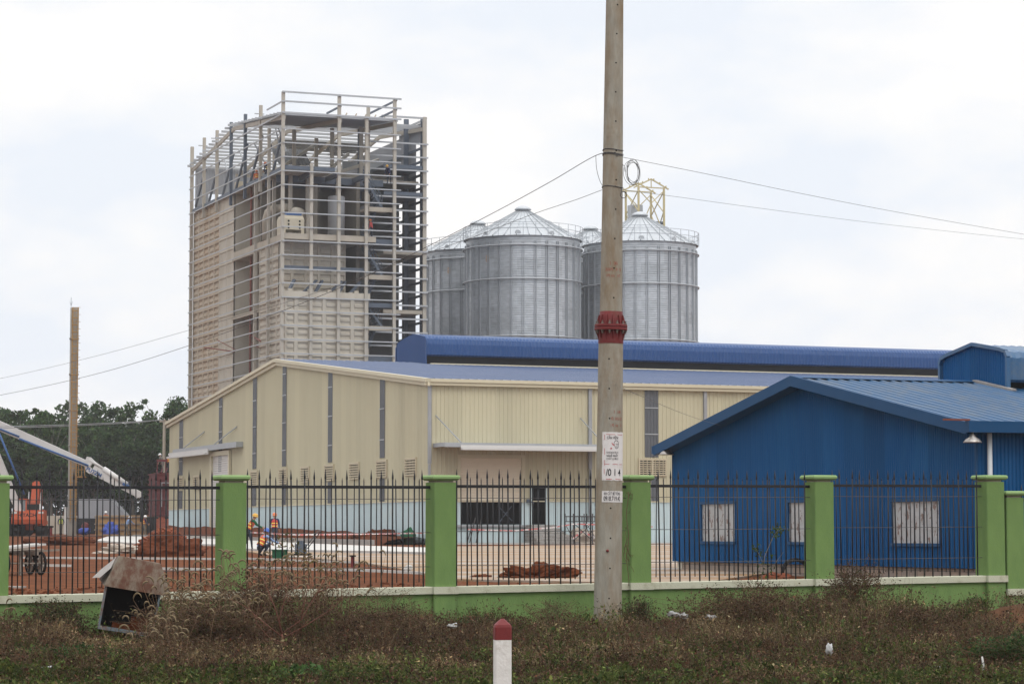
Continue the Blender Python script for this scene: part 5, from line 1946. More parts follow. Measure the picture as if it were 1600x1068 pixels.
def person(label, loc, face, pose='stand', lean=0.0, arms=((.05, -.05), (.05, -.05)), shirt=None, trousers=None, vest=None, helmet=None, step=.10, height=1.68, group='construction workers'):
    """face: heading of the person about z (0 looks away from the camera, +y)"""
    k = height / 1.68
    J = {}
    hz = {'stand': .90, 'crouch': .36, 'sit': .46}[pose]
    pel = Vector((0, 0, hz))
    L = lambda d: Matrix.Rotation(-lean, 3, 'X') @ Vector(d)
    J['pelvis'] = pel
    J['waist'] = pel + L((0, 0, .16)); J['chest'] = pel + L((0, .015, .36)); J['neck'] = pel + L((0, .01, .53)); 
    hl = Matrix.Rotation(-lean * .55, 3, 'X')
    J['skull'] = J['neck'] + hl @ Vector((0, .02, .09)); J['crown'] = J['skull'] + hl @ Vector((0, .01, .11))
    for s, sd in ((-1, 'l'), (1, 'r')):
        J['sh' + sd] = pel + L((s * .175, 0, .485))
        ax, ay = arms[0 if s < 0 else 1]
        el = J['sh' + sd] + Vector((s * (.05 + abs(ax) * .1), ay * .28, -.27 * math.cos(ay)))
        wr = el + Vector((s * .01 - s * ax * .12, .10 + ay * .20, -.22 + max(ay, 0) * .18))
        J['el' + sd], J['wr' + sd] = el, wr
        J['pa' + sd] = wr + (wr - el).normalized() * .07
        J['hip' + sd] = pel + Vector((s * .085, 0, -.05))
        if pose == 'stand':
            kn = Vector((s * .10, s * step * .6 + .03, .49)); an = Vector((s * .11, s * step, .09)); toe = an + Vector((s * .02, .15, -.05))
        elif pose == 'crouch':
            kn = Vector((s * .17, .36, .46)); an = Vector((s * .14, .10, .09)); toe = an + Vector((s * .02, .15, -.05))
        else:
            kn = Vector((s * .12, .43, .46)); an = Vector((s * .12, .46, .07)); toe = an + Vector((0, .15, -.03))
        J['kn' + sd], J['an' + sd], J['toe' + sd] = kn, an, toe
    E = [('pelvis', 'waist'), ('waist', 'chest'), ('chest', 'neck'), ('neck', 'skull'), ('skull', 'crown')]
    for sd in 'lr':
        E += [('chest', 'sh' + sd), ('sh' + sd, 'el' + sd), ('el' + sd, 'wr' + sd), ('wr' + sd, 'pa' + sd), ('pelvis', 'hip' + sd), ('hip' + sd, 'kn' + sd), ('kn' + sd, 'an' + sd), ('an' + sd, 'toe' + sd)]
    rad = {'pelvis': (.14, .105), 'waist': (.13, .095), 'chest': (.155, .11), 'neck': .055, 'skull': (.075, .09), 'crown': (.07, .085)}
    for sd in 'lr':
        rad.update({'sh' + sd: .07, 'el' + sd: .047, 'wr' + sd: .033, 'pa' + sd: (.042, .022), 'hip' + sd: .095, 'kn' + sd: .062, 'an' + sd: .042, 'toe' + sd: .038})
    def sm(a, b):
        if a in ('neck', 'skull') or a.startswith('wr'):
            return 2
        if a.startswith('an'):
            return 3
        if a.startswith(('hip', 'kn')) or b.startswith('hip'):
            return 1
        return 0
    ex = []
    for s, sd in ((-1, 'l'), (1, 'r')):
        pa, wr = J['pa' + sd], J['wr' + sd]
        d = (pa - wr).normalized()
        side = Vector((0, 1, 0)) - d * d.y
        side = side.normalized() if side.length > .1 else Vector((1, 0, 0))
        inn = d.cross(side)
        f = MB()
        for q, ln in ((-.026, .062), (-.009, .074), (.009, .078), (.026, .07)):
            p0 = pa + side * q - d * .005
            f.tube([p0, p0 + d * ln * .5, p0 + d * ln * .85 + inn * .012, p0 + d * ln + inn * .03], [.0095, .009, .0085, .006], 6)
        p0 = wr + d * .02 + side * .03
        f.tube([p0, p0 + side * .025 + d * .025, p0 + side * .028 + d * .06], [.011, .010, .007], 6)
        ex.append((f, 2))
    f = MB()
    sk = J['skull']
    fw = hl @ Vector((0, 1, 0)); upv = hl @ Vector((0, 0, 1)); sdv = Vector((1, 0, 0))
    f.tube([sk + fw * .085 + upv * .05, sk + fw * .115 + upv * .015, sk + fw * .09 + upv * .005], [.008, .016, .010], 6)
    for s in (-1, 1):
        f.tube([sk + sdv * s * .078 + upv * .035, sk + sdv * s * .092 + upv * .03 - fw * .015, sk + sdv * s * .08 - upv * .005], [.008, .016, .008], 6)
    ex.append((f, 2))
    f = MB()
    for s in (-1, 1):
        f.tube([sk + fw * .088 + sdv * s * .032 + upv * .045, sk + fw * .096 + sdv * s * .032 + upv * .045], [.011, .006], 6)
    f.tube([sk + fw * .094 - upv * .035 - sdv * .025, sk + fw * .098 - upv * .035, sk + fw * .094 - upv * .035 + sdv * .025], [.004, .007, .004], 6)
    ex.append((f, 3))
    me = skin_body(J, E, rad, 'pelvis', sm, [shirt or M_shirtblue, trousers or M_trouser, M_skin, M_trackdark], ex)
    M = frame(loc[0], loc[1], loc[2], face) @ Matrix.Scale(k, 4)
    p = tag(link('person', me), label, 'person', group)
    p.matrix_world = M
    if vest:
        mb = MB()
        mb.smooth = True
        ax_ = [('pelvis', .06, .155, .125), ('waist', 0, .152, .12), ('chest', -.10, .168, .128), ('chest', .0, .185, .135), ('chest', .10, .165, .115), ('neck', -.03, .10, .08)]
        rows = []
        for n_, dz, rx, ry in ax_:
            c = J[n_] + L((0, 0, dz))
            rows.append([c + L((rx * math.cos(t), ry * math.sin(t), 0)) for t in np.linspace(0, 2 * math.pi, 17)])
        mb.sheet(rows)
        v = mb.build('vest', vest, p, recalc=False)
        mb = MB()
        mb.smooth = True
        for n_, dz, rx, ry in (('waist', -.02, .160, .128), ('waist', .12, .170, .134)):
            rows = []
            for e in (-.022, .022):
                c = J[n_] + L((0, 0, dz + e))
                rows.append([c + L((rx * math.cos(t), ry * math.sin(t), 0)) for t in np.linspace(0, 2 * math.pi, 17)])
            mb.sheet(rows)
        mb.build('reflective_band', M_tape, v, recalc=False)
    if helmet:
        mb = MB()
        mb.smooth = True
        c = J['skull'] + hl @ Vector((0, .005, .055))
        pr = [(.135, -.012), (.128, -.005), (.112, .0), (.115, .05), (.10, .10), (.06, .135), (0, .145)]
        o_ = len(mb.v)
        mb.lathe(pr, (0, 0, 0), 18)
        mb.v = [tuple(c + hl @ Vector((x, y * 1.12 + (.02 if z < 0 and y > 0 else 0), z))) for x, y, z in mb.v]
        mb.build('helmet', helmet, p, recalc=False)
    return p
def at_g(px, d):
    x = (px - 800) / FPX * d
    return (x, d, site_z(x, d))
PI = math.pi
person('worker in lime vest and white helmet walking beside the orange excavator', at_g(97, 226), .3, arms=((.4, -.1), (.4, -.1)), shirt=M_shirtnavy, trousers=M_trousgrey, vest=M_vestlime, helmet=M_helwhite, step=.12)
person('worker in light blue shirt stooping before the timber formwork', at_g(199, 207), -.9, lean=.5, arms=((.1, .5), (.1, .6)), shirt=M_shirtblue, trousers=M_trousgrey, helmet=M_helwhite)
person('worker in orange vest and white helmet at the right of the timber formwork', at_g(226, 209), -1.3, lean=.15, arms=((.1, .5), (.1, .3)), shirt=M_shirtnavy, trousers=M_trousgrey, vest=M_vestorange, helmet=M_helwhite)
person('worker in orange vest standing behind the stacked red bricks', (at_g(257, 219)[0], 219, site_z(0, 219) + .42), 2.9, shirt=M_vestorange, vest=M_vestorange, helmet=M_helwhite, height=1.74)
person('worker with only a white helmet and face showing over the left formwork end', (at_g(167, 224)[0], 224, site_z(0, 224) + .32), 3.0, shirt=M_vestorange, helmet=M_helwhite, height=1.72)
person('worker in green shirt and yellow helmet bending forward beside the second fence pillar', at_g(389, 114), -PI / 2 + .25, lean=.45, arms=((.1, .7), (.1, .6)), shirt=M_shirtgreen, trousers=M_trouser, vest=M_vestorange, helmet=M_helyellow, step=.16, height=1.70)
person('worker in red vest and orange helmet standing with his back to the road', at_g(430, 131), .1, shirt=M_shirtnavy, trousers=M_trouser, vest=M_vestred, helmet=M_helorange, height=1.70)
person('worker in blue helmet and red vest crouching on the yard beside a green toolbox', at_g(406, 97), -.9, 'crouch', lean=.55, arms=((.1, .7), (.1, .8)), shirt=M_shirtblue, trousers=M_trouser, vest=M_vestorange, helmet=M_helblue)
# three on the tower
def on_tower(u, v, z):
    return M_t @ Vector((u, v, z))
vv = lv(396, 285).y
person('worker in orange sitting on the top floor edge of the unfinished tower', on_tower(.12, lv(399, 285).y, ZF + .30 - .42), .2, 'sit', lean=.3, shirt=M_vestorange, trousers=M_trousgrey, vest=M_vestorange, helmet=M_helorange)
person('worker with orange helmet kneeling beside a raking brace on the tower', on_tower(.25, lv(414, 275).y, ZF + .30), 1.0, 'crouch', lean=.4, shirt=M_shirtnavy, vest=M_shirtnavy, helmet=M_helorange)
c_ = hit(M_t, 610, 262, 1, 3.0)
person('worker in dark clothes and yellow helmet at the head of the tower stairs', on_tower(c_.x - .1, 3.0, hit(M_t, 607, 288, 1, 3.0).z), 2.6, lean=.5, shirt=M_shirtnavy, helmet=M_helyellow, height=1.7)
c_ = hit(M_t, 581, 372, 1, 1.0)
person('worker in red shirt on the middle landing of the tower stairs', on_tower(c_.x, 1.0, c_.z), 1.2, lean=.2, shirt=M_vestred, trousers=M_trouser, helmet=M_helorange, height=1.6)

# ================================================================ machines at the far left
# red steel column formwork with men on it
rb = Vector(at_g(256, 213))
rf = thing('column_formwork', 'dark red ribbed steel formwork tower beside the warehouse corner', 'formwork', frame(rb.x, rb.y, rb.z, PHI))
hrf = P(256, 741, 213).z - rb.z
mb = MB()
mb.box(-.85, 1.3, -.6, 1.6, 1.6, hrf)
for z in np.arange(1.7, hrf, .42):
    mb.box(-.93, 1.38, -.68, 1.68, z, z + .10)
for x in np.arange(-.85, 1.31, .36):
    mb.box(x - .03, x + .03, -.64, -.601, 1.6, hrf)
mb.build('shutter_panels', M_redsteel, rf)
mb = MB()
for x in np.arange(-.8, 1.3, .42):
    mb.bar((x, -.5, hrf), (x + .25, -.2, hrf + .55), .06, .06)
mb.box(-.5, 1.4, -.7, 1.5, hrf + .10, hrf + .16); mb.box(-.75, .1, -.75, -.65, hrf + 1.05, hrf + 1.25); mb.bar((-.7, -.7, hrf), (-.7, -.7, hrf + 1.1), .06, .06); mb.bar((0, -.7, hrf), (0, -.7, hrf + 1.1), .06, .06)
mb.build('top_walers', M_redsteel, rf)
mb = MB()
mb.box(-1.0, 1.4, -.75, 1.7, 0, 1.55)
mb.build('base_crib', M_trackdark, rf)
mb = MB()
mb.tube([(-.3, -.72, 2.4), (-.3, -.72, hrf - .7), (1.2, -.72, hrf - .7)], .04, 6)
mb.build('hose_loop', M_galv, rf)
zpl_ = rb.z + hrf + .16
person('worker in orange vest standing on top of the dark red formwork', (P(264.5, 740, 213).x, 213, zpl_), -.4, shirt=M_vestorange, trousers=M_trouser, vest=M_vestorange, helmet=M_helwhite, height=1.6)
person('worker in grey with a white helmet bending on the dark red formwork', (P(254.5, 740, 213.6).x, 213.6, zpl_), 1.2, lean=.45, shirt=M_trousgrey, trousers=M_trousgrey, helmet=M_helwhite)

# excavator
eb = Vector(at_g(49, 206))
ex_ = thing('excavator', 'orange tracked excavator seen from behind with raised boom', 'excavator', frame(eb.x, eb.y, eb.z, R(4)))
for s in (-1, 1):
    mb = MB()
    prof_ = [(-1.6, .42), (-1.45, .12), (-1.2, .02), (1.2, .02), (1.45, .12), (1.6, .42), (1.45, .72), (1.2, .82), (-1.2, .82), (-1.45, .72)]
    mb.prism([(s * 1.0 - .28, y, z) for y, z in prof_], (.56, 0, 0))
    for i in range(-6, 7):
        mb.box(s * 1.0 - .29, s * 1.0 + .29, i * .2 - .03, i * .2 + .03, .825, .86)
    mb.build('track', M_trackdark, ex_)
mb = MB()
mb.box(-1.22, 1.25, -1.1, 1.5, .95, 1.25)
pts = [(-1.25, -1.55, .98), (1.25, -1.55, .98), (1.32, -1.05, .98), (-1.32, -1.05, .98)]
mb.frust(-1.28, 1.28, -1.75, -1.0, .98, -1.28, 1.28, -1.85, -1.0, 1.35)
mb.frust(-1.28, 1.28, -1.85, -1.0, 1.351, -1.22, 1.22, -1.72, -1.0, 2.02)
mb.build('counterweight', M_orange, ex_)
mb = MB()
mb.box(-.2, 1.2, -1.0, 1.1, 1.26, 2.1)
mb.box(-.3, .3, -.5, .5, .5, .95)
mb.build('engine_house', M_orange, ex_)
mb = MB()
cx0, cx1, cy0, cy1, cz0, cz1 = -1.22, -.22, -.7, .9, 1.26, 2.92
t = .09
for x in (cx0, cx1 - t):
    for y in (cy0, cy1 - t):
        mb.box(x, x + t, y, y + t, cz0, cz1)
mb.box(cx0 - .02, cx1 + .02, cy0 - .02, cy1 + .02, cz1, cz1 + .10)
mb.box(cx0, cx1, cy0 + .01, cy1 - .01, cz0, cz0 + .75)
mb.build('cab', M_orange, ex_)
mb = MB()
mb.box(cx0 + .03, cx1 - .03, cy0 + .03, cy1 - .03, cz0 + .76, cz1 - .01)
mb.build('cab_glass', M_glass, ex_)
mb = MB()
mb.bar((.12, 1.0, 1.6), (.22, 2.0, 4.3), .42, .60, up=(1, 0, 0))
mb.bar((.22, 2.0, 4.3), (.30, 3.8, 3.6), .38, .45, up=(1, 0, 0))
mb.bar((.30, 3.8, 3.7), (.30, 4.0, 1.6), .30, .40, up=(1, 0, 0))
mb.build('boom', M_orange, ex_)
for dx in (-.35, .62):
    mb = MB()
    mb.smooth = True
    mb.tube([(dx, .8, 1.5), (dx + .05, 1.2, 2.6)], .10, 10); mb.tube([(dx + .05, 1.2, 2.6), (dx + .07, 1.6, 3.6)], .06, 10)
    mb.build('boom_cylinder', M_boomwhite, ex_)
mb = MB()
mb.prism([(0, 3.7, 1.6), (0, 4.3, 1.5), (0, 4.5, .9), (0, 4.0, .5), (0, 3.6, .8)], (.8, 0, 0))
mb.build('bucket', M_orange, ex_)
me = text_mesh('HITACHI', .40, bold=.01)
me.materials.clear(); me.materials.append(M_trackdark)
tx = link('lettering', me, ex_, Matrix.Translation((0, -1.805, 1.68)) @ Matrix.Rotation(R(79), 4, 'X'))
mb = MB()
for s in (-1, 1):
    mb.box(s * 1.05 - .2, s * 1.05 + .2, -1.80, -1.74, 1.80, 1.98)
mb.build('rear_reflector', M_boomwhite, ex_)

# concrete pump boom
pbY = 205.0
bp_ = thing('concrete_pump', 'white and blue folding boom of a concrete pump crossing behind the yellow ladder stack', 'concrete pump', Matrix.Identity(4))
bb = P(44, 838, pbY); bb.z = site_z(bb.x, pbY)
mb = MB()
mb.box(bb.x - 8.5, bb.x + .6, pbY + .9, pbY + 3.1, bb.z + .9, bb.z + 1.5)
mb.frust(bb.x - .6, bb.x + .5, pbY - .2 + 1.4, pbY + 2.6, bb.z + 1.5, bb.x - .45, bb.x + .45, pbY + 1.6, pbY + 2.4, bb.z + 2.6)
for dx in (-.6, -1.9, -6.6):
    for yy in (1.1, 2.9):
        mb.tube([(bb.x + dx, pbY + yy - .15, bb.z + .52), (bb.x + dx, pbY + yy + .15, bb.z + .52)], .52, 16)
mb.build('truck_chassis', M_trackdark, bp_)
def section(name, A, B, w0, w1, mt, dY=0.0, depth=.5):
    a, b = P(A[0], A[1], pbY + dY), P(B[0], B[1], pbY + dY)
    d = (b - a).normalized()
    n_ = Vector((-d.z, 0, d.x))
    mb = MB()
    poly = [a + n_ * w0 / 2, a - n_ * w0 / 2, b - n_ * w1 / 2, b + n_ * w1 / 2]
    mb.prism([p - Vector((0, depth / 2, 0)) for p in poly], (0, depth, 0))
    return mb.build(name, mt, bp_)
section('boom_section', (36, 812), (-34, 640), .55, .5, M_boomwhite)
section('boom_section', (-40, 648), (135, 724), .85, .5, M_boomwhite, -.2)
section('boom_section', (145, 733), (221, 774), .75, .5, M_boomwhite, -.2)
sp_ = MB()
for A, B in (((34, 780), (-12, 668)), ((-40, 651), (30, 682)), ((30, 682), (138, 727))):
    sp_.smooth = True
    a, b = P(A[0], A[1] + (3 if A[0] < 0 or A[0] == 30 else 0), pbY - .62), P(B[0], B[1], pbY - .62)
    if A[0] == 34:
        a, b = P(38, 772, pbY - .62), P(-8, 660, pbY - .62)
    sp_.tube([a, b], .085, 10)
sp_.build('delivery_pipe', M_boomblue, bp_)
mb = MB()
mb.smooth = True
a, b = P(139, 717, pbY - .3), P(198, 757, pbY - .3)
m_ = a.lerp(b, .38)
mb.tube([a, m_], .13, 12); mb.tube([m_, b], .25, 12)
mb.build('boom_cylinder', M_boomwhite, bp_)
mb = MB()
k_ = [P(133, 722, pbY), P(137, 713, pbY), (P(142, 714, pbY)), P(148, 720, pbY), P(141, 729, pbY)]
mb.prism([p - Vector((0, .4, 0)) for p in k_], (0, .5, 0))
k_ = [P(134, 727, pbY), P(139, 726, pbY), P(150, 737, pbY), P(141, 740, pbY), P(136, 736, pbY)]
mb.prism([p - Vector((0, .55, 0)) for p in k_], (0, .3, 0))
mb.build('knuckle', M_boomwhite, bp_)
mb = MB()
a, b = P(150, 730, pbY - .1), P(200, 757, pbY - .1)
mb.bar(a, b, .30, .22, up=(0, 1, 0))
a, b = P(192, 755, pbY - .5), P(203, 760, pbY - .5)
mb.bar(a, b, .2, .4, up=(0, 1, 0))
mb.build('blue_panel', M_boomblue, bp_)
mb = MB()
k_ = [P(203, 762, pbY), P(222, 768, pbY), P(222, 776, pbY), P(214, 778, pbY)]
mb.prism([p - Vector((0, .55, 0)) for p in k_], (0, .5, 0))
mb.build('end_bracket', M_boomwhite, bp_)
mb = MB()
mb.smooth = True
mb.tube([P(219, 776, pbY - .2), P(221, 786, pbY - .2), P(222, 800, pbY - .2), P(221, 815, pbY - .2)], .14, 10)
mb.build('end_hose', M_blackpipe, bp_)
me = text_mesh('PUTZM', .42, bold=.015)
me.materials.clear(); me.materials.append(M_boomblue)
c_ = P(148.5, 737, pbY)
link('lettering', me, bp_, Matrix.Translation((c_.x, pbY - .56, c_.z - .03)) @ Matrix.Rotation(R(-26), 4, 'Y').inverted() @ Matrix.Rotation(R(-52), 4, 'Y') @ Matrix.Rotation(R(90), 4, 'X') if False else Matrix.Translation((c_.x, pbY - .56, c_.z - .03)) @ Matrix.Rotation(R(27), 4, 'Y') @ Matrix.Rotation(R(90), 4, 'X'))

# timber formwork wall, brick stack, grey hoarding, site shed
def site_box(name, label, cat, m, x0, x1, y0, y1, d, rails=None, dep=.25, group=None):
    a, b = P(x0, y1, d), P(x1, y1, d)
    z0 = site_z(a.x, d); z1 = P(x0, y0, d).z
    t_ = thing(name, label, cat, frame(a.x, d, z0, 0), group)
    mb = MB()
    mb.box(0, b.x - a.x, 0, dep, -.1, z1 - z0)
    mb.build('panel', m, t_)
    return t_, b.x - a.x, z1 - z0
fw_, L_, H_ = site_box('timber_formwork', 'long yellow brown timber formwork wall behind the pale slab', 'formwork', M_ply, 149, 247, 804.5, 834, 216)
for f in (.28, .56, .92):
    mb = MB()
    mb.box(-.1, L_ + .1, -.12, -.003, H_ * f - .06, H_ * f + .06)
    mb.build('waler', M_timber, fw_)
for x in np.arange(.3, L_, .9):
    mb = MB()
    mb.bar((x, -.15, 0), (x, -.15, H_), .08, .06)
    mb.build('stud', M_ply, fw_)
bk, L_, H_ = site_box('brick_stack', 'neat stack of red bricks against the warehouse corner', 'bricks', block_mat('stacked_red_brick', (.33, .10, .06), (.27, .085, .05), (.14, .06, .045), 0, 0, .09, .22), 243, 268, 810, 834, 209.5, dep=1.6)
mb = MB()
mb.box(.2, L_ - .75, .1, 1.4, H_ + .002, H_ + .12)
mb.build('top_course', bk.children[0].data.materials[0], bk)
hd, L_, H_ = site_box('sheet_hoarding', 'grey sheet hoarding shed behind the timber formwork', 'shed', M_greyclad, 121, 172, 779, 834, 233, dep=2.5)
mb = MB()
mb.add([(L_, 0, H_), (L_ + 1.7, 0, H_ - 1.8), (L_ + 1.7, 2.5, H_ - 1.8), (L_, 2.5, H_), (L_, 0, -.1), (L_ + 1.7, 0, -.1), (L_ + 1.7, 2.5, -.1), (L_, 2.5, -.1)], [(0, 1, 2, 3), (4, 5, 1, 0), (5, 6, 2, 1), (6, 7, 3, 2)])
mb.build('lean_to', M_greyclad, hd)
mb = MB()
mb.box(-.1, L_ + .05, -.03, -.002, 0, H_ * .45)
mb.build('shade_front_sheet', M_dark, hd)  # near-black sheet on the solid box, painted as the shade of an opening
cw, L_, H_ = site_box('concrete_upstand', 'low grey concrete wall between the excavator and the stack', 'wall', M_slab, 73, 122, 805, 836, 234, dep=.3)
mb = MB()
for x in np.arange(.2, L_, .32):
    mb.bar((x, .15, H_), (x + random.uniform(-.05, .05), .15, H_ + random.uniform(.3, .6)), .03, .03)
mb.build('starter_bars', M_rustpipe, cw)
wt, L_, H_ = site_box('water_tank', 'pale narrow cabinet standing left of the stack foot', 'cabinet', M_boomwhite, 100, 107, 793, 820, 229, dep=.5)
mb = MB()
mb.box(-.04, L_ + .04, -.04, .54, H_, H_ + .08)
mb.build('cabinet_lid', M_boomwhite, wt)
# sacks hanging from branches/posts and tarps
def lump(name, label, cat, c, rx, ry, rz, m, seed, group=None, n=10, rough=.35):
    if n >= 12:
        n *= 2
    mb = MB()
    mb.smooth = True
    prof_ = []
    rows = []
    for j in range(n + 1):
        ph = math.pi * j / n * .5 if name.endswith('mound') or name.endswith('heap') else math.pi * (j / n - .5)
        row = []
        for i in range(2 * n + 1):
            t = 2 * math.pi * (i % (2 * n)) / (2 * n)
            base = Vector((math.cos(t) * math.cos(ph), math.sin(t) * math.cos(ph), math.sin(ph)))
            e = 1 + rough * noise.noise(base * 1.7 + Vector((seed, seed * 2, 0))) + rough * .4 * noise.noise(base * 5 + Vector((seed, 0, seed))) + rough * .28 * noise.noise(base * 13 + Vector((seed, 3, seed)))
            row.append((base.x * rx * e, base.y * ry * e, base.z * rz * e))
        rows.append(row)
    mb.sheet(rows)
    o = mb.build(name, m, recalc=False)
    o.location = c
    return tag(o, label, cat, group)
lump('tarpaulin_heap', 'bright blue tarpaulin heap at the foot of the timber formwork', 'tarpaulin', P(173, 834, 209), .66, .5, .95, M_tarp, 1, None, 12, .5)
lump('tarpaulin_bundle', 'small blue and crumpled bundle between the stack and the formwork', 'tarpaulin', P(132, 829, 217), .5, .4, .3, M_tarp, 4)
lump('red_sack', 'dark red sack on the rubble beside the stack', 'sack', P(134, 822, 218), .38, .3, .35, M_redsteel, 6)
lump('dirt_mound', 'red earth mound topped with broken brick behind the left railings', 'mound', G(264, 868), 1.25, 1.1, .78, M_redsoil, 2, 'red earth mounds', 14)
bh = MB()
c_b = G(262, 862)
for k in range(420):
    u_, v_ = random.gauss(0, .42), random.gauss(0, .35)
    hz_b = 1.02 * math.exp(-(u_ * u_ + v_ * v_) * .9) * random.uniform(.35, 1.0)
    M_b = Matrix.Translation(c_b + Vector((u_ * 1.25 - .1, v_ * .9, hz_b))) @ Matrix.Rotation(random.uniform(0, 6.3), 4, 'Z') @ Matrix.Rotation(random.uniform(-1, 1), 4, 'X') @ Matrix.Rotation(random.uniform(-.8, .8), 4, 'Y')
    l_b = random.uniform(.05, .12)
    o_b = len(bh.v)
    bh.box(-l_b, l_b, -.05, .05, -.035, .035)
    bh.v[o_b:] = [tuple(M_b @ Vector(q)) for q in bh.v[o_b:]]
tag(bh.build('brick_rubble_heap', M_brick), 'orange broken brick heap spread over the left earth mound', 'rubble', None, 'stuff')
lump('brick_rubble_heap', 'small pale rubble heap left of the brick covered mound', 'rubble', G(190, 864), .95, .6, .28, M_rubble, 12, None, 14, .8)
lump('dirt_mound', 'low dark earth mound behind the railings left of the rusted box', 'mound', G(97, 851), 1.9, 1.3, .42, M_redsoil, 3, 'red earth mounds', 12, .5)
lump('dirt_mound', 'dark red earth mound behind the railings left of the concrete pole', 'mound', G(840, 905), .80, .6, .33, M_redsoil, 5, 'red earth mounds', 16, .7)
lump('dirt_mound', 'tiny red earth mound right of the third fence pillar', 'mound', G(752, 904), .26, .25, .10, M_redsoil, 8, 'red earth mounds', 10, .6)
lump('dirt_mound', 'peaked earth mound against the pale blue warehouse base', 'mound', G(585, 850) + Vector((0, 3.5, 0)), 1.4, 1.2, .75, M_redsoil, 11, 'red earth mounds', 12, .5)
lump('dirt_mound', 'red earth mound with pink tape left of the concrete pole, beside the block steps', 'mound', M_w @ Vector((sv_(897, 850).x, -1.2, GZ0)), 1.3, .8, .75, M_rubble, 14, 'red earth mounds', 12, .5)
vm_ = F0 + FD * 14.6 + FN * -2.3
lump('dirt_mound', 'fresh red earth heap on the verge at the right picture edge', 'mound', Vector((vm_.x, vm_.y, verge_z(vm_.x, vm_.y) - .1)), 2.1, 1.9, .42, M_redsoil, 17, 'red earth mounds', 16, .5)
# earth berm along the gable
mb = MB()
mb.smooth = True
rows = []
for i in range(60):
    v = -1.0 + i * .95
    row = []
    for j in range(7):
        f = j / 6
        e = noise.noise(Vector((v * .5, f * 2, 5))) * .5 + noise.noise(Vector((v * 2.1, f * 4, 1))) * .2
        z = (0, .35, .62, .70, .66, .6, .55)[j] * (.55 + .6 * min(v / 22, 1) + e * .6) if j else -.1
        p = M_w @ Vector((-3.2 + 3.15 * f, v, 0))
        row.append((p.x, p.y, site_z(p.x, p.y) + max(z, 0.02 if j else -.1)))
    rows.append(row)
mb.sheet(rows)
tag(mb.build('earth_berm', M_redsoil, recalc=False), 'long low bank of red earth along the foot of the warehouse gable', 'earth bank')
# concrete gutter edge in front of the berm
mb = MB()
mb.bar(M_w @ Vector((-3.6, -1, GZ0 + .12)), M_w @ Vector((-3.6, 56, GZ0 + .35)), .3, .34)
o = mb.build('drain_kerb', M_cinder); o['kind'] = 'structure'
mb = MB()
mb.bar((*(M_w @ Vector((-.3, -.7, 0)))[:2], GZ0 + .05), (*(M_w @ Vector((40, -.7, 0)))[:2], GZ0 + .05), .8, .14)
o = mb.build('apron_slab', M_slabnew); o['kind'] = 'structure'
# clods and stones on the bare earth behind the fence
mb = MB()
for k in range(1900):
    a = random.uniform(-4, 15); wv = random.uniform(.5, 16) ** 1
    p = F0 + FD * a + FN * wv
    r = random.uniform(.012, .05) * random.choice((1, 1, 1, 1.8))
    mb.smooth = False
    q = [Vector((random.uniform(-1, 1), random.uniform(-1, 1), random.uniform(.1, 1))).normalized() * r * random.uniform(.6, 1.1) for _ in range(6)]
    px, _ = topx((p.x, p.y, 1))
    if px > 700 and random.random() < .8:
        continue
    c = Vector((p.x, p.y, site_z(p.x, p.y)))
    b_ = [Vector((r, 0, -.01)), Vector((-r * .5, r * .8, -.01)), Vector((-r * .5, -r * .8, -.01))]
    tpt = Vector((random.uniform(-.3, .3) * r, random.uniform(-.3, .3) * r, r * random.uniform(.5, 1.0)))
    mid_ = [Vector((x.x * .8, x.y * .8, r * .45)) for x in b_]
    mb.add([c + x for x in b_ + mid_ + [tpt]], [(0, 1, 4, 3), (1, 2, 5, 4), (2, 0, 3, 5), (3, 4, 6), (4, 5, 6), (5, 3, 6)])
o = mb.build('earth_clods', M_redsoil); tag(o, 'loose red earth clods scattered over the bare ground behind the railings', 'clods', None, 'stuff')

# ================================================================ things in the yard
c = G(551, 886)
hy = thing('standpipe', 'short red capped standpipe on the bare earth left of the third pillar', 'standpipe', frame(c.x, c.y, c.z, 0))
mb = MB(); mb.smooth = True
mb.lathe([(.055, -.05), (.055, .34)], n=16)
mb.build('pipe', M_red_paint, hy)
mb = MB(); mb.smooth = False
mb.lathe([(.055, .32), (.10, .32), (.10, .36), (0, .365)], n=16)
mb.build('flange_cap', M_trackdark, hy)
c = G(79, 843)
hy2 = copy_tree(hy); hy2.location = c; hy2.scale = (2.0, 2.0, 2.6); tag(hy2, 'red standpipe standing far left below the excavator', 'standpipe')
# concrete block steps at the side door
u0 = da0 - .35
bst = thing('block_steps', 'rough pile of grey blocks forming steps below the dark side door', 'steps', M_w @ Matrix.Translation((u0, 0, 0)))
blk = block_mat('loose_block', (.30, .285, .265), (.36, .34, .315), (.13, .12, .11), 0, 0, .20, .40)
nst = 6
hst = dz0 - GZ0
for i in range(nst):
    mb = MB()
    z0_, z1_ = GZ0 + hst * i / nst, GZ0 + hst * (i + 1) / nst
    j = .03 * (i % 2)
    mb.box(-.1 + j, 1.45 + (nst - i) * .16 - j, -.45 - (nst - i) * .27, -.06, z0_, z1_ - .015)
    mb.build('block_course', blk, bst)
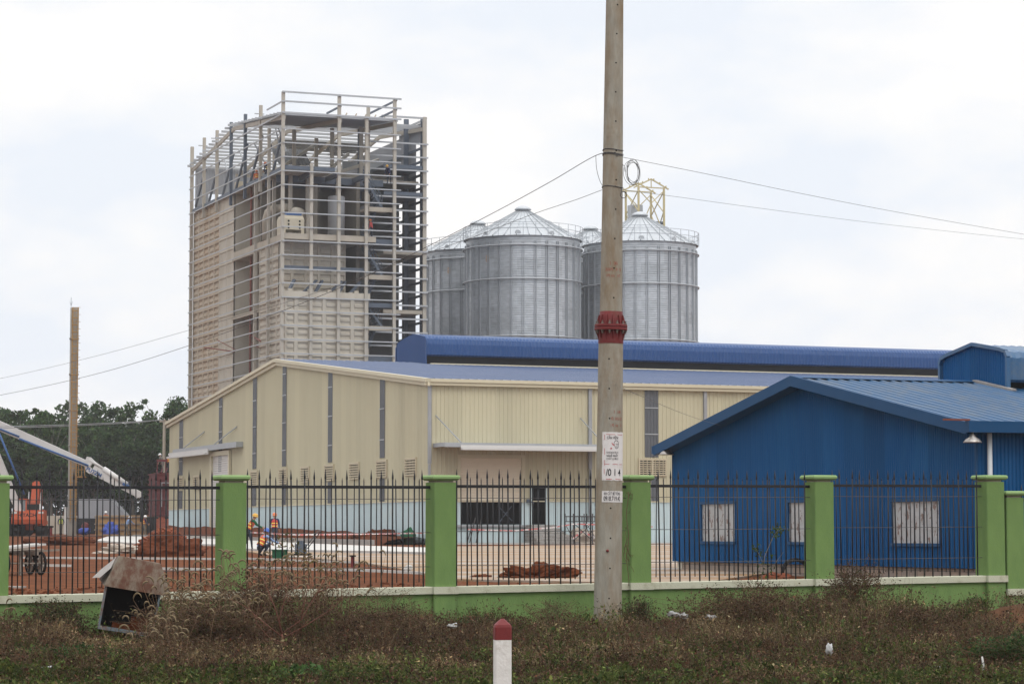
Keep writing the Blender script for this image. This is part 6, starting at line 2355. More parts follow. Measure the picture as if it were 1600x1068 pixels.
# scaffold frames and tape
def scaffold(lab, px, pyb, wd, ht, rot):
    u = sv_(px, pyb).x
    M_ = M_w @ Matrix.Translation((u, -2.6, 0)) @ Matrix.Rotation(rot, 4, 'Z')
    z0_ = site_z(0, 141)
    s = thing('scaffold_frame', lab, 'scaffold', M_, 'low scaffold frames by the warehouse')
    mb = MB()
    for y in (0, 1.2):
        for x in (0, wd):
            mb.tube([(x, y, z0_), (x, y, z0_ + ht + .15)], .035, 6)
        mb.tube([(0, y, z0_ + ht), (wd, y, z0_ + ht)], .03, 6); mb.tube([(0, y, z0_ + ht - .28), (wd, y, z0_ + ht - .28)], .025, 6)
        for k in range(6):
            mb.tube([(wd * (k + .5) / 6, y, z0_ + ht - .28), (wd * (k + .5) / 6, y, z0_ + ht)], .018, 5)
    mb.build('frames', M_wire, s)
    mb = MB()
    mb.tube([(0, 0, z0_ + .2), (wd, 0, z0_ + ht - .35)], .022, 5); mb.tube([(wd, 0, z0_ + .2), (0, 0, z0_ + ht - .35)], .022, 5)
    for x in (0, wd):
        mb.tube([(x, 0, z0_ + .3), (x, 1.2, z0_ + ht - .4)], .022, 5)
    mb.build('cross_braces', M_wire, s)
    return s
scaffold('scaffold frame left of the concrete pole beside the block steps', 868, 855, 1.15, 1.55, 0)
scaffold('scaffold frame nearest the concrete pole, with pink tape', 903, 855, 1.2, 1.55, .05)
mb = MB()
zt_ = GZ0
pts = [(sv_(700, 840).x, -3.0, zt_ + .85), (sv_(770, 840).x, -3.1, zt_ + .78), (sv_(830, 840).x, -3.0, zt_ + .95), (sv_(866, 828).x, -2.8, zt_ + 1.15), (sv_(905, 828).x, -2.8, zt_ + 1.12), (sv_(935, 828).x, -2.8, zt_ + 1.15), (sv_(990, 828).x, -2.6, zt_ + 1.0)]
for a, b in zip(pts, pts[1:]):
    mb.bar(M_w @ Vector(a), M_w @ Vector(b), .02, .07)
pts = [(sv_(866, 846).x, -2.75, zt_ + .35), (sv_(885, 846).x, -2.2, zt_ + .75), (sv_(905, 846).x, -2.6, zt_ + .35), (sv_(930, 846).x, -2.75, zt_ + .32)]
for a, b in zip(pts, pts[1:]):
    mb.bar(M_w @ Vector(a), M_w @ Vector(b), .03, .10)
tag(mb.build('barrier_tape', M_redtape), 'red and white barrier tape strung in front of the warehouse long wall', 'tape')
mb = MB()
pts = [G(392, 856) + Vector((0, 0, .75)), G(470, 859) + Vector((0, 0, .70)), G(560, 858) + Vector((0, 0, .72)), G(700, 855) + Vector((0, 0, .75))]
for a, b in zip(pts, pts[1:]):
    mb.bar(a, b, .02, .07)
tag(mb.build('barrier_tape', M_redtape), 'red and white barrier tape along the earth bank of the gable', 'tape')
# green toolbox and gear beside the crouching worker
c = G(437, 873)
tb = thing('toolbox', 'dark green toolbox crate on the yard beside the crouching worker', 'toolbox', frame(c.x, c.y, c.z, .2))
mb = MB(); mb.box(-.25, .25, -.2, .2, .03, .30); mb.build('box', M_shirtgreen, tb)
mb = MB(); mb.box(-.27, .27, -.22, .22, .301, .34); mb.build('lid', M_shirtgreen, tb)
mb = MB(); mb.smooth = True; mb.tube([(-.12, 0, .34), (-.12, 0, .42), (.12, 0, .42), (.12, 0, .34)], .012, 6); mb.build('handle', M_wire, tb)
c = G(470, 869)
cp = thing('plate_compactor', 'small dark engine driven compactor on the yard right of the green toolbox', 'compactor', frame(c.x, c.y, c.z, -.3))
mb = MB(); mb.frust(-.35, .35, -.25, .25, 0, -.3, .3, -.22, .22, .12); mb.build('base_plate', M_trackdark, cp)
mb = MB(); mb.box(-.18, .18, -.16, .16, .121, .48); mb.box(-.12, .1, -.12, .12, .481, .6); mb.build('engine', M_coldark, cp)
mb = MB(); mb.smooth = True; mb.tube([(.2, -.15, .3), (.75, -.15, .95), (.75, .15, .95), (.2, .15, .3)], .02, 6); mb.build('handle', M_wire, cp)
# loose stuff leaning at the warehouse base
mb = MB()
for px, l in ((724, 1.2), (728, 1.5), (738, 1.55)):
    u = sv_(px, 850).x
    mb.bar(M_w @ Vector((u, -.5, GZ0)), M_w @ Vector((u + .5, -.15, GZ0 + l)), .04, .04)
u = sv_(735, 850).x
mb.bar(M_w @ Vector((u - .3, -.5, GZ0 + .1)), M_w @ Vector((u + 1.2, -.5, GZ0 + .1)), .05, .05)
mb.bar(M_w @ Vector((u + .25, -.5, GZ0)), M_w @ Vector((u + .25, -.5, GZ0 + 1.6)), .04, .04)
tag(mb.build('leaning_rods', M_wire), 'thin dark rods leaning on the pale wall below the window opening', 'rods')
lump('green_sack', 'small green sheet bundle left of the third fence pillar against the pale wall', 'bundle', M_w @ Vector((-1.0, .5, GZ0 + .35)), .4, .3, .55, M_shirtgreen, 21)

# timber cart at the far left
c = G(36, 898)
ct = thing('timber_cart', 'old timber handcart with spoked iron wheels and planks behind the leftmost railings', 'cart', frame(c.x, c.y, c.z, R(36)))
def wheel(x, y, r=.30):
    mb = MB()
    mb.smooth = True
    n = 24
    mb.tube([(x, y + (r - .03) * math.cos(2 * math.pi * i / n), r + (r - .03) * math.sin(2 * math.pi * i / n)) for i in range(n + 1)], .035, 8, cap=False)
    wh_ = mb.build('wheel', M_trackdark, ct)
    mb = MB()
    for i in range(6):
        t = math.pi * i / 6
        mb.bar((x, y + (r - .03) * math.cos(t), r + (r - .03) * math.sin(t)), (x, y - (r - .03) * math.cos(t), r - (r - .03) * math.sin(t)), .03, .03)
    mb.tube([(x - .06, y, r), (x + .06, y, r)], .05, 10)
    mb.build('spokes', M_timber, wh_)
for x, y in ((-.58, -.15), (.42, -.15), (.55, .75), (-.5, .75)):
    mb = MB()
    wheel(x, y)
mb = MB()
mb.tube([(-.7, -.15, .30), (.6, -.15, .30)], .022, 8); mb.tube([(-.6, .75, .30), (.7, .75, .30)], .022, 8)
mb.bar((-.15, -.3, .55), (-.15, 1.1, .55), .07, .09); mb.bar((.25, -.3, .55), (.25, 1.1, .55), .07, .09)
mb.box(-.18, -.12, -.2, -.12, .0, .62)
mb.build('chassis', M_timber, ct)
for k, (x0, x1, y, z, r) in enumerate(((-.95, .50, -.25, .72, .10), (-.95, .40, -.05, .74, .08), (-.9, .62, .25, .62, .03), (-.8, .8, .5, .63, .02), (-.95, .55, .75, .64, .05))):
    mb = MB()
    mb.bar((x0, y, z - .06), (x1, y + .1, z + r * .6), .22, .05)
    mb.build('plank', M_slabnew if k in (0, 1) else M_timber, ct)
mb = MB(); mb.bar((.4, .2, .6), (1.05, .1, .64), .05, .05); mb.build('draw_bar', M_timber, ct)
c = G(18, 918)
mb = MB()
mb.prism([(c.x - .3, c.y, c.z), (c.x + .22, c.y - .05, c.z), (c.x + .25, c.y + .3, c.z), (c.x - .25, c.y + .3, c.z)], (0, 0, .035))
tag(mb.build('grey_slab', M_cinder), 'flat grey slab fragment on the earth behind the leftmost coping', 'slab')
c = G(690, 893)
lump('pale_stone', 'single pale stone lying on the kerb strip left of the third pillar', 'stone', c + Vector((-.9, 0, .08)), .12, .1, .12, M_slabnew, 25)
# coil of black pipe in front of the plinth
c0 = hit(M_h, 1243, 890, 0, -.5)
cpz = M_h @ c0
mb = MB(); mb.smooth = True
for k in range(3):
    r = .30 + .015 * k
    n = 30
    pts = []
    for i in range(n + 1):
        t = 2 * math.pi * i / n
        pts.append((cpz.x + r * math.cos(t), cpz.y + .05 * k + .06 * math.sin(t * 2 + k), .36 + r * .95 + r * math.sin(t)))
    mb.tube(pts, .020, 8, cap=False)
tag(mb.build('pipe_coil', M_blackpipe, recalc=False), 'black plastic pipe coil standing against the block plinth of the blue house', 'pipe coil')
lump('brick_rubble_heap', 'small orange earth and brick heap beside the black pipe coil', 'rubble', cpz + Vector((-.5, 0, -.30 - cpz.z + .78)), .32, .25, .16, M_brick, 31, None, 12, .6)

# distant line pole behind the warehouse
dpx = 256.5
d_ = 238
b_ = Vector(at_g(dpx, d_))
dp = thing('line_pole', 'distant grey concrete line pole with crossarm in front of the trees', 'utility pole', frame(b_.x, b_.y, b_.z, 0))
hd_ = P(dpx, 655, d_).z - b_.z
mb = MB(); mb.smooth = True; mb.lathe([(.19, -.3), (.13, hd_)], n=14); mb.build('shaft', M_slab, dp)
mb = MB(); mb.box(-.45, .5, -.08, .08, hd_ - .25, hd_ - .10); mb.build('crossarm', M_slab, dp)
for x in (-.4, 0, .42):
    mb = MB(); mb.smooth = True; mb.lathe([(.02, hd_ - .1), (.06, hd_ - .06), (.06, hd_ + .04), (.03, hd_ + .10), (0, hd_ + .11)], (x, 0, 0), 10); mb.build('insulator', M_boomwhite, dp)
for k, (x, pts) in enumerate(((-.4, [(256, 655.5, d_), (200, 659, 226), (110, 663, 214), (0, 666, 200), (-120, 668, 188)]), (.1, [(257, 655.5, d_ + .5), (200, 660.5, 226.5), (110, 665, 214.5), (0, 668.5, 200.5), (-120, 671, 188)]))):
    cable('overhead_cable', ('upper' if k == 0 else 'lower') + ' thin line running left from the distant line pole before the trees', pts, .030, 'cables of the distant line', M_galv)
# ================================================================ forest behind the site
def pigs(rng, n, cols, wts, jit=.18):
    k = rng.choice(len(cols), n, p=np.array(wts) / sum(wts))
    c = np.array(cols)[k]
    return np.clip(c * (1 + rng.normal(0, jit, (n, 1))) * (1 + rng.normal(0, jit * .35, (n, 3))), .002, 1)
TREE_COLS = [(.033, .061, .021), (.048, .084, .028), (.022, .043, .017), (.070, .110, .037)]
def tree_meshes(seed):
    rng = np.random.default_rng(seed)
    H = 10.2 + rng.uniform(-.9, 1.2)
    trunk = MB(); trunk.smooth = True
    top = Vector((rng.uniform(-.6, .6), rng.uniform(-.6, .6), H * .62))
    trunk.tube([(0, 0, -.3), (top.x * .3, top.y * .3, H * .25), tuple(top)], [.17, .14, .08], 8)
    cl = []
    for k in range(15):
        t = rng.uniform(0, 2 * math.pi)
        z0 = rng.uniform(.20, .60) * H
        b0 = Vector((top.x * z0 / (H * .62), top.y * z0 / (H * .62), z0))
        ln = rng.uniform(1.4, 3.0)
        e = b0 + Vector((math.cos(t) * ln, math.sin(t) * ln, rng.uniform(1.2, 3.2)))
        trunk.tube([b0, b0.lerp(e, .5) + Vector((0, 0, .25)), e], [.07, .05, .02], 6)
        for j in range(5):
            c = b0.lerp(e, rng.uniform(.5, 1.15)) + Vector(rng.normal(0, .55, 3))
            cl.append((c, rng.uniform(.55, 1.15)))
    for j in range(16):
        cl.append((top + Vector((rng.normal(0, 1.3), rng.normal(0, 1.3), rng.uniform(0, .36) * H)), rng.uniform(.5, 1.05)))
    for j in range(4):          # thin tufts that break the skyline
        c = top + Vector((rng.normal(0, 1.6), rng.normal(0, 1.6), rng.uniform(.28, .37) * H))
        cl.append((c, rng.uniform(.3, .55)))
        trunk.tube([top, top.lerp(c, .6) + Vector((.1, 0, 0)), c], [.04, .025, .012], 5)
    C, S, Pg = [], [], []
    for c, r in cl:
        n = int(78 * r * r + 24)
        d = rng.normal(size=(n, 3)); d /= np.linalg.norm(d, axis=1)[:, None]
        q = np.array(c) + d * (r * rng.uniform(.35, 1.0, (n, 1))) * np.array([1, 1, .62])
        C.append(q); S.append(rng.uniform(.22, .46, n))
        tone = rng.uniform(.7, 1.35)
        Pg.append(np.clip(pigs(rng, n, TREE_COLS, (4, 3, 3, 1)) * tone, .003, 1))
    C, S, Pg = np.concatenate(C), np.concatenate(S), np.concatenate(Pg)
    V, F = leaves(C, S, rng, .6)
    return trunk.mesh('trunk', M_bark), leaf_mesh('crown', V, F, Pg, M_treeleaf)
TV = [tree_meshes(100 + i) for i in range(6)]
rng = np.random.default_rng(5)
for row, (d0, sp_m, hs_) in enumerate(((246, 3.9, 1.02), (254, 3.7, 1.11), (263, 3.6, 1.18), (274, 3.6, 1.25))):
    x0 = (-190 - 800) / FPX * d0; x1 = (455 - 800) / FPX * d0
    x = x0 + rng.uniform(0, 2)
    while x < x1:
        d = d0 + rng.uniform(-2.5, 2.5)
        tm, cm = TV[rng.integers(6)]
        t = thing('rubber_tree', 'tall slender dark green tree in the dense plantation behind the building site', 'tree', None, 'trees of the plantation behind the site')
        link('trunk', tm, t); link('crown', cm, t)
        t.location = (x, d, site_z(x, d) - .1)
        s = hs_ * rng.uniform(.94, 1.08)
        px = 800 + x / d * FPX
        if 30 < px < 110:
            s *= .98
        t.scale = (s * rng.uniform(.9, 1.1), s * rng.uniform(.9, 1.1), s)
        t.rotation_euler = (rng.normal(0, .02), rng.normal(0, .02), rng.uniform(0, 6.28))
        x += sp_m * rng.uniform(.75, 1.25)
# undergrowth that closes the plantation below the crowns
n = 26000
xs = rng.uniform((-230 - 800) / FPX * 260, (470 - 800) / FPX * 260, n); ys = rng.uniform(243, 292, n)
hz_ = np.where(ys > 268, 6.5, 1.6) * rng.uniform(0, 1, n) ** .9
zs_ = np.array([site_z(0, y) for y in ys]) + hz_ * (.7 + .5 * np.sin(xs * .9) * np.sin(ys * .7 + xs * .3))
V, F = leaves(np.stack([xs, ys, zs_], 1), rng.uniform(.35, .8, n), rng, .6)
o = link('undergrowth', leaf_mesh('undergrowth', V, F, pigs(rng, n, [(.018, .032, .016), (.028, .048, .020), (.035, .034, .022)], (4, 3, 2)), M_treeleaf))
tag(o, 'dark leafy undergrowth below the plantation trees', 'undergrowth', None, 'stuff')

# ================================================================ verge weeds
VG_BROWN = [(.062, .041, .025), (.085, .057, .034), (.044, .030, .020), (.125, .090, .052), (.078, .038, .024)]
VG_GREEN = [(.044, .060, .017), (.058, .074, .020), (.034, .046, .015), (.086, .096, .030)]
def fbm(x, y, s, o):
    return noise.noise(Vector((x * s, y * s, o))) + .5 * noise.noise(Vector((x * s * 2.1, y * s * 2.1, o + 7)))
rng = np.random.default_rng(11)
BV, BF, BP = [], [], []
off = 0
def put_quads(V, F, pg):
    global off
    BV.append(V); BF.append(F + off); BP.append(pg); off += len(V)
# scatter tuft positions
LC, LS, LP = [], [], []
SV, SP_ = [], []            # stems: thin quads
cnt = 0
for k in range(38000):
    px = rng.uniform(-220, 1820)
    Y = 24.5 + 21.5 * rng.uniform(0, 1)
    x = (px - 800) / FPX * Y
    a, wv = fence_aw(x, Y)
    if wv > -.16 or wv < -16:
        continue
    pp = (x - pb.x) ** 2 + (Y - pb.y) ** 2
    if pp < .07:
        continue
    z = verge_z(x, Y)
    n1, n2, n3 = fbm(x, Y, .55, 1.0), fbm(x, Y, .9, 4.0), fbm(x, Y, .30, 9.0)
    near = min(max((Y - 26) / 9, 0), 1)
    # mowing towards the road: low green grass at the bottom, tall brown weeds further back
    n4 = fbm(x, Y, .42, 21.0)
    n5 = fbm(x, Y, 1.3, 33.0)
    if n4 > .36 and wv < -1.2 and rng.uniform() < .62:      # trodden, nearly bare patches
        continue
    right = min(max((px - 1500) / 120, 0), 1) * min(max((Y - 36) / 3, 0), 1)
    if right > .3 and rng.uniform() < .8:
        continue
    green_p = .30 + .50 * n1 - .20 * near + (.28 if wv > -1.0 else 0) + (.24 if Y < 28.6 + 1.6 * n2 else 0) - (.20 if 250 < px < 620 and Y > 29 else 0)
    kind = rng.uniform()
    tall = (.09 + .15 * near) * (1 + .9 * n2) * (1.0 if wv < -.8 else .7)
    if 120 < px < 270 and 32.2 < Y < 36.2: tall *= .45
    if 1050 < px < 1420 and Y > 33:
        tall *= 1.45
    if 480 < px < 680 and Y > 33:
        tall *= 1.15
    if 1000 < px < 1060 and Y > 36: tall *= .8
    h = max(.05, tall * rng.uniform(.6, 1.45) * (1 + .55 * max(n5, -.8)))
    strag = rng.uniform() < .022 and Y > 31
    if strag:                                              # straggly stalks standing above the rest
        h = rng.uniform(.32, .62) * (1.0 if wv > -5 else .8)
    g = kind < green_p
    cols = VG_GREEN if g else VG_BROWN
    tone = rng.uniform(.6, 1.45) * (1 + .40 * n3 + .35 * n5)
    bigg = rng.choice([.8, 1.0, 1.5])
    ns = rng.integers(3, 6) if not strag else 2
    straw = (not g) and n4 < -.25 and rng.uniform() < .6
    if straw:
        cols = [(.16, .115, .06), (.12, .085, .045), (.21, .16, .09)]
    base = np.array([x, Y, z])
    for s in range(ns):
        lean = rng.normal(0, .35, 2) * h
        tip = base + np.array([lean[0], lean[1], h * rng.uniform(.75, 1.1)])
        b0 = base + np.array([rng.normal(0, .03), rng.normal(0, .03), -.01])
        wd = rng.uniform(.0022, .0042) * (1.6 if g else 1.0)
        t = rng.uniform(0, math.pi); sd = np.array([math.cos(t), math.sin(t) * .4, 0]) * wd
        SV.append(np.stack([b0 - sd, b0 + sd, tip + sd * .35, tip - sd * .35]))
        SP_.append(np.array(cols[rng.integers(len(cols))]) * tone * (1.1 if not g else .9))
        nl = rng.integers(4, 9) if not g else rng.integers(5, 11)
        f = rng.uniform(.25 if not g else .1, 1.02, nl)
        c = b0 + (tip - b0) * f[:, None] + rng.normal(0, .024 if not g else .03, (nl, 3)) * np.array([1, 1, .8])
        LC.append(c); LS.append(rng.uniform(.014, .042, nl) * (1.3 if g else 1.0) * bigg)
        LP.append(pigs(rng, nl, cols, [1] * len(cols), .22) * tone)
SV = np.concatenate(SV).reshape(-1, 3); SF = np.arange(len(SV)).reshape(-1, 4)
put_quads(SV, SF, np.clip(np.array(SP_), .003, 1))
LC, LS, LP = np.concatenate(LC), np.concatenate(LS), np.clip(np.concatenate(LP), .003, 1)
V, F = leaves(LC, LS, rng, .5, up=.2)
put_quads(V, F, LP)
# short grass blades nearer the road and litter of straw
nb = 60000
px = rng.uniform(-220, 1820, nb); Y = 24.5 + 10 * rng.uniform(0, 1, nb) ** 1.5
x = (px - 800) / FPX * Y
zz = np.array([verge_z(a, b) for a, b in zip(x, Y)])
gn = np.array([fbm(a, b, .6, 2.0) for a, b in zip(x, Y)])
hgt = rng.uniform(.03, .11, nb)
t = rng.uniform(0, math.pi, nb); wd = rng.uniform(.002, .004, nb)
sd = np.stack([np.cos(t) * wd, np.sin(t) * wd, np.zeros(nb)], 1)
b0 = np.stack([x, Y, zz - .005], 1); tip = b0 + np.stack([rng.normal(0, .03, nb), rng.normal(0, .03, nb), hgt], 1)
V = np.stack([b0 - sd, b0 + sd, tip + sd * .2, tip - sd * .2], 1).reshape(-1, 3)
gp = (gn + rng.normal(0, .35, nb) - (Y - 28.0) * .10) > .12
pg = np.where(gp[:, None], pigs(rng, nb, VG_GREEN, (2, 3, 1, 2)), pigs(rng, nb, VG_BROWN, (2, 2, 1, 2, 1)))
put_quads(V, np.arange(4 * nb).reshape(nb, 4), pg)
o = link('verge_weeds', leaf_mesh('verge_weeds', np.concatenate(BV), np.concatenate(BF), np.concatenate(BP), M_leaf))
tag(o, 'low tangle of dry brown weeds and green grass covering the verge', 'weeds', None, 'stuff')

# ---------------------------------------------------------------- single plants
def bush(name, label, px, Y, H, Wd, n_st, cols, seed, leaf=(.018, .045), nl=60, stem=None, spread=.5, cat='shrub', group=None, droop=0.0, z=None, lw=.0035):
    rng = np.random.default_rng(seed)
    x = (px - 800) / FPX * Y
    z = verge_z(x, Y) if z is None else z
    t_ = thing(name, label, cat, Matrix.Translation((x, Y, z)), group)
    st = MB()
    C, S = [], []
    for k in range(n_st):
        a = rng.uniform(0, 2 * math.pi); r = rng.uniform(.1, 1) * Wd / 2
        e = Vector((math.cos(a) * r, math.sin(a) * r * .7, H * rng.uniform(.55, 1.0) * (1 - .35 * (2 * r / Wd) ** 2)))
        m = e * .5 + Vector((rng.normal(0, .04), rng.normal(0, .04), H * .08))
        st.tube([(rng.normal(0, .03), rng.normal(0, .03), -.03), m, e], [lw * 1.6, lw, lw * .5], 5)
        tw_ = [(m, e)]
        for q in range(4):
            f = rng.uniform(.35, .95)
            p0 = m.lerp(e, f) if f > .5 else Vector((0, 0, 0)).lerp(m, f * 2)
            p1 = p0 + Vector((rng.normal(0, .12) * Wd, rng.normal(0, .1) * Wd, rng.uniform(.05, .22) * H))
            st.tube([p0, p1], [lw * .7, lw * .35], 4)
            tw_.append((p0, p1))
        for (p0, p1) in tw_:
            k2 = int(nl / 5 * rng.uniform(.5, 1.4))
            f = rng.uniform(.1, 1.05, k2)
            C.append(np.array(p0) + (np.array(p1) - np.array(p0)) * f[:, None] + rng.normal(0, .03 * (.5 + H), (k2, 3)))
            S.append(rng.uniform(leaf[0], leaf[1], k2))
    st.build('stems', stem or M_straw, t_, recalc=False)
    C, S = np.concatenate(C), np.concatenate(S)
    C[:, 2] = np.maximum(C[:, 2], .01)
    V, F = leaves(C, S, rng, .55, up=.3)
    link('foliage', leaf_mesh('foliage', V, F, pigs(rng, len(C), cols, [1] * len(cols), .22), M_leaf), t_)
    return t_
BRN = [(.072, .043, .029), (.096, .058, .038), (.052, .032, .022), (.058, .055, .022)]
MIX = [(.050, .058, .024), (.036, .055, .020), (.075, .055, .035), (.055, .04, .028)]
GRN = [(.032, .066, .022), (.045, .085, .026), (.024, .05, .018)]
bush('dry_shrub', 'tall brown leaved shrub rising to the coping between the two right pillars', 1340, 40.0, 1.08, 1.35, 62, BRN, 1, nl=85)
bush('dry_shrub', 'wide low brown shrub on the verge right of the concrete pole', 1165, 37.5, .80, 2.4, 95, BRN, 2, nl=70)
bush('dry_shrub', 'brown twiggy shrub below the third panel, right of the wide low one', 1275, 37.0, .70, 1.5, 60, BRN, 3, nl=60)
bush('weed_clump', 'green and brown leafy weed clump against the wall at far left', 85, 36.2, .56, 1.5, 60, MIX, 4, nl=70, cat='weed')
bush('weed_clump', 'small dark green weed mound at the wall right of the third pillar', 742, 38.9, .30, .65, 30, GRN, 5, nl=80, cat='weed')
bush('weed_clump', 'dark green weed clump at the foot of the last tall pillar', 1520, 42.6, .40, .62, 32, GRN, 6, nl=80, cat='weed')
bush('weed_clump', 'low green weed strip between the shrub and the last tall pillar', 1440, 41.6, .26, 1.0, 34, GRN, 7, nl=60, cat='weed')
bush('weed_clump', 'sparse flowering weeds at the wall left of the concrete pole', 868, 38.6, .62, 1.2, 34, MIX, 8, nl=30, leaf=(.012, .03), cat='weed')
bush('weed_clump', 'green weeds around the right side of the concrete pole foot', 1000, 38.6, .62, .75, 34, MIX, 9, nl=55, cat='weed')
bush('weed_clump', 'leafy green weeds at the lower right picture corner', 1570, 30.0, .42, 1.2, 46, [(.05, .085, .03), (.04, .07, .025), (.03, .055, .02)], 10, nl=70, cat='weed')
bush('weed_clump', 'broad leaved green weed at the bottom edge left of the marker post', 480, 27.6, .18, .75, 24, [(.06, .105, .035), (.05, .09, .03)], 12, nl=40, leaf=(.04, .09), cat='weed')
bush('weed_clump', 'tall thin brown weeds in front of the wall left of the third pillar', 600, 37.8, .70, 1.7, 44, MIX, 13, nl=30, leaf=(.012, .03), cat='weed')
bush('weed_clump', 'green creeping weeds on the left verge below the weed clump', 110, 31.5, .22, 1.8, 50, GRN, 14, nl=60, cat='weed')
bush('dry_shrub', 'dense brown weed hummock left of the marker post', 590, 34.5, .56, 2.0, 90, BRN, 15, nl=60)
bush('dry_shrub', 'dense dark brown weed hummock below the foxtail grass', 330, 33.0, .66, 2.0, 110, BRN, 16, nl=60)
bush('dry_shrub', 'tall reddish brown twiggy shrub among the foxtails before the second pillar', 410, 35.6, 1.02, 1.5, 60, BRN, 17, nl=55, stem=M_stem)
bush('dry_shrub', 'reddish brown twiggy shrub between the foxtails and the red stemmed plant', 500, 35.2, .80, 1.2, 44, BRN, 18, nl=45, stem=M_stem)
bush('dry_shrub', 'brown shrub right of the tall shrub, before the last panel', 1420, 38.0, .52, 1.4, 50, BRN, 19, nl=60)
# leafy sapling in front of the blue house
Y_ = 40.6
def P_(px, py, Y=Y_): return P(px, py, Y)
c0 = P_(1190, 965); c0.z = verge_z(c0.x, Y_)
sap = thing('sapling', 'thin leaning sapling with two small green leaf tufts before the blue house', 'sapling', Matrix.Translation(c0))
mb = MB(); mb.smooth = True
W2 = lambda px, py: P_(px, py) - c0
mb.tube([(0, 0, -.05), W2(1187, 925), W2(1192, 890), W2(1195, 868), W2(1208, 838), W2(1219, 822)], [.008, .0075, .007, .0065, .005, .003], 6)
mb.tube([W2(1193, 882), W2(1186, 865), W2(1178, 852)], [.005, .004, .002], 5)
mb.tube([W2(1192, 890), W2(1208, 884), W2(1224, 862)], [.004, .003, .002], 5)
mb.tube([W2(1190, 880), W2(1170, 878), W2(1150, 866)], [.003, .002, .001], 5)
mb.build('stem', M_bark, sap)
rng = np.random.default_rng(3)
C = []
for (px, py, r, n) in ((1216, 826, .09, 60), (1212, 836, .07, 36), (1180, 854, .075, 40), (1186, 862, .07, 30), (1206, 868, .05, 10), (1196, 890, .15, 30), (1188, 910, .2, 40)):
    C.append(np.array(P_(px, py) - c0) + rng.normal(0, r * .55, (n, 3)))
C = np.concatenate(C)
V, F = leaves(C, rng.uniform(.03, .06, len(C)), rng, .6)
link('foliage', leaf_mesh('foliage', V, F, pigs(rng, len(C), [(.05, .075, .022), (.035, .055, .02), (.085, .10, .03)], (3, 2, 1)), M_leaf), sap)

# foxtail grass: stems that arch over, each with a drooping fluffy head
def foxtail(label, px, Y, n, H, Wd, seed, group='dry foxtail grass clumps'):
    rng = np.random.default_rng(seed)
    x = (px - 800) / FPX * Y
    z = verge_z(x, Y)
    t_ = thing('foxtail_grass', label, 'grass', Matrix.Translation((x, Y, z)), group)
    st, hd = MB(), MB()
    st.smooth = hd.smooth = True
    C, S = [], []
    for k in range(n):
        bx, by = rng.normal(0, Wd * .30), rng.normal(0, .25)
        h = H * rng.uniform(.42, 1.0)
        lx = rng.normal(0, .10) + bx * .25
        top = Vector((bx + lx, by + rng.normal(0, .08), h))
        mid = Vector((bx + lx * .35, by, h * .55))
        st.tube([(bx, by, -.02), mid, top], [.0045, .0035, .0022], 5)
        dr = 1 if rng.uniform() < .62 else -1
        R_ = rng.uniform(.035, .075); ln = rng.uniform(2.0, 3.3)
        ya = rng.normal(0, .5)
        pts = []
        for i in range(9):
            a = ln * i / 8
            dx = R_ * (1 - math.cos(a)) * dr
            pts.append(top + Vector((dx * math.cos(ya), dx * math.sin(ya), R_ * math.sin(a) * 1.25)))
        rr = [.003, .007, .010, .011, .011, .0105, .010, .008, .002]
        hd.tube(pts, [r_ * rng.uniform(.85, 1.25) for r_ in rr], 6)
        for q in range(3):     # narrow dry leaves up the stem
            f = rng.uniform(.15, .8)
            p0 = Vector((bx, by, 0)).lerp(mid, f * 2) if f < .5 else mid.lerp(top, f * 2 - 1)
            d_ = Vector((rng.normal(0, .1), rng.normal(0, .08), rng.uniform(.02, .12)))
            st.tube([p0, p0 + d_, p0 + d_ * 1.7 - Vector((0, 0, .05))], [.0035, .003, .001], 4)
    st.build('stems', M_straw, t_, recalc=False)
    hd.build('seed_heads', M_seed, t_, recalc=False)
    rngc = np.random.default_rng(seed + 50)
    m_ = n * 26
    C = np.stack([rngc.normal(0, Wd * .36, m_), rngc.normal(0, .3, m_), H * .62 * rngc.uniform(0, 1, m_) ** 1.4], 1)
    V, F = leaves(C, rngc.uniform(.015, .05, m_), rngc, .35)
    link('foliage', leaf_mesh('foliage', V, F, pigs(rngc, m_, [(.066, .046, .027), (.046, .033, .021), (.095, .068, .038), (.046, .05, .02)], (3, 3, 1, 1)), M_leaf), t_)
foxtail('dry foxtail grass clump overlapping the right side of the rusted box', 280, 34.8, 57, .86, .72, 1)
foxtail('dry foxtail grass clump just right of the rusted box', 312, 35.6, 68, 1.00, .85, 2)
foxtail('tallest dry foxtail grass clump in front of the second fence pillar', 372, 35.2, 74, 1.28, .80, 3)
foxtail('dry foxtail grass clump below the crouching worker', 425, 35.8, 61, 1.12, .85, 4)
foxtail('dry foxtail grass clump behind the red stemmed plant', 480, 36.4, 57, 1.22, .85, 5)
foxtail('rightmost dry foxtail grass clump, thin and tall', 520, 35.0, 34, 1.38, .60, 6)
foxtail('short dry foxtail grass clump near the bottom below the rusted box', 262, 31.5, 37, .62, .7, 7)
foxtail('few bent foxtail stems at the wall by the leftmost pillar', 14, 36.0, 11, .62, .3, 8)
foxtail('short dry foxtail grass clump in front of the second pillar foot', 345, 33.2, 47, .72, .9, 9)
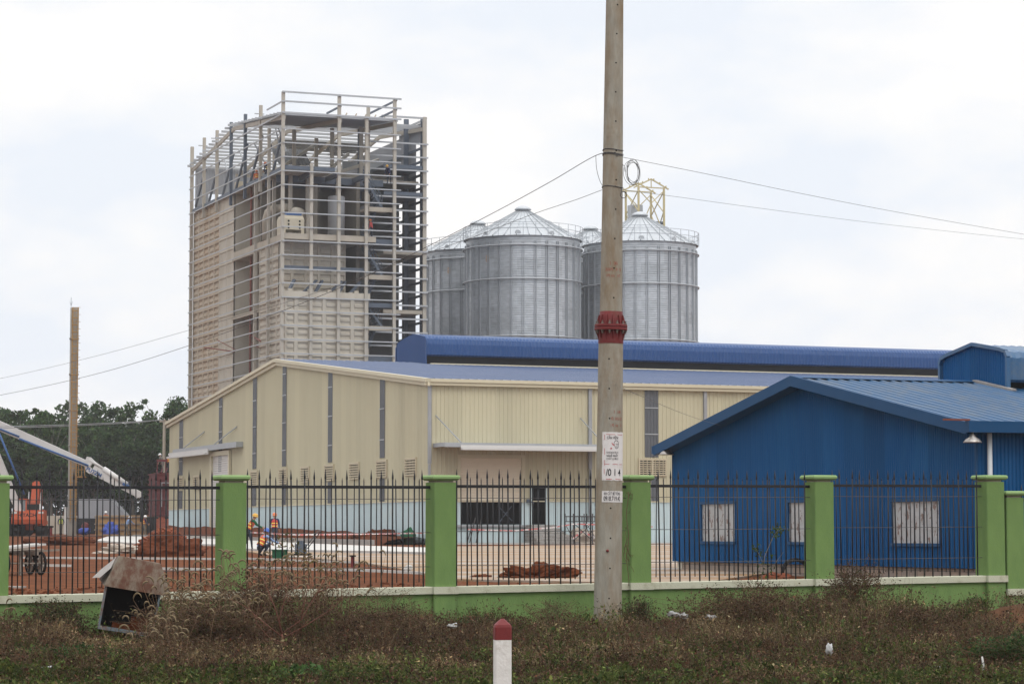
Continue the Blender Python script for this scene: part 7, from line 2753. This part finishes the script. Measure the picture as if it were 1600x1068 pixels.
# red stemmed branching dry plant
Y_ = 32.6
c0 = P(449, 1030, Y_); c0.z = verge_z(c0.x, Y_)
rs = thing('red_stemmed_plant', 'branching dry plant with reddish stems spreading right of the foxtail grass', 'plant', Matrix.Translation(c0))
mb = MB(); mb.smooth = True
W3 = lambda px, py, dy=0: P(px, py, Y_ + dy) - c0
mb.tube([(0, 0, -.05), W3(446, 1010), W3(440, 990)], [.016, .014, .013], 7)
br_ = [((440, 990), (470, 968), (496, 925), (512, 897, .1), (545, 868, .2)), ((443, 996), (480, 975), (520, 950), (545, 925, -.1), (552, 895, -.1)), ((440, 990), (432, 955), (420, 925), (410, 898, .2), (398, 880, .25)),
       ((446, 1008), (425, 1002), (408, 1000, -.2)), ((446, 1005), (420, 995), (402, 975, -.2), (398, 960, -.2)), ((441, 992), (436, 965), (446, 930), (452, 905, -.15)), ((442, 995), (410, 970), (380, 945, .1), (360, 935, .1)),
       ((447, 1010), (460, 995), (470, 980, -.2), (486, 965, -.2)), ((470, 968), (478, 930), (484, 900, .1)), ((496, 925), (520, 915), (540, 890, 0))]
for b in br_:
    pts = [W3(*p) for p in b]
    n = len(pts)
    mb.tube(pts, [.0082 * (1 - .72 * i / (n - 1)) for i in range(n)], 6)
    for q in range(5):
        i = random.randrange(1, n)
        p0 = pts[i - 1].lerp(pts[i], random.random())
        p1 = p0 + Vector((random.uniform(-.10, .12), random.uniform(-.05, .05), random.uniform(.05, .22)))
        mb.tube([p0, p1], [.003, .0015], 4)
mb.build('stems', M_stem, rs, recalc=False)
rng = np.random.default_rng(13)
C = []
for (px, py, r, n) in ((452, 845, .12, 40), (440, 852, .08, 20), (470, 862, .10, 24), (470, 880, .10, 16), (498, 872, .07, 10), (436, 842, .05, 12), (455, 885, .1, 10), (520, 905, .06, 8), (400, 940, .1, 10), (1, 1, 0, 0)):
    if n:
        C.append(np.array(W3(px, py)) + rng.normal(0, r * .6, (n, 3)))
C = np.concatenate(C)
V, F = leaves(C, rng.uniform(.03, .075, len(C)), rng, .35)
link('foliage', leaf_mesh('foliage', V, F, pigs(rng, len(C), [(.12, .10, .035), (.16, .11, .05), (.075, .075, .028)], (2, 2, 2)), M_leaf), rs)
mb = MB(); mb.smooth = True
for (a, b, c) in (((484, 900), (478, 870), (452, 845)), ((452, 905), (450, 880), (440, 850)), ((512, 897), (506, 880), (470, 862))):
    mb.tube([W3(*a), W3(*b), W3(*c)], [.005, .004, .002], 5)
mb.build('upper_stems', M_straw, rs, recalc=False)
# dead creeper on the fourth pillar
mb = MB(); mb.smooth = True
xp = 2.0 * SP
for k in range(16):
    z0_ = random.uniform(1.0, 2.3)
    p0 = Vector((xp - PW - random.uniform(.0, .10), -random.uniform(.12, .21), z0_))
    pts = [p0]
    for i in range(4):
        p0 = p0 + Vector((random.uniform(-.05, .06), random.uniform(-.012, .012), random.uniform(-.14, .10)))
        pts.append(p0.copy())
    mb.tube([M_f @ p for p in pts], .0035, 4)
mb.tube([M_f @ Vector((xp - PW - .07 + .02 * math.sin(z * 9), -.20, z)) for z in np.arange(.8, 2.4, .1)], .005, 5)
tag(mb.build('dead_creeper', M_straw, recalc=False), 'dead brown creeper clinging to the pillar edge right of the concrete pole', 'creeper')

# ================================================================ rusted sheet metal box
Yb = 35.7
c = P(196, 975, Yb); zg = verge_z(c.x, Yb)
Mb = Matrix.Translation((c.x, Yb, zg + .13)) @ Matrix.Rotation(R(10), 4, 'Z') @ Matrix.Rotation(R(9.5), 4, 'Y') @ Matrix.Rotation(R(3), 4, 'X')
bx = thing('rusted_metal_box', 'tilted rusty sheet metal box with hipped hood and dark open front lying on the verge', 'metal box', Mb)
W_, D_, H_ = .77, .60, .60
mb = MB()
t = .012
mb.box(-W_ / 2, -W_ / 2 + t, 0, D_, 0, H_); mb.box(W_ / 2 - t, W_ / 2, 0, D_, 0, H_); mb.box(-W_ / 2 + t, W_ / 2 - t, D_ - t, D_, 0, H_); mb.box(-W_ / 2 + t, W_ / 2 - t, 0, D_ - t, 0, t)
mb.build('body', M_rustside, bx)
mb = MB()
mb.box(-W_ / 2 + t + .001, -W_ / 2 + t + .004, .004, D_ - t - .004, t + .004, H_); mb.box(W_ / 2 - t - .004, W_ / 2 - t - .001, .004, D_ - t - .004, t + .004, H_); mb.box(-W_ / 2 + t + .004, W_ / 2 - t - .004, D_ - t - .004, D_ - t - .001, t + .004, H_); mb.box(-W_ / 2 + t + .004, W_ / 2 - t - .004, .004, D_ - t - .004, t + .001, t + .004)
mb.build('box_shade_lining', M_inside, bx)  # added liner, shade of the interior put into its colour
mb = MB()
fw = .022
mb.box(-W_ / 2 - .006, -W_ / 2 + fw, -.012, -.001, 0, H_); mb.box(W_ / 2 - fw, W_ / 2 + .006, -.012, -.001, 0, H_); mb.box(-W_ / 2 + fw, W_ / 2 - fw, -.012, -.001, 0, .05)
mb.build('front_frame', M_boomblue if False else mat('faded_blue_frame', (.13, .17, .19), .7, col2=(.16, .075, .045), f2=.45, s2=9), bx)
mb = MB()
h0, h1 = H_ + .003, H_ + .44
ov = .10
lo = [(-W_ / 2 - .02, -.05, h0), (W_ / 2 + .13, -.05, h0), (W_ / 2 + .10, D_ + .08, h0), (-W_ / 2 - .10, D_ + .08, h0 + .04)]
mi = [(-W_ / 2 + .02, -.01, h0 + .13), (W_ / 2 + .085, -.01, h0 + .13), (W_ / 2 + .06, D_ + .05, h0 + .13), (-W_ / 2 - .04, D_ + .05, h0 + .13)]
hi = [(-W_ / 2 + .12, .13, h1), (W_ / 2 - .06, .13, h1 - .02), (W_ / 2 - .08, D_ - .12, h1 - .03), (-W_ / 2 + .1, D_ - .12, h1 - .02)]
mb.add(lo + mi + hi, [(i, (i + 1) % 4, 4 + (i + 1) % 4, 4 + i) for i in range(4)] + [(4 + i, 4 + (i + 1) % 4, 8 + (i + 1) % 4, 8 + i) for i in range(4)] + [(8, 9, 10, 11), (3, 2, 1, 0)])
mb.build('hood', M_rust, bx)
mb = MB()
mb.add([(-W_ / 2 - .10, .02, h0 + .10), (-W_ / 2 - .20, .30, h0 + .06), (-W_ / 2 - .10, D_ + .05, h0 + .17), (-W_ / 2 + .08, D_ - .05, h0 + .38), (-W_ / 2 + .03, .1, h0 + .25)], [(0, 1, 2, 3, 4)])
mb.build('bent_flap', M_rustside, bx, recalc=False)
mb = MB()
mb.box(.05, .30, .25, .40, .02, .22); mb.box(-.2, .05, .15, .35, .02, .10)
mb.build('inner_scrap', M_redsoil, bx)

# ================================================================ litter on the verge
def bag(label, px, py, Y, rx, ry, rz, seed, m=None):
    p = P(px, py, Y)
    p.z = max(p.z, verge_z(p.x, Y) + rz * .5)
    lump('plastic_bag', label, 'litter', p, rx, ry, rz, m or M_bag, seed, 'litter on the verge', 9, .9)
bag('upright scrap of white plastic on the weeds right of the concrete pole', 1296, 1013, 31.2, .038, .028, .058, 3)
bag('flat scrap of white plastic near the bottom right', 1458, 1043, 29.6, .085, .05, .028, 5)
bag('small white plastic scrap on the weeds left of the marker post', 708, 977, 36.0, .08, .05, .03, 7)
bag('white plastic scrap at the bottom edge below the foxtail grass', 466, 1063, 27.8, .06, .04, .035, 9)
bag('pale scraps of paper on the left verge under the rusted box', 75, 1044, 29.4, .07, .04, .028, 11)
for k, (px, py) in enumerate(((1052, 959), (1066, 962), (1110, 964))):
    bag(('pale crumpled plastic on the shrub right of the concrete pole', 'second pale crumpled plastic scrap touching the first on the shrub', 'third pale plastic scrap, farthest right on the shrub')[k], px, py, 37.0, .075, .05, .04, 20 + k, M_bagdull)
c = P(1536, 1056, 29.0)
mb = MB(); mb.smooth = True
zz = verge_z(c.x, c.y)
mb.tube([(c.x, c.y, zz - .05), (c.x + .004, c.y, zz + .15), (c.x - .008, c.y, zz + .24)], [.016, .014, .010], 8)
tag(mb.build('wooden_peg', M_slabnew), 'short pale wooden peg at the lower right verge', 'peg')
# ================================================================ haze
m, nt, b = node_mat('thin_dusty_haze')
nt.nodes.remove(b)
pv = N(nt, "ShaderNodeVolumePrincipled")
pv.inputs['Color'].default_value = (.93, .95, .98, 1)
pv.inputs['Density'].default_value = .00022
pv.inputs['Anisotropy'].default_value = .2
nt.links.new(pv.outputs[0], nt.nodes['Material Output'].inputs['Volume'])
mb = MB()
mb.box(-1700, 1700, -700, 1700, -2.5, 42.0)
hz = mb.build('haze', m)
tag(hz, 'thin pale dusty haze filling the air over the whole site', 'haze', None, 'stuff')
SC.cycles.volume_bounces = 2
SC.cycles.max_bounces = 6
SC.cycles.use_denoising = True
SC.cycles.denoiser = 'OPENIMAGEDENOISE'
SC.cycles.denoising_input_passes = 'RGB_ALBEDO_NORMAL'
